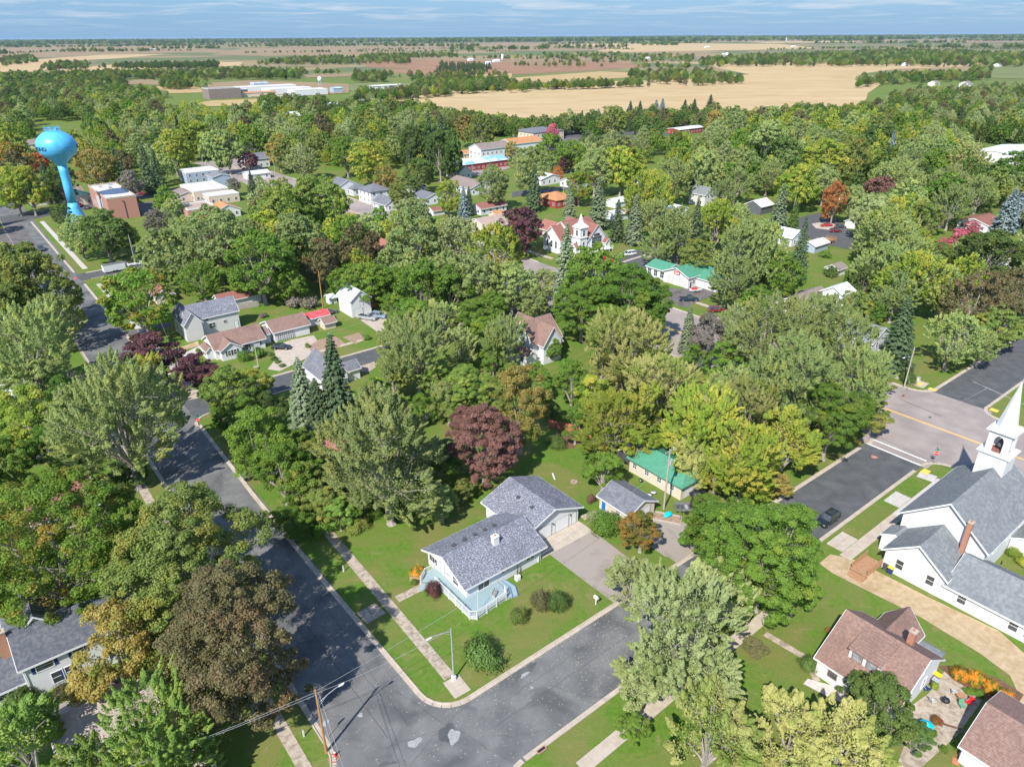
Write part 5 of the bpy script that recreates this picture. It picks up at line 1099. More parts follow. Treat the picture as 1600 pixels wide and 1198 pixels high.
# ------------------------------------------------------------------ trees
NR = np.random.RandomState(5)
def leaf_mesh(name, P, N, size, aspect=.62, T=None):
    n = len(P); N = N / (np.linalg.norm(N, axis=1, keepdims=True) + 1e-9)
    r = NR.normal(size=(n, 3)) if T is None else T + NR.normal(size=(n, 3)) * .35
    t = r - (r * N).sum(1, keepdims=True) * N; t /= (np.linalg.norm(t, axis=1, keepdims=True) + 1e-9)
    b = np.cross(N, t); s = size * NR.uniform(.7, 1.3, (n, 1))
    V = np.empty((n, 4, 3)); V[:, 0] = P - t * s * .5; V[:, 1] = P + b * s * aspect * .5 + N * s * .08; V[:, 2] = P + t * s * .5; V[:, 3] = P - b * s * aspect * .5 + N * s * .08
    me = bpy.data.meshes.new(name); me.vertices.add(4 * n); me.vertices.foreach_set('co', V.reshape(-1).astype(np.float32))
    me.loops.add(4 * n); me.loops.foreach_set('vertex_index', np.arange(4 * n, dtype=np.int32))
    me.polygons.add(n); me.polygons.foreach_set('loop_start', np.arange(0, 4 * n, 4, dtype=np.int32)); me.update(calc_edges=True)
    me.materials.append(LEAF['green']); return me
def unit(v): return v / (np.linalg.norm(v, axis=-1, keepdims=True) + 1e-9)
def rand_dir(n, zmin=-1.0):
    z = NR.uniform(zmin, 1, n); a = NR.uniform(0, 2 * np.pi, n); q = np.sqrt(1 - z * z); return np.stack([q * np.cos(a), q * np.sin(a), z], 1)
def crown(style, Rr, nleaf, lsize, seed, droop=0):
    """crown of radius Rr, base of trunk at the origin; returns mesh and limb tips"""
    NR.seed(seed); Hc = Rr * 1.08; cz = Rr * .28 + Hc * .98
    nl = 13 if Rr < 7 else 19
    d = rand_dir(nl, -.85); d[0] = (0, 0, 1)
    lc = d * np.array([Rr, Rr, Hc]) * NR.uniform(.50, .66, (nl, 1)) + (0, 0, cz); lr = Rr * NR.uniform(.36, .50, nl)
    if style == 'plume': nb, pr = int(Rr * Rr * 4.6), .55
    else: nb, pr = int(Rr * Rr * 4.4), .74
    C = []; A = []
    while len(C) < nb:
        k = NR.randint(nl); dd = rand_dir(1, -.8)[0]; out = unit(lc[k] - np.array([0, 0, cz - .3 * Rr])); dd = unit(dd + out * .55)
        p = lc[k] + dd * lr[k] * NR.uniform(.78, 1.06)
        dist = np.linalg.norm((p - lc), axis=1) / lr
        if (dist < .72).any() and NR.rand() < .85: continue
        C.append(p); A.append(unit(dd * .8 + out * .3))
    C = np.array(C); A = np.array(A); per = int(nleaf * .9 / nb); PP = []; NN = []; TT = []
    if style == 'plume':
        ax = unit(A * 1.0 + np.array([0, 0, .7]) + NR.normal(size=A.shape) * .22 + np.array([.12, .10, 0]))
        for c, x in zip(C, ax):
            L_ = NR.uniform(1.1, 2.4) * (Rr / 9) ** .5; rr = NR.uniform(.38, .70); u = NR.uniform(0, 1, (per, 1)) ** .8
            rad = unit(np.cross(rand_dir(per), x)); p = c - x * L_ * .35 + x * L_ * u + rad * rr * (1.15 - u) * np.sqrt(NR.uniform(.25, 1, (per, 1)))
            PP.append(p); NN.append(unit(rad * .8 + np.array([0, 0, .45]) + x * .15 + NR.normal(size=p.shape) * .5)); TT.append(np.repeat(x[None], per, 0))
    else:
        for c, a in zip(C, A):
            rr = NR.uniform(.65, 1.35) * (Rr / 9) ** .4 * pr; dd = unit(rand_dir(per, -.75) + a * .55)
            sq = np.array([1, 1, .8]); p = c + dd * sq * rr * NR.uniform(.5, 1.25, (per, 1))
            PP.append(p); NN.append(unit(dd * .75 + a * .25 + np.array([0, 0, .22]) + NR.normal(size=p.shape) * .6)); TT.append(NR.normal(size=p.shape))
    ni = nleaf - per * nb; k = NR.randint(nl, size=ni); p = lc[k] + rand_dir(ni) * lr[k][:, None] * NR.uniform(.2, .8, (ni, 1)); PP.append(p); NN.append(unit(NR.normal(size=p.shape) + (0, 0, .5))); TT.append(NR.normal(size=p.shape))
    P = np.concatenate(PP); N = np.concatenate(NN); T = np.concatenate(TT)
    P[:, 2] = np.maximum(P[:, 2], .4)
    return leaf_mesh('crown', P, N, lsize, T=T), lc, lr, cz
def trunk_mesh(lc, lr, cz, Rr, seed, n=7):
    rr = random.Random(seed); m = MB(); r0 = Rr * .048 + .1; fork = Rr * .45
    lean = (rr.uniform(-.05, .05) * Rr, rr.uniform(-.05, .05) * Rr)
    m.tube((0, 0, -.1), (lean[0] * .3, lean[1] * .3, .5), r0 * 1.5, r0 * 1.05, n, False); m.tube((lean[0] * .3, lean[1] * .3, .48), (lean[0], lean[1], fork), r0 * 1.05, r0 * .85, n, False)
    for c, l in zip(lc, lr):
        a = Vector((lean[0], lean[1], fork * rr.uniform(.75, 1.0))); b = Vector(tuple(c)); mid = a.lerp(b, .5) + Vector((rr.uniform(-.06, .06) * Rr, rr.uniform(-.06, .06) * Rr, -.05 * Rr)); mid.x *= .8; mid.y *= .8
        m.tube(a, mid, r0 * .55, r0 * .34, 5, False); m.tube(mid, b, r0 * .34, r0 * .16, 5, False)
        for _ in range(4 if Rr > 7 else 2):
            dd = Vector((rr.uniform(-1, 1), rr.uniform(-1, 1), rr.uniform(-.2, 1))).normalized() * l * rr.uniform(.7, 1.1)
            m.tube(b.lerp(mid, rr.uniform(0, .5)), b + dd, r0 * .15, .02, 4, False)
    me = m.mesh('trunk'); me.materials.append(M['bark']); return me
def conifer(Hh, Rr, per, lsize, seed, dens=1.0, narrow=False):
    NR.seed(seed); PP = []; NN = []; TT = []; z = Hh * .06
    tips = []
    while z < Hh * .985:
        f = 1 - z / Hh; nb = max(4, int((5 + 8 * f) * dens)); rad = Rr * (f ** (.72 if not narrow else .5)) * (1 if z > Hh * .12 else .75)
        a0 = NR.uniform(0, 6.28)
        for k in range(nb):
            a = a0 + 2 * np.pi * k / nb + NR.uniform(-.2, .2); L_ = rad * NR.uniform(.72, 1.12); d = np.array([math.cos(a), math.sin(a), 0]); side = np.array([-math.sin(a), math.cos(a), 0])
            q = max(6, int(per * (L_ / Rr + .15))); u = NR.uniform(.12, 1, (q, 1)); w = NR.uniform(-1, 1, (q, 1)) * (.10 + .26 * (1 - u)) * L_ * .95
            droop = -.30 * L_ * u ** 1.4 + .12 * L_ * u ** 3
            p = np.array([0, 0, z]) + d * u * L_ + side * w + np.array([0, 0, 1]) * (droop - abs(w) * .28 + NR.uniform(-.12, .10, (q, 1)) * (.5 + f))
            PP.append(p); NN.append(unit(np.array([0, 0, 1.0]) + d * .45 + NR.normal(size=p.shape) * .38)); TT.append(np.repeat((d * .9 - np.array([0, 0, .25]))[None], q, 0) + side * np.sign(w) * .6)
        z += Hh * .034 * (.7 + .6 * f)
    P, N, T = map(np.concatenate, (PP, NN, TT)); return leaf_mesh('crown', P, N, lsize, .42, T)
def spruce_trunk(Hh):
    m = MB(); m.tube((0, 0, -.1), (0, 0, Hh * .95), Hh * .016 + .08, .03, 7, False); me = m.mesh('trunk'); me.materials.append(M['bark_dark']); return me
def bush(Rr, n, ls, seed):
    NR.seed(seed); k = 22; c = rand_dir(k, 0) * Rr * NR.uniform(.35, .8, (k, 1)); c[:, 2] = abs(c[:, 2]) * .9 + .25 * Rr; i = NR.randint(k, size=n); d = rand_dir(n, -.5); p = c[i] + d * Rr * .36 * NR.uniform(.4, 1.3, (n, 1)); p[:, 2] = np.maximum(p[:, 2], .03)
    return leaf_mesh('foliage', p, unit(d + unit(p) * .6 + NR.normal(size=p.shape) * .35), ls)
def bare_tree(seed, Hh=9):
    rr = random.Random(seed); m = MB()
    def br(a, d, L_, r, lev):
        b = a + d * L_; m.tube(a, b, r, r * .6, 4, False)
        if lev == 0: return
        for _ in range(4 if lev > 1 else 5):
            nd = (d + Vector((rr.uniform(-1, 1), rr.uniform(-1, 1), rr.uniform(-.35, .8))) * .75).normalized(); br(a.lerp(b, rr.uniform(.45, 1)), nd, L_ * rr.uniform(.55, .8), r * .5, lev - 1)
    br(Vector((0, 0, 0)), Vector((.05, 0, 1)), Hh * .34, .16, 4); me = m.mesh('trunk'); me.materials.append(M['bark']); return me

PROTO = {}
def make(key, style, Rr, n, ls, seed):
    me, lc, lr, cz = crown(style, Rr, n, ls, seed); PROTO.setdefault(key, []).append((me, trunk_mesh(lc, lr, cz, Rr, seed), Rr))
for i in range(4): make(('round', 'near'), 'round', 9, 92000, .29, 10 + i)
for i in range(4): make(('plume', 'near'), 'plume', 9, 92000, .29, 20 + i)
for i in range(2): make(('round', 'nsmall'), 'round', 4.5, 24000, .26, 30 + i)
for i in range(2): make(('plume', 'nsmall'), 'plume', 4.5, 24000, .26, 35 + i)
for i in range(4): make(('round', 'mid'), 'round', 7, 14500, .52, 40 + i)
for i in range(4): make(('plume', 'mid'), 'plume', 7, 14500, .50, 50 + i)
for i in range(3): make(('round', 'far'), 'round', 7, 3600, .95, 60 + i)
for i in range(3): make(('plume', 'far'), 'plume', 7, 3600, .90, 65 + i)
for lod, per, ls, dens in (('near', 210, .34, 1.25), ('mid', 50, .62, 1.0), ('far', 14, 1.2, .8)):
    for i in range(2): PROTO.setdefault(('spruce', lod), []).append((conifer(16, 4.0, per, ls, 70 + i, dens), spruce_trunk(16), 4.0))
PROTO[('cedar', 'near')] = [(conifer(6, 1.25, 60, .22, 80, 1.6, True), spruce_trunk(6), 1.25)]
for i in range(3): PROTO.setdefault(('bush', 'near'), []).append((bush(1.5, 5200, .15, 90 + i), None, 1.5))
for i in range(2): PROTO.setdefault(('bush', 'mid'), []).append((bush(1.5, 900, .34, 95 + i), None, 1.5))
PROTO[('bare', 'near')] = [(None, bare_tree(3), 4.0), (None, bare_tree(4), 4.0)]

COLW = {'fresh': 'fresh light green', 'silver': 'silvery green', 'pale': 'pale gray-green', 'lime': 'yellow-green', 'cream': 'creamy yellow-green', 'green': 'bright green', 'dark': 'dark green', 'olive': 'olive green', 'bronze': 'bronze-brown', 'gold': 'golden brown',
        'orange': 'orange', 'rust': 'rust-orange', 'maple_turn': 'green and orange', 'purple': 'dark purple', 'plum': 'plum-brown', 'pink': 'pink-red', 'grayleaf': 'gray thin-leaved', 'spruce': 'dark', 'spruce_light': 'gray-green', 'bluespruce': 'silvery blue', 'cedar': 'green',
        'flower_orange': 'orange-flowered', 'flower_red': 'red-flowered'}
TREES = []   # (obj, x, y, species, shape, radius)
def tree(x, y, r, h, sp, shape, label=None, named=None):
    d = math.hypot(x, y); big = r > 6.2
    lod = ('near' if big else 'nsmall') if d < 175 else ('mid' if d < 420 else 'far')
    if shape in ('spruce',): lod = 'near' if d < 175 else ('mid' if d < 420 else 'far')
    if shape in ('cedar', 'bare'): lod = 'near'
    if shape == 'bush': lod = 'near' if d < 170 else 'mid'
    L_ = PROTO[(shape, lod)]; cme, tme, R0 = L_[rnd.randrange(len(L_))]
    nm = {'spruce': 'spruce_tree', 'cedar': 'cedar_tree', 'bush': 'shrub', 'bare': 'bare_tree'}.get(shape, 'shade_tree')
    if named: nm = named
    o = bpy.data.objects.new(nm, None); COL.objects.link(o); o.location = (x, y, 0); o.rotation_euler = (0, 0, rnd.uniform(0, 6.28))
    base_h = {'round': R0 * .28 + R0 * 2.16, 'plume': R0 * .28 + R0 * 2.16, 'spruce': 16, 'cedar': 6, 'bush': 1.5, 'bare': 9}[shape]
    k = r / R0; kz = h / base_h if h else k
    o.scale = (k * rnd.uniform(.86, 1.14), k * rnd.uniform(.86, 1.14), kz)
    if cme is not None:
        c = link('crown' if shape != 'bush' else 'foliage', cme, None, o); c.material_slots[0].link = 'OBJECT'; c.material_slots[0].material = LEAF[sp]
    if tme is not None: link('trunk', tme, None, o)
    o['category'] = 'shrub' if shape == 'bush' else 'tree'
    if label: o['label'] = label
    TREES.append([o, x, y, sp, shape, r]); return o
def T(cx, cy, wpx, sp, shape='round', hk=1.0, label=None, h=None, maxr=10.5):
    """a tree whose crown is seen round pixel (cx,cy) with width wpx"""
    zc = 6.0
    for _ in range(6):
        g = G(cx, cy, zc); dist = math.sqrt(g[0] ** 2 + g[1] ** 2 + (CAM_H - zc) ** 2)
        zdepth = g[1] * math.cos(PITCH) + (CAM_H - zc) * math.sin(PITCH); r = wpx * 1.07 * zdepth / F / 2
        if shape in ('round', 'plume'): rr = min(r, maxr); H_ = h or (2.4 if shape == 'round' else 2.2) * rr * hk; zc = H_ * .57
        elif shape == 'spruce': H_ = h or r * 4.2 * hk; zc = H_ * .42
        elif shape == 'cedar': H_ = h or r * 5 * hk; zc = H_ * .5
        elif shape == 'bush': H_ = h or r * 1.25 * hk; zc = H_ * .5
        else: H_ = h or r * 2.4; zc = H_ * .6
        zc = min(zc, 16)
    if shape in ('round', 'plume') and r > maxr:      # too wide for one tree: a clump of trees standing together
        n = 2 if r < maxr * 1.7 else 3; out = []
        for i in range(n):
            a = R(10) + (2 * P_ * i / n if n > 2 else P_ * i); q = r - r / (1.35 if n == 2 else 1.7)
            out.append(tree(g[0] + q * math.cos(a), g[1] + q * math.sin(a) * .8, r / (1.45 if n == 2 else 1.75), H_ * rnd.uniform(.85, 1.0), sp, shape))
        return out[0]
    return tree(g[0], g[1], r, H_, sp, shape, label)

near = [
 (40, 1165, 150, 'fresh', 'plume'), (150, 1185, 120, 'fresh', 'plume'), (252, 1135, 180, 'fresh', 'plume'), (300, 1185, 90, 'fresh', 'plume'), (110, 1120, 60, 'fresh', 'plume', .8),
 (372, 1000, 222, 'bronze', 'round', 1.05), (180, 1012, 125, 'gold', 'round', 1.2), (292, 880, 210, 'olive', 'round'), (88, 862, 225, 'maple_turn', 'round'),
 (185, 655, 178, 'silver', 'plume', 1.1), (228, 590, 70, 'lime', 'plume'), (130, 660, 60, 'pale', 'plume'), (40, 655, 95, 'lime', 'round'), (75, 700, 70, 'green', 'round'), (15, 720, 80, 'green', 'round'), (100, 620, 60, 'green', 'round'), (20, 800, 85, 'green', 'bush'), (-15, 760, 70, 'green', 'round'),
 (40, 545, 130, 'silver', 'plume'), (85, 500, 80, 'silver', 'plume'), (50, 440, 125, 'olive', 'round'), (-10, 490, 90, 'olive', 'round'), (-30, 640, 90, 'green', 'round'),
 (241, 556, 74, 'purple', 'round', .95), (221, 540, 40, 'purple', 'round', .9), (308, 580, 62, 'purple', 'round', .85), (217, 468, 100, 'maple_turn', 'round', .95),
 (122, 366, 64, 'silver', 'round', .85), (162, 362, 76, 'dark', 'round', .85), (95, 335, 30, 'dark', 'round'),
 (285, 370, 70, 'silver', 'plume'), (335, 375, 100, 'silver', 'round'), (300, 400, 50, 'silver', 'plume'), (405, 410, 95, 'green', 'round'), (388, 375, 60, 'silver', 'plume'), (315, 435, 70, 'green', 'plume', .8), (270, 330, 36, 'silver', 'round'), (243, 345, 34, 'grayleaf', 'round'),
 (440, 330, 80, 'fresh', 'round'), (495, 310, 90, 'fresh', 'round'), (522, 318, 44, 'green', 'round', .9), (460, 375, 80, 'silver', 'round'), (420, 360, 60, 'lime', 'round'), (505, 405, 66, 'bronze', 'round'), (548, 370, 60, 'green', 'round'), (530, 440, 40, 'green', 'round'), (454, 443, 48, 'green', 'round', .9), (575, 440, 78, 'green', 'round', .7), (475, 350, 50, 'green', 'round'),
 (652, 375, 88, 'silver', 'round', 1.1), (640, 340, 60, 'pale', 'round'),  (712, 385, 85, 'pale', 'plume'), (775, 400, 95, 'lime', 'plume'), (745, 440, 85, 'silver', 'round'), (660, 450, 85, 'green', 'round'), (700, 455, 75, 'green', 'round'), (800, 445, 70, 'silver', 'round'), (620, 480, 50, 'green', 'round'), (640, 500, 60, 'green', 'round'),
 (650, 545, 120, 'silver', 'plume'), (690, 500, 60, 'silver', 'plume'), (720, 540, 60, 'silver', 'plume'), (612, 585, 60, 'lime', 'plume'), (725, 610, 95, 'fresh', 'round', .7), (680, 600, 60, 'green', 'round', .8), (770, 560, 45, 'green', 'round'), (790, 530, 80, 'silver', 'plume'), (770, 480, 50, 'green', 'round'), (745, 500, 60, 'green', 'round'),
 (415, 690, 105, 'green', 'round'), (385, 650, 60, 'green', 'round'), (440, 740, 90, 'green', 'round'), (358, 610, 80, 'fresh', 'round', .9), (395, 600, 60, 'lime', 'round', .8), (470, 760, 75, 'olive', 'round', .9), (510, 790, 70, 'olive', 'round', .8), (540, 745, 60, 'green', 'round', .9), (560, 790, 60, 'green', 'round', .7), (420, 640, 50, 'dark', 'round'),
 (755, 690, 108, 'plum', 'round', 1.0), (725, 660, 45, 'plum', 'round'), (813, 632, 88, 'gold', 'round', 1.4), (1165, 1160, 90, 'cream', 'plume', .85),
 (930, 440, 110, 'green', 'round'), (985, 470, 100, 'green', 'round'), (910, 480, 80, 'green', 'round'), (955, 520, 80, 'green', 'round'), (1010, 500, 60, 'green', 'round'), (865, 545, 30, 'green', 'round'), (885, 580, 40, 'green', 'round'),
 (975, 540, 120, 'cream', 'plume'), (940, 570, 70, 'cream', 'plume'), (1035, 600, 110, 'cream', 'plume', .9), (1010, 640, 80, 'lime', 'plume'), (960, 660, 105, 'lime', 'plume'), (1000, 690, 60, 'lime', 'round'), (893, 600, 55, 'green', 'round', 1.2), (900, 660, 55, 'green', 'round', 1.0), (860, 640, 30, 'dark', 'round', .8),
 (1100, 660, 120, 'lime', 'plume'), (1170, 640, 110, 'cream', 'plume'), (1165, 715, 125, 'lime', 'plume'), (1225, 690, 100, 'lime', 'plume'), (1090, 720, 70, 'cream', 'plume'), (1210, 755, 55, 'gold', 'plume', .7),
 (1205, 530, 130, 'silver', 'plume'), (1290, 530, 130, 'silver', 'plume'), (1250, 600, 150, 'silver', 'plume'), (1340, 600, 110, 'silver', 'plume'), (1300, 650, 110, 'green', 'round'), (1365, 650, 60, 'olive', 'round', .8), (1190, 590, 70, 'silver', 'plume'), (1150, 500, 50, 'pale', 'plume'),
 (1110, 530, 70, 'grayleaf', 'round'), (1130, 570, 70, 'green', 'round'), (1085, 560, 40, 'green', 'round'),
 (1175, 395, 110, 'silver', 'plume', 1.1), (1150, 440, 70, 'silver', 'plume'), (1215, 430, 70, 'green', 'round'), (1060, 365, 75, 'silver', 'plume'), (1120, 350, 70, 'lime', 'plume'), (1030, 385, 50, 'silver', 'plume'), (1090, 400, 50, 'olive', 'round'), (1150, 350, 60, 'silver', 'plume'), (1185, 470, 45, 'green', 'round'), (1170, 490, 40, 'lime', 'round'),
 (1390, 370, 85, 'silver', 'plume'), (1380, 420, 80, 'silver', 'plume'), (1420, 400, 60, 'silver', 'plume'), (1350, 440, 50, 'dark', 'round'), (1350, 380, 40, 'silver', 'round'), (1360, 335, 60, 'pale', 'round'), (1440, 345, 60, 'olive', 'round'), (1548, 396, 76, 'dark', 'round', .9), (1498, 378, 50, 'pink', 'round', .8), (1520, 355, 25, 'pink', 'round', .8), (1470, 400, 40, 'olive', 'round'),
 (1430, 440, 90, 'lime', 'plume'), (1475, 450, 80, 'silver', 'plume'), (1400, 460, 70, 'silver', 'plume'), (1530, 470, 90, 'bronze', 'plume'), (1585, 460, 80, 'bronze', 'plume'), (1490, 530, 90, 'silver', 'plume', .9), (1530, 540, 60, 'silver', 'plume', .9), (1560, 510, 60, 'olive', 'round'), (1340, 480, 50, 'olive', 'round'), (1310, 500, 40, 'olive', 'round'), (1380, 600, 40, 'olive', 'round', .7), (1360, 490, 40, 'green', 'round'),
 (1195, 865, 175, 'green', 'round', .9), (1130, 835, 110, 'green', 'round', .8), (1240, 820, 70, 'green', 'round', .8), (1245, 915, 80, 'green', 'round', .7),
 (1065, 985, 200, 'pale', 'plume', 1.05), (1125, 925, 110, 'pale', 'plume', .95), (990, 910, 90, 'pale', 'plume', .85), (1015, 1060, 100, 'pale', 'plume', .8), (1105, 1150, 160, 'cream', 'plume', .9), (1235, 1145, 130, 'cream', 'plume', .9), (1310, 1165, 150, 'cream', 'plume', .9), (1260, 1195, 100, 'cream', 'plume', .8),
 (1385, 1110, 105, 'dark', 'round', .9), (1340, 1070, 55, 'dark', 'round', .8), (1430, 1150, 60, 'dark', 'round', .7), (990, 1135, 48, 'green', 'round', .8), (1180, 1010, 40, 'bronze', 'round', .6),
 (1003, 828, 62, 'orange', 'round', .95), (943, 737, 66, 'green', 'round', .85), (1105, 790, 45, 'green', 'round', .7), (1085, 845, 50, 'green', 'round', .6),
 (690, 785, 66, 'silver', 'round', .8), (695, 715, 60, 'silver', 'round', .9), (722, 765, 40, 'olive', 'round', .8), (455, 815, 60, 'green', 'round', .8), (385, 725, 50, 'fresh', 'round', .8), (350, 660, 36, 'green', 'round', .8), (495, 745, 60, 'green', 'round', .9), (530, 800, 60, 'fresh', 'round', .8), (590, 690, 60, 'green', 'round', .8), (640, 700, 50, 'dark', 'round', .8), (700, 625, 60, 'silver', 'round'), (660, 640, 50, 'green', 'round', .9), (735, 640, 50, 'green', 'round', .8), (780, 640, 36, 'olive', 'round', .8), (690, 730, 50, 'green', 'round', .8), (660, 745, 46, 'dark', 'round', .8), (840, 580, 30, 'green', 'round'), (800, 590, 46, 'green', 'round', .9), (850, 600, 36, 'green', 'round'), (760, 520, 50, 'green', 'round'), (830, 470, 50, 'silver', 'round'), (850, 440, 40, 'silver', 'round'), (700, 420, 50, 'silver', 'round'), (590, 500, 0, 'green', 'round'), (610, 540, 50, 'silver', 'round'), (585, 620, 60, 'green', 'round', .9), (560, 640, 50, 'green', 'round', .9), (545, 690, 46, 'green', 'round', .9), (1140, 610, 80, 'silver', 'plume'), (1060, 640, 60, 'cream', 'plume'), (930, 620, 60, 'lime', 'round'), (1040, 470, 0, 'green', 'round'), (1120, 740, 60, 'lime', 'plume'), (1180, 770, 50, 'lime', 'plume', .7), (60, 600, 70, 'silver', 'round'), (5, 560, 60, 'olive', 'round'), (200, 740, 50, 'dark', 'round', .7), (470, 700, 60, 'green', 'round'), (480, 720, 60, 'olive', 'round'), (590, 750, 50, 'green', 'round', .8), (640, 770, 50, 'green', 'round', .8), (370, 560, 0, 'green', 'round'),  (600, 440, 60, 'green', 'round', .8), (350, 400, 60, 'silver', 'round'), (450, 400, 60, 'green', 'round'), (380, 440, 50, 'green', 'round', .8), (545, 350, 40, 'lime', 'round', .8), (1045, 1000, 60, 'pale', 'plume'),
 (1290, 250, 60, 'lime', 'round'), (1332, 242, 60, 'olive', 'round'), (1270, 255, 40, 'olive', 'round'), (1243, 285, 72, 'lime', 'round', .9), (1290, 285, 50, 'silver', 'round'), (1200, 275, 45, 'silver', 'plume'), (1260, 215, 60, 'silver', 'plume'), (1220, 240, 50, 'dark', 'round'), (1200, 215, 50, 'silver', 'round'), (1305, 312, 36, 'rust', 'round', 1.5), (1333, 315, 36, 'silver', 'round', 1.4), (1375, 300, 46, 'plum', 'round'), (1370, 325, 44, 'green', 'round'), (1405, 283, 68, 'silver', 'plume'), (1450, 238, 80, 'silver', 'plume'), (1515, 250, 70, 'cream', 'plume'), (1470, 290, 80, 'silver', 'plume'), (1420, 260, 50, 'silver', 'plume'), (1530, 300, 50, 'silver', 'plume'), (1488, 320, 60, 'silver', 'plume'), (1585, 265, 48, 'green', 'round'), (1560, 280, 40, 'lime', 'round'), (1460, 340, 40, 'grayleaf', 'round'),
 (30, 285, 74, 'lime', 'round'), (20, 250, 50, 'orange', 'round'), (60, 255, 30, 'rust', 'round'), (10, 225, 50, 'lime', 'round'), (150, 262, 60, 'gold', 'round'), (120, 235, 50, 'lime', 'round'), (95, 285, 50, 'dark', 'round'), (205, 285, 36, 'grayleaf', 'round'), (270, 235, 55, 'lime', 'round'), (345, 232, 60, 'silver', 'round'), (300, 215, 60, 'lime', 'round'), (392, 222, 46, 'green', 'round'), (387, 252, 32, 'purple', 'round', .8), (435, 235, 44, 'gold', 'round'), (472, 250, 46, 'pale', 'plume'), (540, 240, 50, 'green', 'round'), (575, 250, 54, 'lime', 'round'), (602, 280, 36, 'gold', 'round', 1.2), (628, 300, 40, 'olive', 'round'), (595, 240, 34, 'lime', 'round'), (617, 236, 28, 'purple', 'round', .8), (655, 230, 60, 'dark', 'round', 1.2), (695, 235, 60, 'dark', 'round', 1.2), (655, 270, 44, 'dark', 'round'), (700, 306, 40, 'lime', 'round', 1.2), (770, 288, 56, 'silver', 'round'), (816, 357, 70, 'purple', 'round', .9), (905, 290, 40, 'maple_turn', 'round', 1.1), (980, 258, 70, 'lime', 'round'), (1010, 300, 80, 'lime', 'plume'), (985, 325, 26, 'gold', 'round', .8), (860, 232, 42, 'green', 'round'), (893, 240, 40, 'green', 'round'), (886, 253, 26, 'purple', 'round', .9), (830, 262, 60, 'silver', 'round'), (930, 262, 60, 'silver', 'round'), (955, 235, 50, 'silver', 'round'), (1050, 280, 60, 'silver', 'plume'), (1105, 265, 70, 'silver', 'round'), (1150, 285, 56, 'silver', 'plume', .9), (1130, 305, 44, 'silver', 'plume'), (1025, 340, 60, 'silver', 'plume', .9), (870, 270, 20, 'rust', 'round'), (730, 200, 40, 'gold', 'round'), (750, 205, 44, 'olive', 'round'), (863, 205, 18, 'pink', 'round', 1.2), (925, 205, 26, 'green', 'round'), (955, 190, 40, 'olive', 'round'), (1000, 195, 22, 'dark', 'round'), (1115, 190, 32, 'gold', 'round'), (1013, 190, 26, 'gold', 'round'), (365, 290, 22, 'grayleaf', 'round'), (800, 235, 24, 'gold', 'round')]
for a in near:
    if a[2] > 0: T(*a)
# the tall maple at the back of the lawn, with its trunk in view
tm = tree(*W(33.6, 11.4)[:2], 10.0, 23, 'silver', 'plume', 'very tall silvery maple with bare lower trunk beside the corner lawn')
tm.scale.z *= 1.0; FOOT.append((tm.location.x, tm.location.y, 2, 2))
for a in [(475, 635, 66, 'spruce_light', 'spruce'), (528, 630, 90, 'spruce', 'spruce'), (500, 660, 60, 'spruce', 'spruce'), (884, 432, 52, 'spruce_light', 'spruce', 1.25), (912, 445, 46, 'spruce_light', 'spruce', 1.0), (1405, 530, 66, 'spruce', 'spruce', .85), (1576, 335, 46, 'bluespruce', 'spruce', .68), (1600, 322, 40, 'bluespruce', 'spruce', .75),
          (1392, 235, 22, 'bluespruce', 'spruce'), (1218, 335, 36, 'spruce_light', 'spruce', 1.0), (1250, 400, 34, 'spruce', 'spruce', 1.4), (1085, 375, 40, 'spruce', 'spruce', 1.3), (1075, 520, 34, 'spruce_light', 'spruce', 1.1), (183, 262, 24, 'spruce', 'spruce'), (230, 270, 34, 'spruce', 'spruce'), (245, 268, 26, 'spruce', 'spruce'), (75, 290, 30, 'spruce', 'spruce'),
          (725, 325, 26, 'bluespruce', 'spruce'), (733, 318, 20, 'spruce', 'spruce'), (835, 300, 32, 'spruce', 'spruce'), (935, 325, 36, 'spruce_light', 'spruce'), (890, 322, 30, 'spruce_light', 'spruce'), (992, 350, 36, 'spruce_light', 'spruce'), (965, 350, 30, 'spruce', 'spruce'), (395, 300, 26, 'spruce', 'spruce'), (280, 212, 22, 'spruce', 'spruce'), (690, 215, 26, 'spruce', 'spruce'), (670, 210, 26, 'spruce', 'spruce'), (640, 260, 24, 'spruce', 'spruce'), (1240, 345, 26, 'cedar', 'spruce'),
          (935, 182, 14, 'bluespruce', 'spruce', .62), (980, 180, 12, 'spruce', 'spruce', .62), (1025, 168, 14, 'bluespruce', 'spruce', .62), (1035, 166, 14, 'bluespruce', 'spruce', .62), (985, 168, 12, 'spruce', 'spruce', .62), (1000, 168, 12, 'spruce', 'spruce', .62), (1070, 168, 14, 'spruce', 'spruce', .62), (1085, 165, 12, 'spruce', 'spruce', .62), (1110, 160, 14, 'spruce', 'spruce', .62),
          (128, 742, 26, 'cedar', 'cedar'), (142, 752, 20, 'cedar', 'cedar'), (1322, 440, 14, 'cedar', 'cedar')]: T(*a)
for i in range(13): T(1478 + i * 10.5, 206 + (i % 3) * 3, 20, 'dark', 'spruce', .7, ['first', 'second', 'third', 'fourth', 'fifth', 'sixth', 'seventh', 'eighth', 'ninth', 'tenth', 'eleventh', 'twelfth', 'thirteenth'][i] + ' pine from the left in the dark row behind the white warehouse')
for a in [(140, 590, 60, 'bark', 'bare'), (105, 582, 50, 'bark', 'bare'), (52, 590, 40, 'bark', 'bare'), (500, 740, 60, 'bark', 'bare'), (470, 770, 50, 'bark', 'bare'), (1455, 345, 26, 'bark', 'bare'), (1100, 510, 40, 'bark', 'bare'), (1115, 540, 40, 'bark', 'bare')]: T(*a)
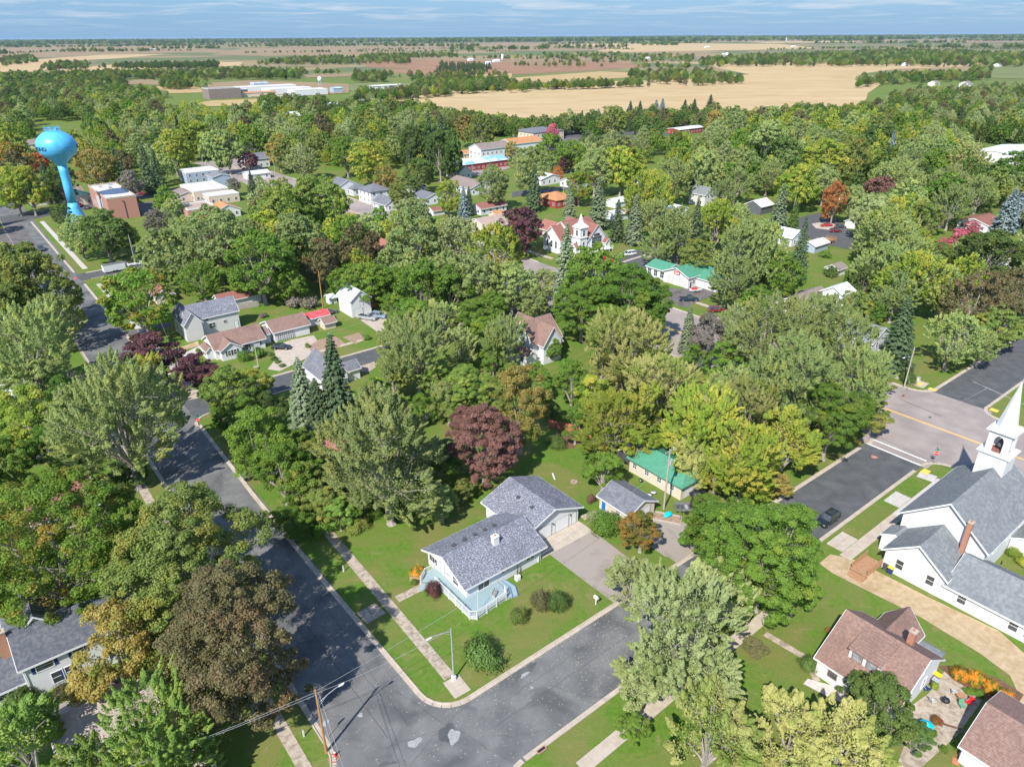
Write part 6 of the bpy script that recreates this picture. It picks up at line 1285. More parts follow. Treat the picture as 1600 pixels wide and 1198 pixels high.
B_ = [(677, 921, 27, 'purple', 1.3, 'round dark purple shrub beside the deck steps'), (666, 925, 12, 'green', 1, 'little green shrub beside the round purple one'), (647, 909, 12, 'green', 1.2, 'small clipped green ball shrub in the gravel bed'),
      (653, 893, 24, 'flower_orange', .8, 'low orange-green shrub in the curved bed by the deck'), (758, 1020, 60, 'cedar', 1.0, 'wide dark green juniper near the corner lamp post'), (752, 1032, 26, 'flower_red', .6, 'patch of red flowers in the juniper'),
      (846, 937, 32, 'bronze', 1.2, 'brownish green shrub left of the darker one in the front lawn'), (872, 938, 36, 'dark', 1.1, 'dark green shrub in the front lawn right of the deck'), (811, 963, 30, 'olive', 1.2, 'small brownish shrub nearest the street in front lawn'),
      (946, 816, 50, 'green', .8, 'leafy green bed beside the small tan garage'), (930, 806, 26, 'pale', .7, 'pale-leaved plants by the path to the tan garage'), (924, 780, 14, 'plum', 1.5, 'thin reddish shrub at the corner of the tan garage'),
      (1265, 1037, 34, 'dark', .9, 'round green shrub at the left corner of the cottage'), (1296, 985, 14, 'flower_red', .8, 'red-flowered plants along the cottage wall'), (1330, 957, 14, 'flower_red', .8, 'small red flowers behind the cottage'),
      (1500, 1052, 30, 'flower_orange', .9, 'orange flowers nearest the cottage in the long bed'), (1525, 1060, 34, 'flower_orange', .9, 'large orange flower clump in the middle of the bed'), (1548, 1072, 30, 'flower_orange', .9, 'orange and yellow flowers right of the large clump'), (1570, 1085, 26, 'flower_orange', .8, 'yellow flowers at the right end of the bed'), (1530, 1083, 20, 'green', .8, 'green plants below the orange flowers'), (1515, 1078, 16, 'green', .8, 'small green plants by the flower pots'),
      (1462, 1125, 20, 'flower_red', .8, 'red flowers in the raised planter on the patio'), (1455, 1145, 18, 'green', .9, 'green plant beside the turquoise umbrella'), (1432, 1138, 20, 'green', .9, 'green plant under the honey locust near the patio'), (1475, 1170, 14, 'green', .8, 'small plant between the stepping stones'), (1495, 1165, 16, 'green', .9, 'leafy plant at the corner of the brown garage'), (1460, 1070, 14, 'lime', 1.2, 'bright green potted plant by the cottage wall'),
      (382, 556, 19, 'green', 1.2, 'left round green shrub before the white ranch house'), (403, 550, 20, 'green', 1.2, 'right round green shrub before the white ranch house'), (310, 548, 9, 'green', 1.1, 'little green ball shrub at the ranch house driveway'),
      (422, 553, 11, 'cedar', .6, 'topmost of four clipped shrubs along the concrete drive'), (428, 560, 12, 'cedar', .6, 'second of four clipped shrubs along the concrete drive'), (434, 565, 11, 'cedar', .6, 'third of four clipped shrubs along the concrete drive'), (441, 571, 11, 'cedar', .6, 'lowest of four clipped shrubs along the concrete drive'),
      (460, 472, 26, 'grayleaf', .9, 'gray-brown bushy shrub left, on the back lawn'), (485, 474, 26, 'grayleaf', .9, 'pinkish gray shrub right, on the back lawn'), (412, 493, 12, 'grayleaf', .8, 'small gray shrub behind the checkered-door garage'), (572, 527, 12, 'green', 1, 'small green shrub at the vegetable bed'), (509, 510, 10, 'green', 1, 'small green shrub beside the brown shed'), (480, 540, 8, 'olive', 1.2, 'thin hedge left of the vegetable bed'),
      (270, 560, 14, 'green', 1, 'low shrub at the concrete driveway end'), (30, 1095, 60, 'dark', .8, 'dark green shrubs before the navy-shuttered house'), (95, 1080, 34, 'bronze', .8, 'brownish low shrubs along the white house wall'), (190, 755, 40, 'dark', 1, 'dark shrub beside the left pavement'), (160, 752, 26, 'lime', 1.2, 'yellow shrub near the two cedars'), (15, 870, 60, 'olive', 1, 'green thicket at left edge'), (20, 975, 50, 'green', .9, 'green thicket behind the navy-shuttered house'),
      (340, 640, 34, 'green', 1, 'green thicket beside the stop sign'), (470, 800, 50, 'green', .8, 'green thicket over the pavement, left end'), (505, 820, 50, 'green', .8, 'green thicket over the pavement near the lawn'), (555, 820, 40, 'olive', .7, 'olive thicket behind the corner lawn'), (580, 800, 34, 'green', .8, 'green thicket next to the tall maple trunk'), (650, 790, 40, 'green', .7, 'green thicket behind the lawn, right of the maple'), (620, 780, 40, 'dark', .8, 'dark thicket behind the tall maple'),
      (870, 690, 30, 'dark', .8, 'dark shrubs at the back corner of the lot'), (1085, 700, 30, 'green', .8, 'shrub behind the green-roofed garage'), (1345, 415, 14, 'dark', .8, 'small dark shrub in the open lawn'), (1290, 398, 20, 'green', .7, 'low shrub on the open lawn'), (1300, 425, 24, 'dark', .8, 'dark shrub by the playhouse'), (1585, 862, 24, 'lime', .8, 'yellow-green hedge beside the church'), (1600, 878, 24, 'lime', .8, 'end of the yellow-green hedge beside the church'),
      (1130, 505, 20, 'olive', .8, 'low shrub along the main street pavement'), (1368, 590, 30, 'bronze', .9, 'brownish shrub under the spruce at the main street'), (1420, 590, 26, 'dark', .9, 'dark shrub at the foot of the spruce'), (1170, 478, 26, 'lime', 1, 'lime green shrub beside the maroon car'), (700, 360, 20, 'green', .8, 'small shrub behind the pale green house'), (1240, 470, 24, 'plum', 1, 'small dark red bush by the brown roof')]
for px, py, wpx, sp, hk, lb in B_: T(px, py, wpx, sp, 'bush', hk, lb)

# fill the gaps of the town wood and the country beyond with more trees
def clear_rects():
    return [(500, 262, 640, 330), (640, 285, 790, 350), (690, 190, 900, 262), (820, 262, 960, 330), (855, 330, 1130, 480), (960, 260, 1035, 290), (1160, 300, 1215, 335), (1230, 325, 1345, 445), (1290, 435, 1330, 480), (1500, 325, 1600, 365), (1570, 380, 1600, 425), (1530, 222, 1600, 255), (1040, 186, 1100, 212), (50, 190, 130, 350), (130, 280, 240, 350), (275, 255, 390, 340), (380, 232, 415, 280),
            (0, 345, 130, 430), (130, 395, 230, 445), (320, 122, 545, 162), (1090, 290, 1110, 315), (640, 520, 645, 525), (740, 180, 990, 215)]
CLR = clear_rects()
def blocked(x, y, r, h):
    p = PX(x, y, h * .6); q = PX(x, y, 0); w_ = F * r / max(30, y) 
    for a, b, c, d in CLR:
        if p[0] + w_ * .7 > a and p[0] - w_ * .7 < c and q[1] > b + 1 and p[1] - w_ * .8 < d: return True
    for fx, fy, fr, fr2 in FOOT:
        if math.hypot(fx - x, fy - y) < fr + r * .55: return True
    a, b = x - OX, y - OY; s, t = a * UX + b * UY, a * VX + b * VY
    if s < 430 and (-16 < t < -1 or 95 < t < 126): return True
    if -14 < s < 2 or (t > 0 and 88 < s < 101): return True
    return False
def near_tree(x, y, d):
    for o, tx, ty, *_ in TREES:
        if abs(tx - x) < d and abs(ty - y) < d and math.hypot(tx - x, ty - y) < d: return True
    return False
town = [G(a, b, 9)[:2] for a, b in ([(-60, 175), (0, 185), (90, 150), (180, 150), (230, 175), (330, 172), (460, 162), (640, 168), (700, 178), (860, 190), (1000, 200), (1100, 178), (1200, 182), (1290, 178), (1340, 185), (1480, 200), (1640, 190), (1640, 420), (1250, 420), (900, 420), (300, 420), (-60, 520)])]
fill_sp = [('fresh', 'round'), ('fresh', 'round'), ('silver', 'plume'), ('silver', 'round'), ('silver', 'plume'), ('lime', 'round'), ('green', 'round'), ('dark', 'round'), ('olive', 'round'), ('green', 'plume'), ('pale', 'plume'), ('dark', 'round'), ('green', 'round'), ('spruce', 'spruce'), ('silver', 'round'), ('bronze', 'round'), ('maple_turn', 'round'), ('lime', 'plume'), ('grayleaf', 'round'), ('olive', 'plume')]
xs = [p[0] for p in town]; ys = [p[1] for p in town]
cand = []
fr_ = random.Random(77)
for _ in range(9000):
    x, y = fr_.uniform(min(xs), max(xs)), fr_.uniform(min(ys), max(ys))
    if inpoly(x, y, town): cand.append((x, y))
POOL = []
tmp = [(t_[1], t_[2]) for t_ in TREES]
cell = {}
def put(x, y): cell.setdefault((int(x // 16), int(y // 16)), []).append((x, y))
def close(x, y, d):
    i, j = int(x // 16), int(y // 16)
    for a in (-1, 0, 1):
        for b in (-1, 0, 1):
            for p in cell.get((i + a, j + b), ()):
                if math.hypot(p[0] - x, p[1] - y) < d: return True
    return False
for p in tmp: put(*p)
for x, y in cand:
    r = fr_.uniform(4.2, 8.2)
    if close(x, y, r * .75 + 3.4): continue
    sp, sh = fill_sp[fr_.randrange(len(fill_sp))]; h = r * fr_.uniform(1.9, 2.4)
    if sh == 'spruce': r *= .55; h = r * 4.3
    if blocked(x, y, r, h): continue
    put(x, y); POOL.append((x, y, r, h, sp, sh))
POOL.sort(key=lambda p: p[1])
n_named = len([1 for t_ in TREES if t_[4] not in ('bush',)])
keep = max(0, 300 - n_named)
for x, y, r, h, sp, sh in POOL[:keep]: tree(x, y, r, h, sp, sh)
REST = POOL[keep:]

# woods: trees too many and too small to count, one object for each wood, drawn by geometry nodes
_wood_groups = {}
def wood_material_mesh(shape, sp, lod='far'):
    L_ = []
    for me, tr, R0 in PROTO[(shape, lod)][:2]:
        m2 = me.copy(); m2.materials.clear(); m2.materials.append(LEAF[sp]); o = bpy.data.objects.new('leaf_source', m2); L_.append(o)
    return L_
SRC = {}
def wood(name, label, pts, kinds, lod='far'):
    """pts: (x,y,scale,kind index)"""
    ob = None
    me = bpy.data.meshes.new(name); me.vertices.add(len(pts)); me.vertices.foreach_set('co', [c for p in pts for c in (p[0], p[1], 0.0)])
    a = me.attributes.new('size', 'FLOAT', 'POINT'); a.data.foreach_set('value', [p[2] for p in pts])
    b = me.attributes.new('kind', 'INT', 'POINT'); b.data.foreach_set('value', [p[3] for p in pts])
    c = me.attributes.new('turn', 'FLOAT', 'POINT'); c.data.foreach_set('value', [fr_.uniform(0, 6.28) for p in pts])
    ob = bpy.data.objects.new(name, me); COL.objects.link(ob); tag(ob, label, 'trees', None, 'stuff')
    g = bpy.data.node_groups.new('wood_' + name, 'GeometryNodeTree'); g.interface.new_socket('Geometry', in_out='INPUT', socket_type='NodeSocketGeometry'); g.interface.new_socket('Geometry', in_out='OUTPUT', socket_type='NodeSocketGeometry')
    N = g.nodes; L = g.links.new; gi = N.new('NodeGroupInput'); go = N.new('NodeGroupOutput'); join = N.new('GeometryNodeJoinGeometry')
    for i, (sp, sh) in enumerate(kinds):
        key = (sp, sh, lod)
        if key not in SRC: SRC[key] = wood_material_mesh(sh, sp, lod)[0]
        oi = N.new('GeometryNodeObjectInfo'); oi.inputs['Object'].default_value = SRC[key]; oi.inputs['As Instance'].default_value = True
        ip = N.new('GeometryNodeInstanceOnPoints'); L(gi.outputs[0], ip.inputs['Points']); L(oi.outputs['Geometry'], ip.inputs['Instance'])
        ka = N.new('GeometryNodeInputNamedAttribute'); ka.data_type = 'INT'; ka.inputs['Name'].default_value = 'kind'
        cm = N.new('FunctionNodeCompare'); cm.data_type = 'INT'; cm.operation = 'EQUAL'; L(ka.outputs['Attribute'], [q for q in cm.inputs if q.identifier == 'A_INT'][0]); [q for q in cm.inputs if q.identifier == 'B_INT'][0].default_value = i
        L(cm.outputs[0], ip.inputs['Selection'])
        sa = N.new('GeometryNodeInputNamedAttribute'); sa.data_type = 'FLOAT'; sa.inputs['Name'].default_value = 'size'
        L(sa.outputs['Attribute'], ip.inputs['Scale'])
        ta = N.new('GeometryNodeInputNamedAttribute'); ta.data_type = 'FLOAT'; ta.inputs['Name'].default_value = 'turn'
        cx = N.new('ShaderNodeCombineXYZ'); L(ta.outputs['Attribute'], cx.inputs[2]); L(cx.outputs[0], ip.inputs['Rotation'])
        L(ip.outputs[0], join.inputs[0])
    L(join.outputs[0], go.inputs[0]); md = ob.modifiers.new('grow', 'NODES'); md.node_group = g
    return ob
KW = [('silver', 'round'), ('dark', 'round'), ('olive', 'round'), ('green', 'round'), ('lime', 'plume'), ('spruce', 'spruce'), ('pale', 'plume'), ('bronze', 'round')]
def kidx(sp): 
    m_ = {'silver': 0, 'dark': 1, 'olive': 2, 'green': 3, 'lime': 4, 'fresh': 4, 'spruce': 5, 'pale': 6, 'bronze': 7, 'maple_turn': 2, 'grayleaf': 6}; return m_.get(sp, 2)
wood('town_wood', 'distant mass of street and garden trees behind the town', [(x, y, (r / 7 if sh != 'spruce' else r / 4), kidx(sp)) for x, y, r, h, sp, sh in REST], KW)
KEEP = [(320, 124, 548, 153), (252, 154, 400, 171), (510, 129, 642, 142), (195, 124, 250, 134), (470, 116, 552, 122), (585, 128, 640, 136)]
def hides(x, y):
    p, q = PX(x, y, 11), PX(x, y, 0)
    return any(a - 2 < p[0] < c + 2 and q[1] > b + 1 and p[1] < d - 6 for a, b, c, d in KEEP)
def scatter(poly, n, weights, smin=.5, smax=.92, dens=None):
    n = int(n * 1.35)
    P = [G(a, b, 12)[:2] for a, b in poly]; xs = [p[0] for p in P]; ys = [p[1] for p in P]; out = []; tries = 0
    pop = [i for i, w_ in enumerate(weights) for _ in range(w_)]
    while len(out) < n and tries < n * 40:
        tries += 1; x, y = fr_.uniform(min(xs), max(xs)), fr_.uniform(min(ys), max(ys))
        if inpoly(x, y, P) and not hides(x, y): out.append((x, y, fr_.uniform(smin, smax), pop[fr_.randrange(len(pop))]))
    return out
DW = [1, 5, 3, 2, 1, 1, 1, 1]
belts = []
def belt(line, n, width=14, w=DW, smin=.42, smax=.85):
    n = int(n * 1.3)
    pts = [G(p[0], p[1], 11)[:2] for p in line]; L_ = [math.dist(a, b) for a, b in zip(pts[:-1], pts[1:])]; tot = sum(L_); pop = [i for i, q in enumerate(w) for _ in range(q)]
    for _ in range(n):
        q = fr_.uniform(0, tot)
        for (a, b), l in zip(zip(pts[:-1], pts[1:]), L_):
            if q <= l: break
            q -= l
        k = q / l; cand_ = (a[0] + (b[0] - a[0]) * k + fr_.uniform(-width, width), a[1] + (b[1] - a[1]) * k + fr_.uniform(-width, width), fr_.uniform(smin, smax), pop[fr_.randrange(len(pop))])
        if not hides(cand_[0], cand_[1]): belts.append(cand_)
woods = []
woods += scatter([(0, 172), (0, 128), (120, 122), (190, 130), (240, 146), (320, 148), (340, 150), (500, 150), (520, 158), (450, 152), (330, 160), (255, 172), (180, 165), (90, 150), (30, 152)], 620, DW)
woods += scatter([(540, 158), (620, 158), (700, 172), (800, 180), (860, 188), (800, 192), (690, 180), (560, 170)], 170, DW)
woods += scatter([(0, 128), (0, 113), (120, 111), (400, 106), (560, 110), (620, 118), (800, 120), (800, 128), (640, 140), (500, 140), (420, 128), (300, 128), (150, 124)], 900, DW)
woods += scatter([(180, 97), (340, 94), (340, 99), (180, 100)], 260, [0, 3, 0, 0, 0, 6, 0, 0])
woods += scatter([(680, 106), (768, 104), (768, 97), (690, 95)], 130, [0, 1, 0, 0, 0, 8, 0, 0])
woods += scatter([(60, 106), (140, 101), (140, 92), (70, 95)], 60, DW); woods += scatter([(0, 98), (58, 92), (50, 84), (0, 88)], 120, DW)
woods += scatter([(970, 108), (1100, 106), (1172, 118), (1110, 121), (1050, 122), (1000, 115)], 110, DW)
woods += scatter([(1335, 124), (1400, 120), (1500, 115), (1500, 108), (1400, 110), (1340, 117)], 80, DW); woods += scatter([(1500, 116), (1545, 116), (1550, 100), (1515, 103)], 40, DW)
woods += scatter([(1350, 165), (1400, 140), (1480, 132), (1600, 126), (1640, 200), (1480, 195), (1400, 190), (1340, 180)], 260, [2, 4, 3, 2, 1, 2, 6, 1])
woods += scatter([(1305, 162), (1360, 150), (1420, 152), (1380, 166)], 70, [0, 1, 6, 3, 3, 0, 0, 0], .4, .6)
woods += scatter([(840, 180), (940, 172), (1080, 166), (1180, 172), (1300, 172), (1300, 182), (1180, 182), (1080, 178), (960, 184), (850, 190)], 110, DW)
# wooded band below the skyline, right of centre
woods += scatter([(1090, 97), (1240, 96), (1600, 96), (1600, 82), (1400, 76), (1320, 80), (1200, 84), (1100, 88)], 1300, DW, .6, 1.1)
woods += scatter([(800, 86), (1080, 92), (1090, 84), (960, 80), (830, 82)], 160, DW); woods += scatter([(390, 96), (640, 94), (640, 87), (520, 84), (420, 90)], 260, DW); woods += scatter([(560, 88), (720, 84), (700, 81), (580, 82)], 160, DW)
wood('country_woods', 'dark woods and copses among the fields beyond the town', woods, KW)
for ln, n in (([(0, 111), (110, 110), (260, 107), (380, 104)], 90), ([(380, 104), (600, 110), (800, 119)], 80), ([(800, 126), (900, 127), (1010, 123)], 60), ([(620, 128), (700, 127), (800, 128)], 90), ([(560, 84), (720, 86), (900, 89)], 60),
              ([(0, 82), (120, 76), (300, 77)], 60), ([(380, 80), (560, 78), (800, 78)], 70), ([(560, 76), (800, 72), (1000, 75)], 80), ([(640, 112), (800, 110)], 20), ([(800, 96), (940, 98)], 14), ([(800, 132), (940, 121)], 16), ([(250, 155), (330, 155), (450, 150)], 60),
              ([(1000, 98), (1090, 100)], 20), ([(1200, 75), (1400, 72), (1600, 74)], 90), ([(160, 100), (330, 97)], 20), ([(500, 160), (640, 160)], 40), ([(830, 92), (1020, 92)], 16), ([(1240, 160), (1340, 178)], 24), ([(185, 131), (260, 140), (330, 146)], 30), ([(905, 188), (1000, 176)], 14), ([(450, 142), (560, 145), (650, 138)], 50)):
    belt(ln, n)
wood('hedgerows', 'dark hedgerow trees in lines between the far fields', belts, KW)
# the far country up to the skyline: bands of woodland several kilometres away
fw = []
for k, (d0, d1, n) in enumerate(((3600, 5600, 420), (5600, 8000, 1100), (8000, 12000, 3200), (12000, 20000, 5600))):
    for _ in range(n // (40 if k < 2 else 24)):
        cx_, cy_ = fr_.uniform(-.80, .80), fr_.uniform(d0, d1); L_ = fr_.uniform(150, 420) * d0 / 5000; ang = fr_.uniform(-.2, .2)
        for _ in range(40 if k < 2 else 24):
            q = fr_.uniform(-L_, L_); fw.append((cx_ * cy_ + q * math.cos(ang), cy_ + q * math.sin(ang) + fr_.uniform(-40, 40), fr_.uniform(.9, 1.6) * (1 if k < 2 else 1.8), [1, 1, 2, 0, 3][fr_.randrange(5)]))
wood('skyline_woods', 'blue-green bands of woodland out to the skyline', fw, KW)

# labels for the trees that have none yet: look, then where they stand
LM = []
for ph, x, y in LAND:
    ph = ph.replace('the the ', 'the '); ph = ph.split(' and ')[0].split(',')[0]
    for cut in (' with', ' behind', ' in the', ' on the', ' next', ' among', ' across', ' left of', ' right of', ' beside', ' at the', ' under', ' near', ' below', ' hidden', ' directly', ' peeking', ' around', ' by the', ' between'): ph = ph.split(cut)[0]
    if 3 <= len(ph.split()) <= 5: LM.append((ph, x, y))
cnt = {}
for ph, x, y in LM: cnt[ph] = cnt.get(ph, 0) + 1
LM = [l for l in LM if cnt[l[0]] == 1]
LM += [('the corner of the two near streets', *W(0, 0)[:2]), ('the crossing with the main street', *W(0, 98)[:2]), ('the cul-de-sac', *G(1290, 360)[:2]), ('the tan fields', *G(900, 170)[:2]), ('the vegetable bed', *G(510, 542)[:2]), ('the gravel track', *G(1500, 990)[:2]), ('the wooden fence', *W(30, 50)[:2])]
def where(x, y, k):
    L_ = sorted(LM, key=lambda l: math.hypot(l[1] - x, (l[2] - y)))[k]; dx_, dy_ = x - L_[1], y - L_[2]
    if abs(dx_) > abs(dy_) * .8: q = ('right of' if dx_ > 0 else 'left of')
    else: q = 'behind' if dy_ > 0 else 'in front of'
    return q + ' ' + L_[0], math.hypot(dx_, dy_)
used = {}
ordn = ['nearest', 'second nearest', 'third nearest', 'fourth nearest', 'fifth nearest', 'sixth nearest', 'seventh nearest', 'eighth nearest', 'ninth nearest', 'tenth nearest']
SHN = {'round': 'tree', 'plume': 'silver maple' , 'spruce': 'spruce', 'cedar': 'columnar cedar', 'bush': 'shrub', 'bare': 'bare twiggy tree'}
for e in TREES:
    o, x, y, sp, sh, r = e
    if 'label' in o.keys(): continue
    a, d = where(x, y, 0)
    size = 'huge' if r > 9.3 else 'large' if r > 7 else 'mid-sized' if r > 4.5 else 'small'
    body = f"{size} {COLW.get(sp, '')} {'tree' if (sh in ('round',)) else ('feathery tree' if sh == 'plume' else SHN[sh])}".replace('  ', ' ')
    if sh == 'bare': body = f"{size} gray leafless twiggy tree"
    used.setdefault((body, a), []).append((d, o))
for (body, a), L_ in used.items():
    L_.sort(key=lambda q: q[0])
    for i, (d, o) in enumerate(L_):
        lb = f"{body} {a}" if len(L_) == 1 else f"{body} {a}, {ordn[min(i, 9)]}"
        if len(lb.split()) > 16: lb = lb.replace('mid-sized ', '').replace(' feathery', '')
        o['label'] = lb
        
GR = {'fresh': 'green shade trees', 'silver': 'silvery maples of the town', 'pale': 'pale gray-green maples', 'cream': 'pale gray-green maples', 'lime': 'yellow-green trees', 'green': 'green shade trees', 'dark': 'dark green shade trees', 'olive': 'olive green trees', 'purple': 'purple-leaved trees', 'plum': 'purple-leaved trees'}
for o, x, y, sp, sh, r in TREES:
    if sh in ('round', 'plume'): o['group'] = GR.get(sp, 'trees in autumn colour')
    elif sh == 'spruce': o['group'] = 'spruces among the houses'
    elif sh == 'bush': o['group'] = 'shrubs in the gardens'
    elif sh == 'bare': o['group'] = 'leafless trees'
    else: o['group'] = 'columnar cedars'
# ------------------------------------------------------------------ vehicles
def loft(m, secs, cap=True):
    n = len(secs[0]); b = len(m.v)
    vs = [p for s_ in secs for p in s_]; fs = []
    for j in range(len(secs) - 1):
        for i in range(n): fs.append((j * n + i, j * n + (i + 1) % n, (j + 1) * n + (i + 1) % n, (j + 1) * n + i))
    if cap: fs += [tuple(range(n - 1, -1, -1)), tuple((len(secs) - 1) * n + i for i in range(n))]
    return m.add(vs, fs)
def car(label, s, t, head, color, kind='suv', name='parked_car', cat='car', group='cars parked around the town', z=.03):
    """head: direction the nose points, degrees turned from the t axis"""
    o = thing(name, label, cat, s, t, R(head), group, z)
    Ln, Wd = {'suv': (4.7, 1.88), 'sedan': (4.7, 1.8), 'pickup': (5.6, 1.95), 'van': (5.0, 1.95)}[kind]; hx = Ln / 2; wy = Wd / 2
    belt = {'suv': 1.02, 'sedan': .92, 'pickup': 1.08, 'van': 1.0}[kind]; nose = {'suv': .82, 'sedan': .72, 'pickup': .92, 'van': .8}[kind]
    def sec(x, w_, zl, zh): return [(x, -w_, zl + .08), (x, -w_ * .93, zl), (x, w_ * .93, zl), (x, w_, zl + .08), (x, w_, zh - .16), (x, w_ * .93, zh - .02), (x, w_ * .6, zh + .02), (x, -w_ * .6, zh + .02), (x, -w_ * .93, zh - .02), (x, -w_, zh - .16)]
    if kind == 'pickup': st_ = [(hx, .80, nose - .12), (hx - .12, .95, nose), (hx - 1.3, 1, belt), (.2, 1, belt), (-.6, 1, belt), (-hx + .1, 1, belt), (-hx, .97, belt - .05)]
    else: st_ = [(hx, .78, nose - .14), (hx - .15, .94, nose), (hx - 1.15, 1, belt - .04), (0, 1, belt), (-hx + .5, 1, belt), (-hx + .08, .95, belt - .03), (-hx, .84, belt - .2)]
    m = MB(); loft(m, [sec(x, wy * a, .32, zz) for x, a, zz in st_]); bd = m.build('body', M['car_' + color], o, True)
    for p in bd.data.polygons: p.use_smooth = False
    H_ = {'suv': 1.66, 'sedan': 1.42, 'pickup': 1.78, 'van': 1.72}[kind]
    if kind == 'pickup': cx = [(hx - 1.45, -.7), (hx - 2.05, -.55)]; c0, c1, r0, r1 = hx - 1.4, -.55, hx - 2.15, -.4
    elif kind == 'van': c0, c1, r0, r1 = hx - .75, -hx + .1, hx - 1.7, -hx + .35
    elif kind == 'suv': c0, c1, r0, r1 = hx - 1.15, -hx + .12, hx - 1.9, -hx + .5
    else: c0, c1, r0, r1 = hx - 1.35, -hx + .55, hx - 2.1, -hx + 1.3
    g = MB(); b0, b1 = wy * .93, wy * .74; zb = belt - .03
    g.add([(c1, -b0, zb), (c0, -b0, zb), (c0, b0, zb), (c1, b0, zb), (r1, -b1, H_ - .05), (r0, -b1, H_ - .05), (r0, b1, H_ - .05), (r1, b1, H_ - .05)], [(0, 3, 2, 1), (4, 5, 6, 7), (0, 1, 5, 4), (1, 2, 6, 5), (2, 3, 7, 6), (3, 0, 4, 7)])
    g.build('windows', M['glass'], o)
    rf = MB(); rf.add([(r1 - .04, -b1 - .02, H_ - .07), (r0 + .04, -b1 - .02, H_ - .07), (r0 + .04, b1 + .02, H_ - .07), (r1 - .04, b1 + .02, H_ - .07), (r1 + .1, -b1 + .1, H_), (r0 - .12, -b1 + .1, H_), (r0 - .12, b1 - .1, H_), (r1 + .1, b1 - .1, H_)], [(0, 3, 2, 1), (4, 5, 6, 7), (0, 1, 5, 4), (1, 2, 6, 5), (2, 3, 7, 6), (3, 0, 4, 7)]); rf.build('roof', M['car_' + color], o)
    pl = MB()
    for sg in (-1, 1):
        for xa, xb in ((c0, r0), (c1, r1), ((c0 + c1) / 2 + .1, (r0 + r1) / 2 + .1)): pl.tube((xa, sg * b0 * 1.0, zb), (xb, sg * b1 * 1.01, H_ - .06), .045, n=4)
    pl.build('pillars', M['car_' + color], o)
    wh = MB(); wh.tube((0, -.12, 0), (0, .12, 0), .34, n=16); wm = wh.mesh('wheel'); wm.materials.append(M['rubber']); rm_ = MB().tube((0, -.13, 0), (0, .13, 0), .20, n=10).mesh('rim'); rm_.materials.append(M['metal'])
    for x in (hx - .9, -hx + .95):
        for sg in (-1, 1):
            q = link('wheel', wm, None, o); q.location = (x, sg * (wy - .10), .34); z_ = link('rim', rm_, None, q)
    if kind == 'pickup':
        MB().box(-hx + .12, -.62, -wy * .82, wy * .82, belt - .02, belt + .035).build('cargo_bed', M['black'], o)
    if kind in ('suv', 'van'):
        MB().box(r1 + .4, r0 - .5, -b1 * .6, b1 * .6, H_ + .002, H_ + .02).build('sunroof', M['glass'], o) if color == 'black' else None
        for sg in (-1, 1): MB().tube((r1 + .2, sg * (b1 - .06), H_ + .05), (r0 - .2, sg * (b1 - .06), H_ + .05), .025, n=4).build('roof_rail', M['dark_gray'], o)
    for sg in (-1, 1):
        MB().box(hx - .1, hx - .0 + .015, sg * wy * .62 - .16, sg * wy * .62 + .16, nose - .22, nose - .08).build('headlight', M['glass_light'], o)
        MB().box(-hx - .015, -hx + .12, sg * wy * .72 - .1, sg * wy * .72 + .1, belt - .35, belt - .12).build('tail_light', M['sign_red'], o)
        MB().box(c0 - .35, c0 - .2, sg * (wy + .02) - .08, sg * (wy + .02) + .08, belt, belt + .14).build('mirror', M['car_' + color], o)
    MB().box(hx - .05, hx + .03, -wy * .5, wy * .5, nose - .38, nose - .24).build('grille', M['black'], o)
    MB().box(-hx - .02, -hx + .02, -.26, .26, .62, .76).build('number_plate', M['white'], o)
    return o
def P_ST(px, py): return ST(px, py)
car('black SUV parked at the kerb opposite the white church', *ST(1293, 815), 180, 'black', 'suv')
car('red pickup by the white church with the brown-red roof', *ST(951, 407), 95 + 0, 'red', 'pickup', 'pickup_truck', 'pickup')
car('white minivan on the asphalt beside the brown-red-roofed church', *ST(983, 399), 168, 'white', 'van')
car('white car half hidden at the corner of the service garage', *ST(1000, 427), 150, 'white', 'sedan')
car('dark navy pickup in front of the service garage bays', *ST(1076, 470), -38, 'navy', 'pickup', 'pickup_truck', 'pickup')
car('maroon SUV on the grass under the leaning tree at the main street', *ST(1119, 487), -30, 'maroon', 'suv')
car('silver pickup before the tall white garage', *ST(575, 499), -60, 'silver', 'pickup', 'pickup_truck', 'pickup')
car('blue-gray hatchback right of the silver pickup', *ST(592, 496), -60, 'steel', 'suv')
car('black sedan on the concrete yard before the checkered garage door', *ST(440, 545), -40, 'black', 'sedan')
car('dark car on the grass behind the red-roofed garden shed', *ST(516, 491), 10, 'charcoal', 'sedan')
car('dark pickup at the kerb of the left street near the tower', *ST(65, 391), -90, 'charcoal', 'pickup', 'pickup_truck', 'pickup')
car('white pickup coupled before the white box trailer', *ST(214, 414), 0, 'white', 'pickup', 'pickup_truck', 'pickup')
car('bright red car in the street behind the brick building', *ST(223, 304), 0, 'red', 'sedan')
car('red sports car on the pale concrete by the cul-de-sac', *ST(1291, 354), 150, 'red', 'sedan')
car('maroon SUV at the edge of the cul-de-sac', *ST(1305, 363), -30, 'maroon', 'suv')
car('black car behind the maroon SUV at the cul-de-sac', *ST(1312, 356), -30, 'charcoal', 'sedan')
car('dark pickup beside the green-roofed garage under the maple', *ST(1090, 782), 30, 'black', 'pickup', 'pickup_truck', 'pickup')
car('small red car near the tan flat block', *ST(325, 323), 0, 'red', 'sedan'); car('blue pickup in the lot by the tan flat block', *ST(320, 315), 90, 'steel', 'pickup', 'pickup_truck', 'pickup')
car('red car half hidden behind the base of the water tower', *ST(125, 322), 80, 'red', 'sedan'); car('gray car between the water tower and the brick building', *ST(136, 326), 80, 'charcoal', 'suv')
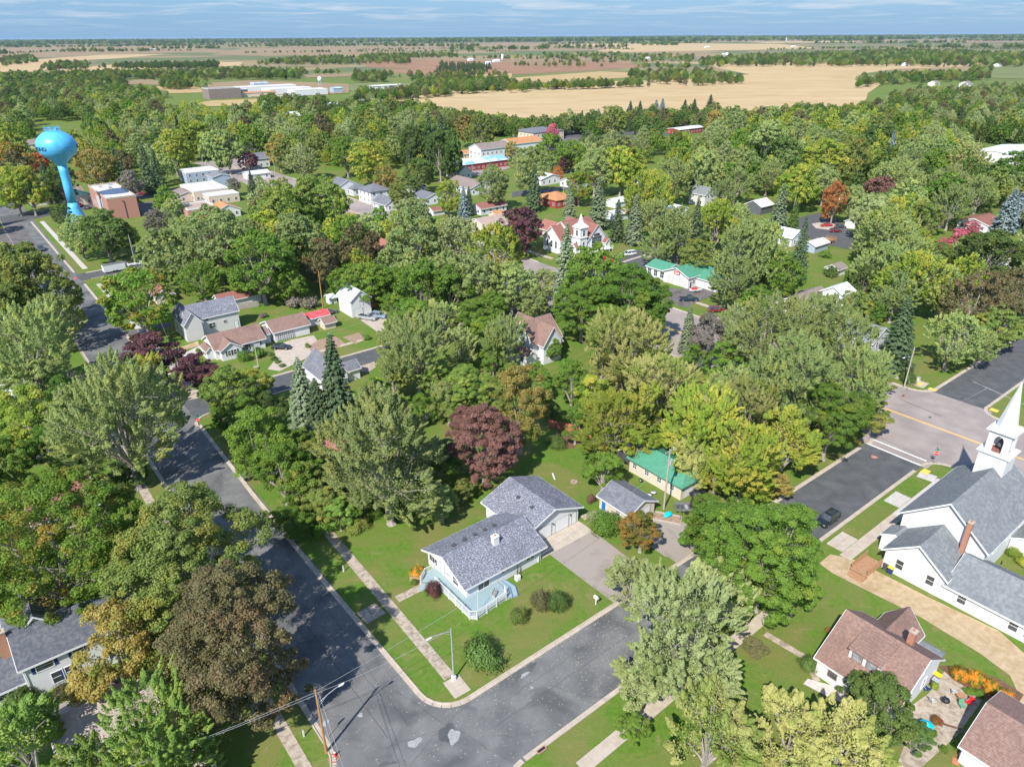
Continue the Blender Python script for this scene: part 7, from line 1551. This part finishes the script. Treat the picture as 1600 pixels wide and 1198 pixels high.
car('dark navy car parked under the trees at right of the gravel spot', *ST(1103, 864), 30, 'navy', 'sedan')
car('red car among the trees left of the silver maples', *ST(1012, 345), 0, 'red', 'sedan')
for i, (px, py, c_) in enumerate([(892, 207, 'white'), (905, 206, 'charcoal'), (950, 206, 'navy'), (940, 205, 'white'), (915, 226, 'white'), (900, 222, 'silver')]):
    car(['white car, first in the far office lot', 'dark car, second in the far office lot', 'navy car by the far right end of the lot', 'white car near the far right end of the lot', 'white car before the small canopy', 'silver car before the small canopy'][i], *ST(px, py), 90, c_, 'sedan')
def trailer():
    o = thing('box_trailer', 'white enclosed box trailer standing at the lawn edge', 'trailer', *ST(181, 424), R(4), None, .03)
    MB().box(-3.6, 3.0, -1.1, 1.1, .5, 2.7).build('body', M['white'], o); MB().box(-3.63, 3.03, -1.13, 1.13, 2.701, 2.78).build('roof', M['metal'], o)
    MB().add([(3.0, -1.1, .5), (3.0, 1.1, .5), (3.9, 0, .5), (3.0, -1.1, 2.7), (3.0, 1.1, 2.7), (3.9, 0, 2.7)], [(2, 1, 0), (3, 4, 5), (0, 1, 4, 3), (1, 2, 5, 4), (2, 0, 3, 5)]).build('nose', M['metal'], o)
    for x in (-.7, .2):
        for sg in (-1, 1): MB().tube((x, sg * 1.14 - .08, .38), (x, sg * 1.14 + .08, .38), .38, n=14).build('wheel', M['rubber'], o)
    for sg in (-1, 1): MB().extr([(-1.25, .62), (-1.1, .85), (.6, .85), (.75, .62), (.65, .62), (.55, .76), (-1.05, .76), (-1.15, .62)], sg * 1.2 - .1, sg * 1.2 + .1, 'y').build('fender', M['black'], o) if False else None
    MB().box(3.0, 4.8, -.06, .06, .42, .52).build('tongue', M['dark_gray'], o); MB().box(-3.66, -3.601, -1.0, 1.0, .6, 2.5).build('rear_door', M['white_trim'], o)
trailer()
def utility_trailer(px, py, rot, label, bed='dark_gray'):
    o = thing('utility_trailer', label, 'trailer', *ST(px, py), rot)
    m = MB(); m.box(-1.8, 1.8, -1, -.94, .55, .95); m.box(-1.8, 1.8, .94, 1, .55, .95); m.box(-1.8, -1.74, -.938, .938, .55, .95); m.build('side_rails', M['metal'], o)
    MB().box(-1.8, 1.8, -.93, .93, .5, .56).build('bed', M[bed], o); MB().tube((1.8, 0, .5), (3.1, 0, .45), .05, n=6).build('tongue', M['metal_gray'], o)
    for sg in (-1, 1): MB().tube((-.1, sg * 1.12 - .09, .33), (-.1, sg * 1.12 + .09, .33), .33, n=14).build('wheel', M['rubber'], o)
    for k in range(3): MB().box(-1.2 + k, -.7 + k, -.5, .4, .565, .75 + .1 * k).build('cargo', M[['dark_gray', 'metal_gray', 'black'][k]], o)
utility_trailer(1071, 797, R(-38), 'open utility trailer with scrap beside the green-roofed garage')
o = thing('small_boat', 'small red and white boat on the lot beside the service garage', 'boat', *ST(1087, 456), R(-30))
m = MB(); loft(m, [[(x, -w_, .9), (x, -w_ * .8, .4), (x, 0, .3), (x, w_ * .8, .4), (x, w_, .9)] for x, w_ in ((-1.9, .75), (-1, .85), (.3, .8), (1.3, .45), (2.0, .05))]); m.build('hull', M['white'], o); MB().box(-1.4, .4, -.6, .6, .91, 1.1).build('cover', M['red'], o)
for sg in (-1, 1): MB().tube((-.4, sg * .9 - .08, .3), (-.4, sg * .9 + .08, .3), .3, n=12).build('wheel', M['rubber'], o)

# ------------------------------------------------------------------ poles and wires
def cobra(o, z, ang, L_=2.6, head='metal'):
    ca, sa = math.cos(ang), math.sin(ang); m = MB(); pts = [(0, z), (L_ * .45, z + .35), (L_ * .8, z + .5), (L_, z + .52)]
    for (a, za_), (b, zb) in zip(pts[:-1], pts[1:]): m.tube((a * ca, a * sa, za_), (b * ca, b * sa, zb), .04, n=6)
    m.tube((0, 0, z - .5), (L_ * .45 * ca, L_ * .45 * sa, z + .33), .025, n=5); ar = m.build('lamp_arm', M['metal_gray'], o)
    h = MB(); c_ = L_ + .25
    loft(h, [[(c_ * ca - sa * w_ * k + u * ca, c_ * sa + ca * w_ * k + u * sa, z + .50 + dz) for k, dz in ((-1, 0), (0, .13), (1, 0), (0, -.08))] for u, w_ in ((-.35, .07), (-.1, .14), (.2, .16), (.38, .06))]); h.build('lamp_head', M['white_trim'], ar)
def pole(label, px, py, h, mt='wood_pole', r=.15, arm=None, xarm=None, trans=False, name='utility_pole', z_arm=None, group='utility poles', cat='pole'):
    o = thing(name, label, cat, *ST(px, py), 0, group); m = MB(); m.tube((0, 0, -.1), (0, 0, h), r, r * .62, 10); m.build('shaft', M[mt], o)
    if arm is not None: cobra(o, z_arm or h * .85, arm)
    if xarm is not None:
        ca, sa = math.cos(xarm), math.sin(xarm); m = MB(); m.tube((-1.1 * ca, -1.1 * sa, h - .45), (1.1 * ca, 1.1 * sa, h - .45), .06, n=4); m.build('crossarm', M[mt], o)
        for k in (-1, -.45, .45, 1): MB().tube((k * ca, k * sa, h - .4), (k * ca, k * sa, h - .18), .05, n=6).build('insulator', M['metal_gray'], o)
    if trans: MB().tube((.32, -.1, h * .74), (.32, -.1, h * .74 + .95), .27, n=14).build('transformer', M['metal_gray'], o)
    return o
p1 = pole('reddish wooden utility pole with street light at the near left corner', 510, 1175, 9.6, 'wood_pole', .16, arm=R(5), z_arm=7.6)
for z in (8.6, 8.9): MB().tube((0, 0, z), (.18, .28, z), .04, n=6).build('insulator', M['metal_gray'], p1)
p2 = pole('gray metal lamp post on the corner lawn by the pavement', 709, 1062, 8.4, 'metal_gray', .11, arm=R(175), z_arm=7.9, name='street_lamp', group='street lamps', cat='street lamp')
MB().box(-.22, .22, -.22, .22, 0, .75).build('base_cover', M['white'], p2)
p3 = pole('tall pale pole with transformer between the tan garage and green roof', 1037, 795, 11.5, 'wood_pole_gray', .17, xarm=R(0), trans=True)
p4 = pole('leaning pale pole at the far corner of the main street', 1412, 607, 10.0, 'wood_pole_gray', .16, arm=R(170), z_arm=7.5)
p5 = pole('tall brown pole with two lamps at the left street junction', 290, 622, 8.6, 'wood_pole_gray', .13, arm=R(30), z_arm=7.6, name='street_lamp', group='street lamps', cat='street lamp'); cobra(p5, 6.2, R(200), 2.0)
pole('bare reddish pole behind the garden shed', 505, 482, 11.4, 'wood_pole', .17); pole('short pale pole with crossarm at the concrete drive', 617, 520, 6.2, 'wood_pole_gray', .14, xarm=R(60))
pole('tall pole with crossarm right of the purple maple', 824, 402, 12.4, 'wood_pole_gray', .17, xarm=R(70), trans=False); pole('pale pole near the white box trailer', 212, 414, 10.5, 'wood_pole_gray', .16, xarm=R(80))
pole('pole with transformer beside the maroon SUV at the main street', 1132, 484, 9.5, 'wood_pole_gray', .16, trans=True); pole('pale pole at the edge of the cul-de-sac', 1238, 340, 9.5, 'wood_pole_gray', .16)
pole('pole right of the red-roofed house near the maple', 842, 329, 9.0, 'wood_pole_gray', .15, xarm=R(70)); pole('pole before the blue metal-roofed building', 738, 270, 12, 'wood_pole_gray', .16, xarm=R(70)); pole('pole left of the blue metal-roofed building', 705, 260, 12, 'wood_pole_gray', .16, xarm=R(60))
pole('pole before the dark green maple, at the white metal garage', 808, 288, 13, 'wood_pole_gray', .16, xarm=R(70)); pole('pole in front of the blue spruce', 722, 345, 10, 'wood_pole_gray', .15); pole('pole behind the office building across the street', 270, 280, 12, 'wood_pole_gray', .16, xarm=R(80)); pole('pole right of the dark-roofed house at upper left', 319, 265, 14, 'wood_pole_gray', .16, xarm=R(80)); pole('pole among the trees above the lime maples', 430, 270, 14, 'wood_pole_gray', .16, xarm=R(80))
pole('pole with street light in front of the tree row, far right', 1563, 369, 7, 'wood_pole_gray', .16, group='utility poles'); pole('pole left of the long white warehouse', 1525, 240, 10, 'wood_pole_gray', .16)
pole('small pole before the small white shed', 697, 310, 9, 'wood_pole_gray', .14); pole('pole standing behind the bay-window church', 880, 318, 9, 'wood_pole_gray', .14)
o = thing('flagpole', 'white flagpole in the garden of the white ranch house', 'flagpole', *ST(404, 576)); MB().tube((0, 0, 0), (0, 0, 6.5), .06, .04).build('shaft', M['white_trim'], o)
MB().box(0.05, 1.3, -.015, .015, 5.4, 6.3).build('flag', M['fabric_gray'], o)
o = thing('garden_box', 'small white garden box at the foot of the flagpole', 'planter', *ST(400, 577)); MB().box(-.4, .4, -.4, .4, 0, .6).build('case', M['white'], o); MB().box(-.45, .45, -.45, .45, .601, .7).build('lid', M['roof_pale'], o)
def wire(a, b, sag, label, name='power_line', r=.018):
    a, b = Vector(a), Vector(b); m = MB(); n = 14; pts = []
    for i in range(n + 1):
        k = i / n; p = a.lerp(b, k); p.z -= sag * 4 * k * (1 - k); pts.append(p)
    for p, q in zip(pts[:-1], pts[1:]): m.tube(p, q, r, n=4, caps=False)
    o = m.build(name, M['metal_gray'] , None); tag(o, label, 'wire', 'overhead wires'); return o
t1 = W(*ST(510, 1175), 9.1); t3 = W(*ST(1037, 795), 10.8)
lamp_top = W(*ST(709, 1062), 8.2)
wire(t1, (lamp_top[0], lamp_top[1], 8.3), .5, 'thin wire from the near wooden pole to the corner lamp post'); wire((t1[0], t1[1], 9.4), W(*ST(1037, 795), 8.6), 1.4, 'long upper wire from the near wooden pole towards the tan garage')
wire((t1[0], t1[1], 9.3), (t1[0] - 34, t1[1] - 16, 9), .9, 'upper wire leaving the near pole to the lower left'); wire((t1[0], t1[1], 8.9), (t1[0] - 34.5, t1[1] - 15.4, 8.5), .9, 'lower wire leaving the near pole to the lower left')
wire((t1[0], t1[1], 9.0), (t1[0] + 16, t1[1] - 32, 9), .8, 'wire crossing the road towards the bottom edge'); wire((t1[0] + .3, t1[1], 9.2), (t1[0] + 17, t1[1] - 32, 9.2), .8, 'second wire crossing the road towards the bottom edge')
wire(W(*ST(1412, 607), 9.4), W(*ST(1132, 484), 9), 1.5, 'wire along the main street from the leaning pale pole'); wire(W(*ST(824, 402), 12), W(*ST(722, 345), 9.6), 1.2, 'wire from the pole by the purple maple'); wire(W(*ST(290, 622), 8.4), W(*ST(212, 414), 10), 1.6, 'wire along the left street from the junction lamp'); wire(t3, W(*ST(1132, 484), 9.2), 2.2, 'wire from the transformer pole to the main street')
wire(W(*ST(290, 622), 8.2), W(*ST(617, 520), 6.0), 1.6, 'wire over the side street from the junction lamp')

# ------------------------------------------------------------------ signs
def stop_sign(label, s, t, face, blades=True, back=False):
    o = thing('stop_sign', label, 'sign', s, t, face, 'stop signs'); MB().tube((0, 0, 0), (0, 0, 2.9), .035, n=6).build('post', M['metal'], o)
    oc = [(.42 * math.cos(P_ / 8 + k * P_ / 4), 2.35 + .42 * math.sin(P_ / 8 + k * P_ / 4)) for k in range(8)]; q = MB(); q.extr(oc, -.075, -.05, 'y'); pl = q.build('sign_plate', M['sign_red'], o)
    MB().extr([(x * 1.06, 2.35 + (z - 2.35) * 1.06) for x, z in oc], -.049, -.04, 'y').build('sign_back', M['white'], o)
    me = text_mesh('STOP', .30, .004)
    for v in me.vertices: v.co = (v.co.x, -.08 - v.co.z * .5, 2.25 + v.co.y)
    link('lettering', me, M['letter_white'], pl)
    if blades:
        MB().box(-.45, .45, -.012, .012, 2.92, 3.14).build('street_name_blade', M['sign_green'], o); MB().box(-.012, .012, -.45, .45, 3.16, 3.38).build('street_name_blade', M['sign_green'], o)
stop_sign('stop sign with green street names at the church corner', *ST(1458, 725), R(-50)); stop_sign('stop sign with green street name at the left junction', *ST(313, 672), R(-30)); stop_sign('stop sign by the white box trailer', *ST(121, 446), R(-30), False)
stop_sign('stop sign seen from behind at the near left corner', *ST(513, 1152), R(185), False)
o = thing('road_sign', 'gray round-backed sign by the leaning pale pole', 'sign', *ST(1417, 612), R(30)); MB().tube((0, 0, 0), (0, 0, 2.4), .035, n=6).build('post', M['metal'], o); MB().tube((0, -.03, 2.2), (0, 0, 2.2), .40, n=16).build('sign_plate', M['metal_gray'], o)
def small(name, label, cat, px, py, rot=0, z=0, group=None): return thing(name, label, cat, *ST(px, py), rot, group, z)
o = small('fire_hydrant', 'red and white fire hydrant by the near left kerb', 'hydrant', 524, 1181); MB().lathe([(.16, 0), (.16, .08), (.11, .1), (.11, .5), (.14, .52), (.12, .62), (.04, .72)], 14).build('body', M['red'], o, True); MB().tube((-.2, 0, .42), (.2, 0, .42), .06, n=8).build('nozzle', M['red'], o); MB().lathe([(.13, .53), (.11, .65), (.03, .74)], 12).build('cap', M['white'], o)
o = small('flower_ring', 'ring of red flowers and bricks round the hydrant', 'flower bed', 522, 1184)
for k in range(14): MB().box(.55 * math.cos(k * P_ / 7) - .1, .55 * math.cos(k * P_ / 7) + .1, .55 * math.sin(k * P_ / 7) - .06, .55 * math.sin(k * P_ / 7) + .06, 0, .12).build('edging_brick', M['brick_chimney'], o)
o = small('marker_post', 'short white marker post on the corner lawn', 'post', 537, 893); MB().box(-.07, .07, -.07, .07, 0, 1.1).build('shaft', M['white_trim'], o); MB().box(-.08, .08, -.08, .08, 1.101, 1.2).build('cap', M['roof_gray'], o)
o = small('marker_post', 'short white post in the shade at the near left corner', 'post', 475, 1150); MB().box(-.07, .07, -.07, .07, 0, 1.1).build('shaft', M['white_trim'], o); MB().box(-.08, .08, -.08, .08, 1.101, 1.2).build('cap', M['roof_gray'], o)
o = small('mailbox', 'white mailbox on a post at the end of the gravel drive', 'mailbox', 931, 944); MB().box(-.06, .06, -.06, .06, 0, 1.1).build('post', M['white_trim'], o); MB().extr([(-.2, 1.1), (.2, 1.1), (.2, 1.32)] + [(.2 * math.cos(a), 1.32 + .2 * math.sin(a)) for a in [P_ * k / 6 for k in range(1, 6)]] + [(-.2, 1.32)], -.35, .35, 'y').build('box', M['white'], o)
o = small('electric_box', 'small pale utility box at the far corner of the main street', 'cabinet', 1434, 596); MB().box(-.35, .35, -.3, .3, 0, 1.0).build('case', M['siding_tan'], o); MB().box(-.38, .38, -.33, .33, 1.001, 1.06).build('lid', M['metal_gray'], o)
o = small('storm_drain', 'brown storm drain inlet in the kerb by the bottom edge', 'drain', 846, 1172); MB().box(-.6, .6, -.25, .25, .1, .17).build('grate', M['brick_red'], o); MB().box(-.5, .5, -.15, .15, .171, .18).build('slot', M['black'], o)
o = small('storm_drain', 'rusty storm drain inlet at the main street corner', 'drain', 1411, 619); MB().box(-.7, .7, -.25, .25, .1, .17).build('grate', M['brick_red'], o); MB().box(-.5, .5, -.15, .15, .171, .18).build('slot', M['black'], o)
o = small('warning_light', 'orange warning barrel half hidden under the maple by the crosswalk', 'barrel', 1335, 683); MB().lathe([(.3, 0), (.28, .4), (.24, .9), (.1, 1.0)], 14).build('drum', M['orange'], o, True); MB().lathe([(.285, .45), (.27, .6)], 14).build('stripe', M['white'], o)
o = small('stone_fire_ring', 'small pinkish stone ring on the back lawn', 'fire ring', 897, 754)
for k in range(8): MB().box(.45 * math.cos(k * P_ / 4) - .16, .45 * math.cos(k * P_ / 4) + .16, .45 * math.sin(k * P_ / 4) - .14, .45 * math.sin(k * P_ / 4) + .14, 0, .28).build('stone', M['roof_tan'], o)
o = small('board', 'pale board lying on the back lawn', 'board', 865, 744, R(60)); MB().box(-1.0, 1.0, -.12, .12, 0, .06).build('plank', M['white'], o)
o = small('sandbox', 'wooden box frame with turquoise tarpaulin bundle near the tall pole', 'sandbox', 1043, 810, R(-58))
for a in ((-2.2, 2.2, -1.1, -1.0), (-2.2, 2.2, 1.0, 1.1), (-2.2, -2.1, -.998, .998), (2.1, 2.2, -.998, .998)): MB().box(a[0], a[1], a[2], a[3], 0, .3).build('side_board', M['wood_pole_gray'], o)
MB().sheet([(-2.09, -.99), (2.09, -.99), (2.09, .99), (-2.09, .99)], .06).build('sand', M['dirt'], o)
o = small('tarpaulin_bundle', 'turquoise bundle lying in the wooden box frame', 'bundle', 1044, 806, z=.07); m = MB(); loft(m, [[(x, w_ * math.cos(a), .05 + w_ * .6 + w_ * .6 * math.sin(a)) for a in [2 * P_ * k / 10 for k in range(10)]] for x, w_ in ((-.85, .15), (-.6, .42), (0, .55), (.5, .45), (.8, .2))]); m.build('cover', M['turquoise'], o)
o = small('satellite_dish', 'pair of white round dishes lying behind the tan garage', 'dish', 1021, 772)
for dx_ in (0, -1.1): MB().lathe([(.05, .2), (.3, .25), (.45, .45), (.5, .5)], 16, (dx_, 0, 0)).build('dish', M['white'], o, True); 
o = small('spare_tire', 'dark tyre leaning on the wall of the green-roofed garage', 'tyre', 1001, 753); MB().tube((-.1, 0, .38), (.1, 0, .38), .38, n=16).build('tread', M['rubber'], o); MB().tube((-.11, 0, .38), (.11, 0, .38), .2, n=12).build('rim', M['metal_gray'], o)
o = small('ladder', 'pale aluminium ladder leaning beside the wooden box frame', 'ladder', 1064, 812)
m = MB(); m.tube((-.25, 0, 0), (-.1, .5, 2.3), .03, n=4); m.tube((.25, 0, 0), (.1, .5, 2.3), .03, n=4); m.build('rails', M['metal'], o)
for k in range(6): MB().tube((-.24 + .02 * k, .07 + .08 * k, .3 + .36 * k), (.24 - .02 * k, .07 + .08 * k, .3 + .36 * k), .02, n=4).build('rung', M['metal'], o)
o = small('trampoline', 'black round trampoline beside the green-roofed garage', 'trampoline', 1091, 776); MB().lathe([(1.6, .65), (1.6, .7)], 24).build('mat', M['black'], o)
for k in range(6): MB().tube((1.55 * math.cos(k * P_ / 3), 1.55 * math.sin(k * P_ / 3), 0), (1.55 * math.cos(k * P_ / 3), 1.55 * math.sin(k * P_ / 3), .66), .04, n=5).build('leg', M['metal_gray'], o)
def bin_(label, px, py, lid, body='dark_gray', rot=0):
    o = small('wheelie_bin', label, 'bin', px, py, rot, group='wheelie bins'); m = MB(); m.add([(-.26, -.28, .05), (.26, -.28, .05), (.26, .28, .05), (-.26, .28, .05), (-.31, -.35, 1.0), (.31, -.35, 1.0), (.31, .35, 1.0), (-.31, .35, 1.0)], [(0, 3, 2, 1), (4, 5, 6, 7), (0, 1, 5, 4), (1, 2, 6, 5), (2, 3, 7, 6), (3, 0, 4, 7)]); m.build('body', M[body], o)
    MB().box(-.34, .34, -.4, .38, 1.001, 1.09).build('lid', M[lid], o); MB().tube((-.28, .34, .12), (.28, .34, .12), .12, n=10).build('wheels', M['rubber'], o)
bin_('yellow-lidded bin against the white church wing', 1390, 895, 'bin_yellow', 'fabric_navy'); bin_('gray bin left of the yellow-lidded one by the church', 1383, 889, 'dark_gray', 'dark_gray')
bin_('yellow-lidded bin at the cottage patio wall', 1462, 1063, 'bin_yellow'); bin_('gray-lidded bin beside the yellow one at the cottage patio', 1459, 1071, 'metal_gray', 'dark_gray'); bin_('green bin in the vegetable garden', 515, 527, 'green_plastic', 'green_plastic'); bin_('small yellow-lidded bin on the gray house drive', 296, 527, 'bin_yellow')

# patio furniture behind the cottage
def chair(label, px, py, rot, m_='fabric_gray'):
    o = small('patio_chair', label, 'chair', px, py, rot, group='chairs on the cottage patio')
    MB().box(-.28, .28, -.28, .28, .4, .46).build('seat', M[m_], o); MB().add([(-.28, .24, .46), (.28, .24, .46), (.28, .30, .46), (-.28, .30, .46), (-.28, .42, 1.0), (.28, .42, 1.0), (.28, .47, 1.0), (-.28, .47, 1.0)], [(0, 3, 2, 1), (4, 5, 6, 7), (0, 1, 5, 4), (1, 2, 6, 5), (2, 3, 7, 6), (3, 0, 4, 7)]).build('backrest', M[m_], o)
    for a in (-.26, .26):
        for b in (-.26, .26): MB().tube((a, b, 0), (a, b, .4), .02, n=5).build('leg', M['metal_gray'], o)
        MB().box(a - .03, a + .03, -.26, .28, .6, .64).build('armrest', M['metal_gray'], o)
chair('navy covered chair against the cottage wall', 1446, 1079, R(150), 'fabric_navy'); chair('gray reclining chair near the honey locust', 1456, 1098, R(60)); chair('gray chair left of the patio table', 1489, 1084, R(120)); chair('green chair at the lower end of the patio table', 1502, 1106, R(-40), 'green_plastic'); chair('red chair right of the patio table', 1513, 1101, R(-100), 'red')
o = small('patio_table', 'low wooden table in the middle of the patio furniture', 'table', 1499, 1092); MB().lathe([(.5, .7), (.52, .74)], 16).build('tabletop', M['wood_deck'], o)
for k in range(4): MB().tube((.35 * math.cos(k * P_ / 2), .35 * math.sin(k * P_ / 2), 0), (.3 * math.cos(k * P_ / 2), .3 * math.sin(k * P_ / 2), .7), .03, n=5).build('leg', M['wood_deck'], o)
o = small('grill', 'black covered kettle grill on the patio', 'grill', 1475, 1102); MB().lathe([(.05, .62), (.3, .66), (.42, .82), (.43, .9), (.36, 1.08), (.15, 1.2), (.04, 1.22)], 18).build('kettle', M['black'], o, True)
for k in range(3): MB().tube((.12 * math.cos(k * 2.1), .12 * math.sin(k * 2.1), .68), (.36 * math.cos(k * 2.1), .36 * math.sin(k * 2.1), 0), .02, n=5).build('leg', M['metal'], o)
MB().box(.42, .85, -.25, .25, .8, .83).build('side_shelf', M['wood_pole_gray'], o)
o = small('garden_parasol', 'small turquoise garden parasol tilted beside the honey locust', 'parasol', 1443, 1146); m = MB(); n = 8; m.add([(.0, .0, 1.9)] + [(.75 * math.cos(2 * P_ * k / n), .75 * math.sin(2 * P_ * k / n), 1.5) for k in range(n)] + [(0, 0, 1.84)] + [(.73 * math.cos(2 * P_ * k / n), .73 * math.sin(2 * P_ * k / n), 1.46) for k in range(n)], [(0, 1 + k, 1 + (k + 1) % n) for k in range(n)] + [(n + 1, n + 2 + (k + 1) % n, n + 2 + k) for k in range(n)]); m.build('canopy', M['turquoise'], o); MB().tube((0, 0, 0), (0, 0, 1.9), .025, n=6).build('pole', M['white_trim'], o)
o = small('bird_bath', 'pale bird bath stand on the cottage lawn', 'bird bath', 1233, 967); MB().lathe([(.2, 0), (.08, .1), (.08, .7), (.35, .8), (.36, .86)], 14).build('basin', M['concrete'], o, True)
o = small('white_pedestal', 'white garden figure in the flower bed by the parasol', 'ornament', 1436, 1158); MB().lathe([(.22, 0), (.2, .1), (.12, .3), (.2, .6), (.12, .8), (.02, .95)], 12).build('figure', M['white'], o, True)
o = small('planter_box', 'dark wooden planter box at the lower edge of the patio', 'planter', 1486, 1139, R(-62)); MB().box(-1.0, 1.0, -.2, .2, 0, .45).build('box', M['wood_gray'], o); MB().box(-.92, .92, -.14, .14, .451, .5).build('soil', M['mulch'], o)
for i, (px, py) in enumerate([(1500, 1178), (1493, 1189), (1505, 1167)]):
    o = small('stepping_stone', ['middle', 'lowest', 'upper'][i] + ' stepping stone beside the brown-roofed garage', 'stone', px, py, R(20), 0, 'stepping stones'); MB().prism([(.45, .3), (-.4, .33), (-.45, -.28), (.42, -.32)], 0, .07).build('slab', M['terracotta'], o)
o = small('rain_barrel', 'pale rain barrel at the corner of the brown-roofed garage', 'barrel', 1503, 1183); MB().lathe([(.3, 0), (.36, .45), (.3, .95)], 16).build('barrel', M['siding_gray'], o, True); MB().lathe([(.31, .951), (.31, .99)], 16).build('lid', M['dark_gray'], o)

# ------------------------------------------------------------------ fences: boards one by one where they can be told apart
def fence(label, pts, m_, h=1.8, bw=.30, singles=True, group=None):
    g0 = W(*pts[0]); o = bpy.data.objects.new('wooden_fence', None); COL.objects.link(o); o.location = g0; tag(o, label, 'fence', group)
    meshes = [MB().box(.01, bw - .015, -.012, .012, .03, h + d).mesh('board') for d in (0, .03, -.03)]
    for q in meshes: q.materials.append(M[m_])
    rail = MB(); allb = MB()
    for (s0, t0), (s1, t1) in zip(pts[:-1], pts[1:]):
        a, b = W(s0, t0), W(s1, t1); L_ = math.hypot(b[0] - a[0], b[1] - a[1]); ang = math.atan2(b[1] - a[1], b[0] - a[0]); n = max(1, int(L_ / bw)); c_, s_ = math.cos(ang), math.sin(ang)
        for i in range(n):
            x, y = a[0] + c_ * bw * i - g0[0], a[1] + s_ * bw * i - g0[1]
            if singles:
                q = bpy.data.objects.new('board', meshes[rnd.randrange(3)]); COL.objects.link(q); q.parent = o; q.location = (x, y, 0); q.rotation_euler = (0, 0, ang)
            else:
                hh = h + rnd.uniform(-.04, .04); allb.add([(x + u * c_ - v * s_, y + u * s_ + v * c_, z) for z in (.03, hh) for u, v in ((.01, -.012), (bw - .015, -.012), (bw - .015, .012), (.01, .012))], [(0, 3, 2, 1), (4, 5, 6, 7), (0, 1, 5, 4), (1, 2, 6, 5), (2, 3, 7, 6), (3, 0, 4, 7)])
        k = max(1, round(L_ / 2.4))
        for i in range(k + 1):
            x, y = a[0] + c_ * L_ * i / k - g0[0] - s_ * .08, a[1] + s_ * L_ * i / k - g0[1] + c_ * .08; MB().box(x - .05, x + .05, y - .05, y + .05, 0, h + .05).build('post', M[m_], o)
        for z in (.4, h - .4):
            rail = MB(); rail.tube((a[0] - g0[0] - s_ * .045, a[1] - g0[1] + c_ * .045, z), (b[0] - g0[0] - s_ * .045, b[1] - g0[1] + c_ * .045, z), .035, n=4); rail.build('rail', M[m_], o)
    if not singles: allb.build('boards', M[m_], o)['kind'] = 'stuff'
    c_ = W(*pts[0]); LAND.append(('the ' + ' '.join(label.split()[:4]), c_[0], c_[1])) if False else None
fence('reddish board fence running behind the back lawn', [ST(857, 668), ST(905, 677)], 'wood_fence', bw=.5)
fence('reddish board fence left of the green-roofed garage', [ST(920, 692), ST(975, 716)], 'wood_fence', bw=.5)
fence('reddish board fence behind the green-roofed garage', [ST(1040, 727), ST(1072, 712), ST(1090, 725)], 'wood_fence', bw=.5)
fence('weathered gray board fence behind the gray two-storey house', [ST(372, 484), ST(405, 479)], 'wood_gray', bw=.4)
fence('dark red board fence behind the tall white garage', [ST(572, 466), ST(622, 447)], 'wood_fence', bw=.4)
fence('short red board fence at the blue-gray hatchback', [ST(577, 484), ST(588, 479)], 'wood_fence', 1.2, bw=.4)
fence('orange board fence beside the pale green house', [ST(567, 402), ST(574, 398)], 'orange', bw=.4)
fence('gray board fence behind the service garage', [ST(1010, 402), ST(1120, 425)], 'wood_gray', 1.8, .4, False)
fence('low white fence at the lot across the street', [ST(372, 273), ST(398, 270)], 'white_trim', 1.1, .4, False)
o = small('raised_deck', 'pinkish wooden deck on posts below the cul-de-sac', 'deck', 1292, 384)
MB().box(0, 6, 0, 4, 1.2, 1.35).build('platform', M['wood_deck'], o); railing(o, [(0, 4), (0, 0), (6, 0), (6, 4)], 1.35, .9, 'wood_deck', .2)
H('shed', 'blue-gray porch roof leading to the pinkish wooden deck', 1275, 377, 9, 5, 2.6, 3.6, 'x', 'siding_blue', 'roof_metal', wins=False, cat='shed')
H('shed', 'dark rounded shed at the end of the reddish fence', 984, 700, 3.2, 3.2, 1.9, 2.8, 'x', 'dark_gray', 'dark_gray', wins=False, cat='shed')
# fallen white branch on the house roof behind the tall maple
# fallen leaves on the asphalt and the kerbs
lv = np.random.RandomState(3); PP = []
def litter(s0, s1, t0, t1, n, z=.045):
    s_ = lv.uniform(s0, s1, n); t_ = lv.uniform(t0, t1, n)
    for a, b in zip(s_, t_): PP.append(W(a, b, z))
litter(-12, 24, -14, -2.4, 420); litter(-11.5, -1.3, -2, 24, 380); litter(-11, -1, 14, 36, 500); litter(24, 90, -14, -2.6, 500); litter(-2.0, -1.3, 0, 40, 260); litter(1.5, 60, -3.2, -2.5, 260); litter(-11, -1, 36, 60, 300)
PP = np.array(PP); n = len(PP)
NR.seed(9); me = leaf_mesh('fallen_leaves', PP, np.array([[0, 0, 1.0]]) + NR.normal(size=(n, 3)) * .12, .10, .7)
me.materials.clear(); M['dry_leaf'] = mat('dry_leaf', (.45, .40, .22), (.60, .52, .38), 3, 3, .9); me.materials.append(M['dry_leaf'])
tag(link('fallen_leaves', me), 'scattered pale fallen leaves on the asphalt of the near crossing', 'leaves', None, 'stuff')

# ------------------------------------------------------------------ the air: a little haze towards the skyline
hz = MB().box(-32000, 32000, -900, 32000, -2, 72.5).mesh('haze')
hm = bpy.data.materials.new('haze'); hm.use_nodes = True; hm.node_tree.nodes.clear()
vo = hm.node_tree.nodes.new('ShaderNodeOutputMaterial'); vp = hm.node_tree.nodes.new('ShaderNodeVolumePrincipled'); hm.node_tree.links.new(vp.outputs[0], vo.inputs['Volume'])
vp.inputs['Color'].default_value = (.45, .68, 1.0, 1); vp.inputs['Density'].default_value = HAZE
hm.volume_intersection_method = 'FAST' if hasattr(hm, 'volume_intersection_method') else 'FAST'
if HAZE > 0:
    ho = link('haze', hz, hm); ho['kind'] = 'stuff'; ho['label'] = 'thin blue haze over the country'
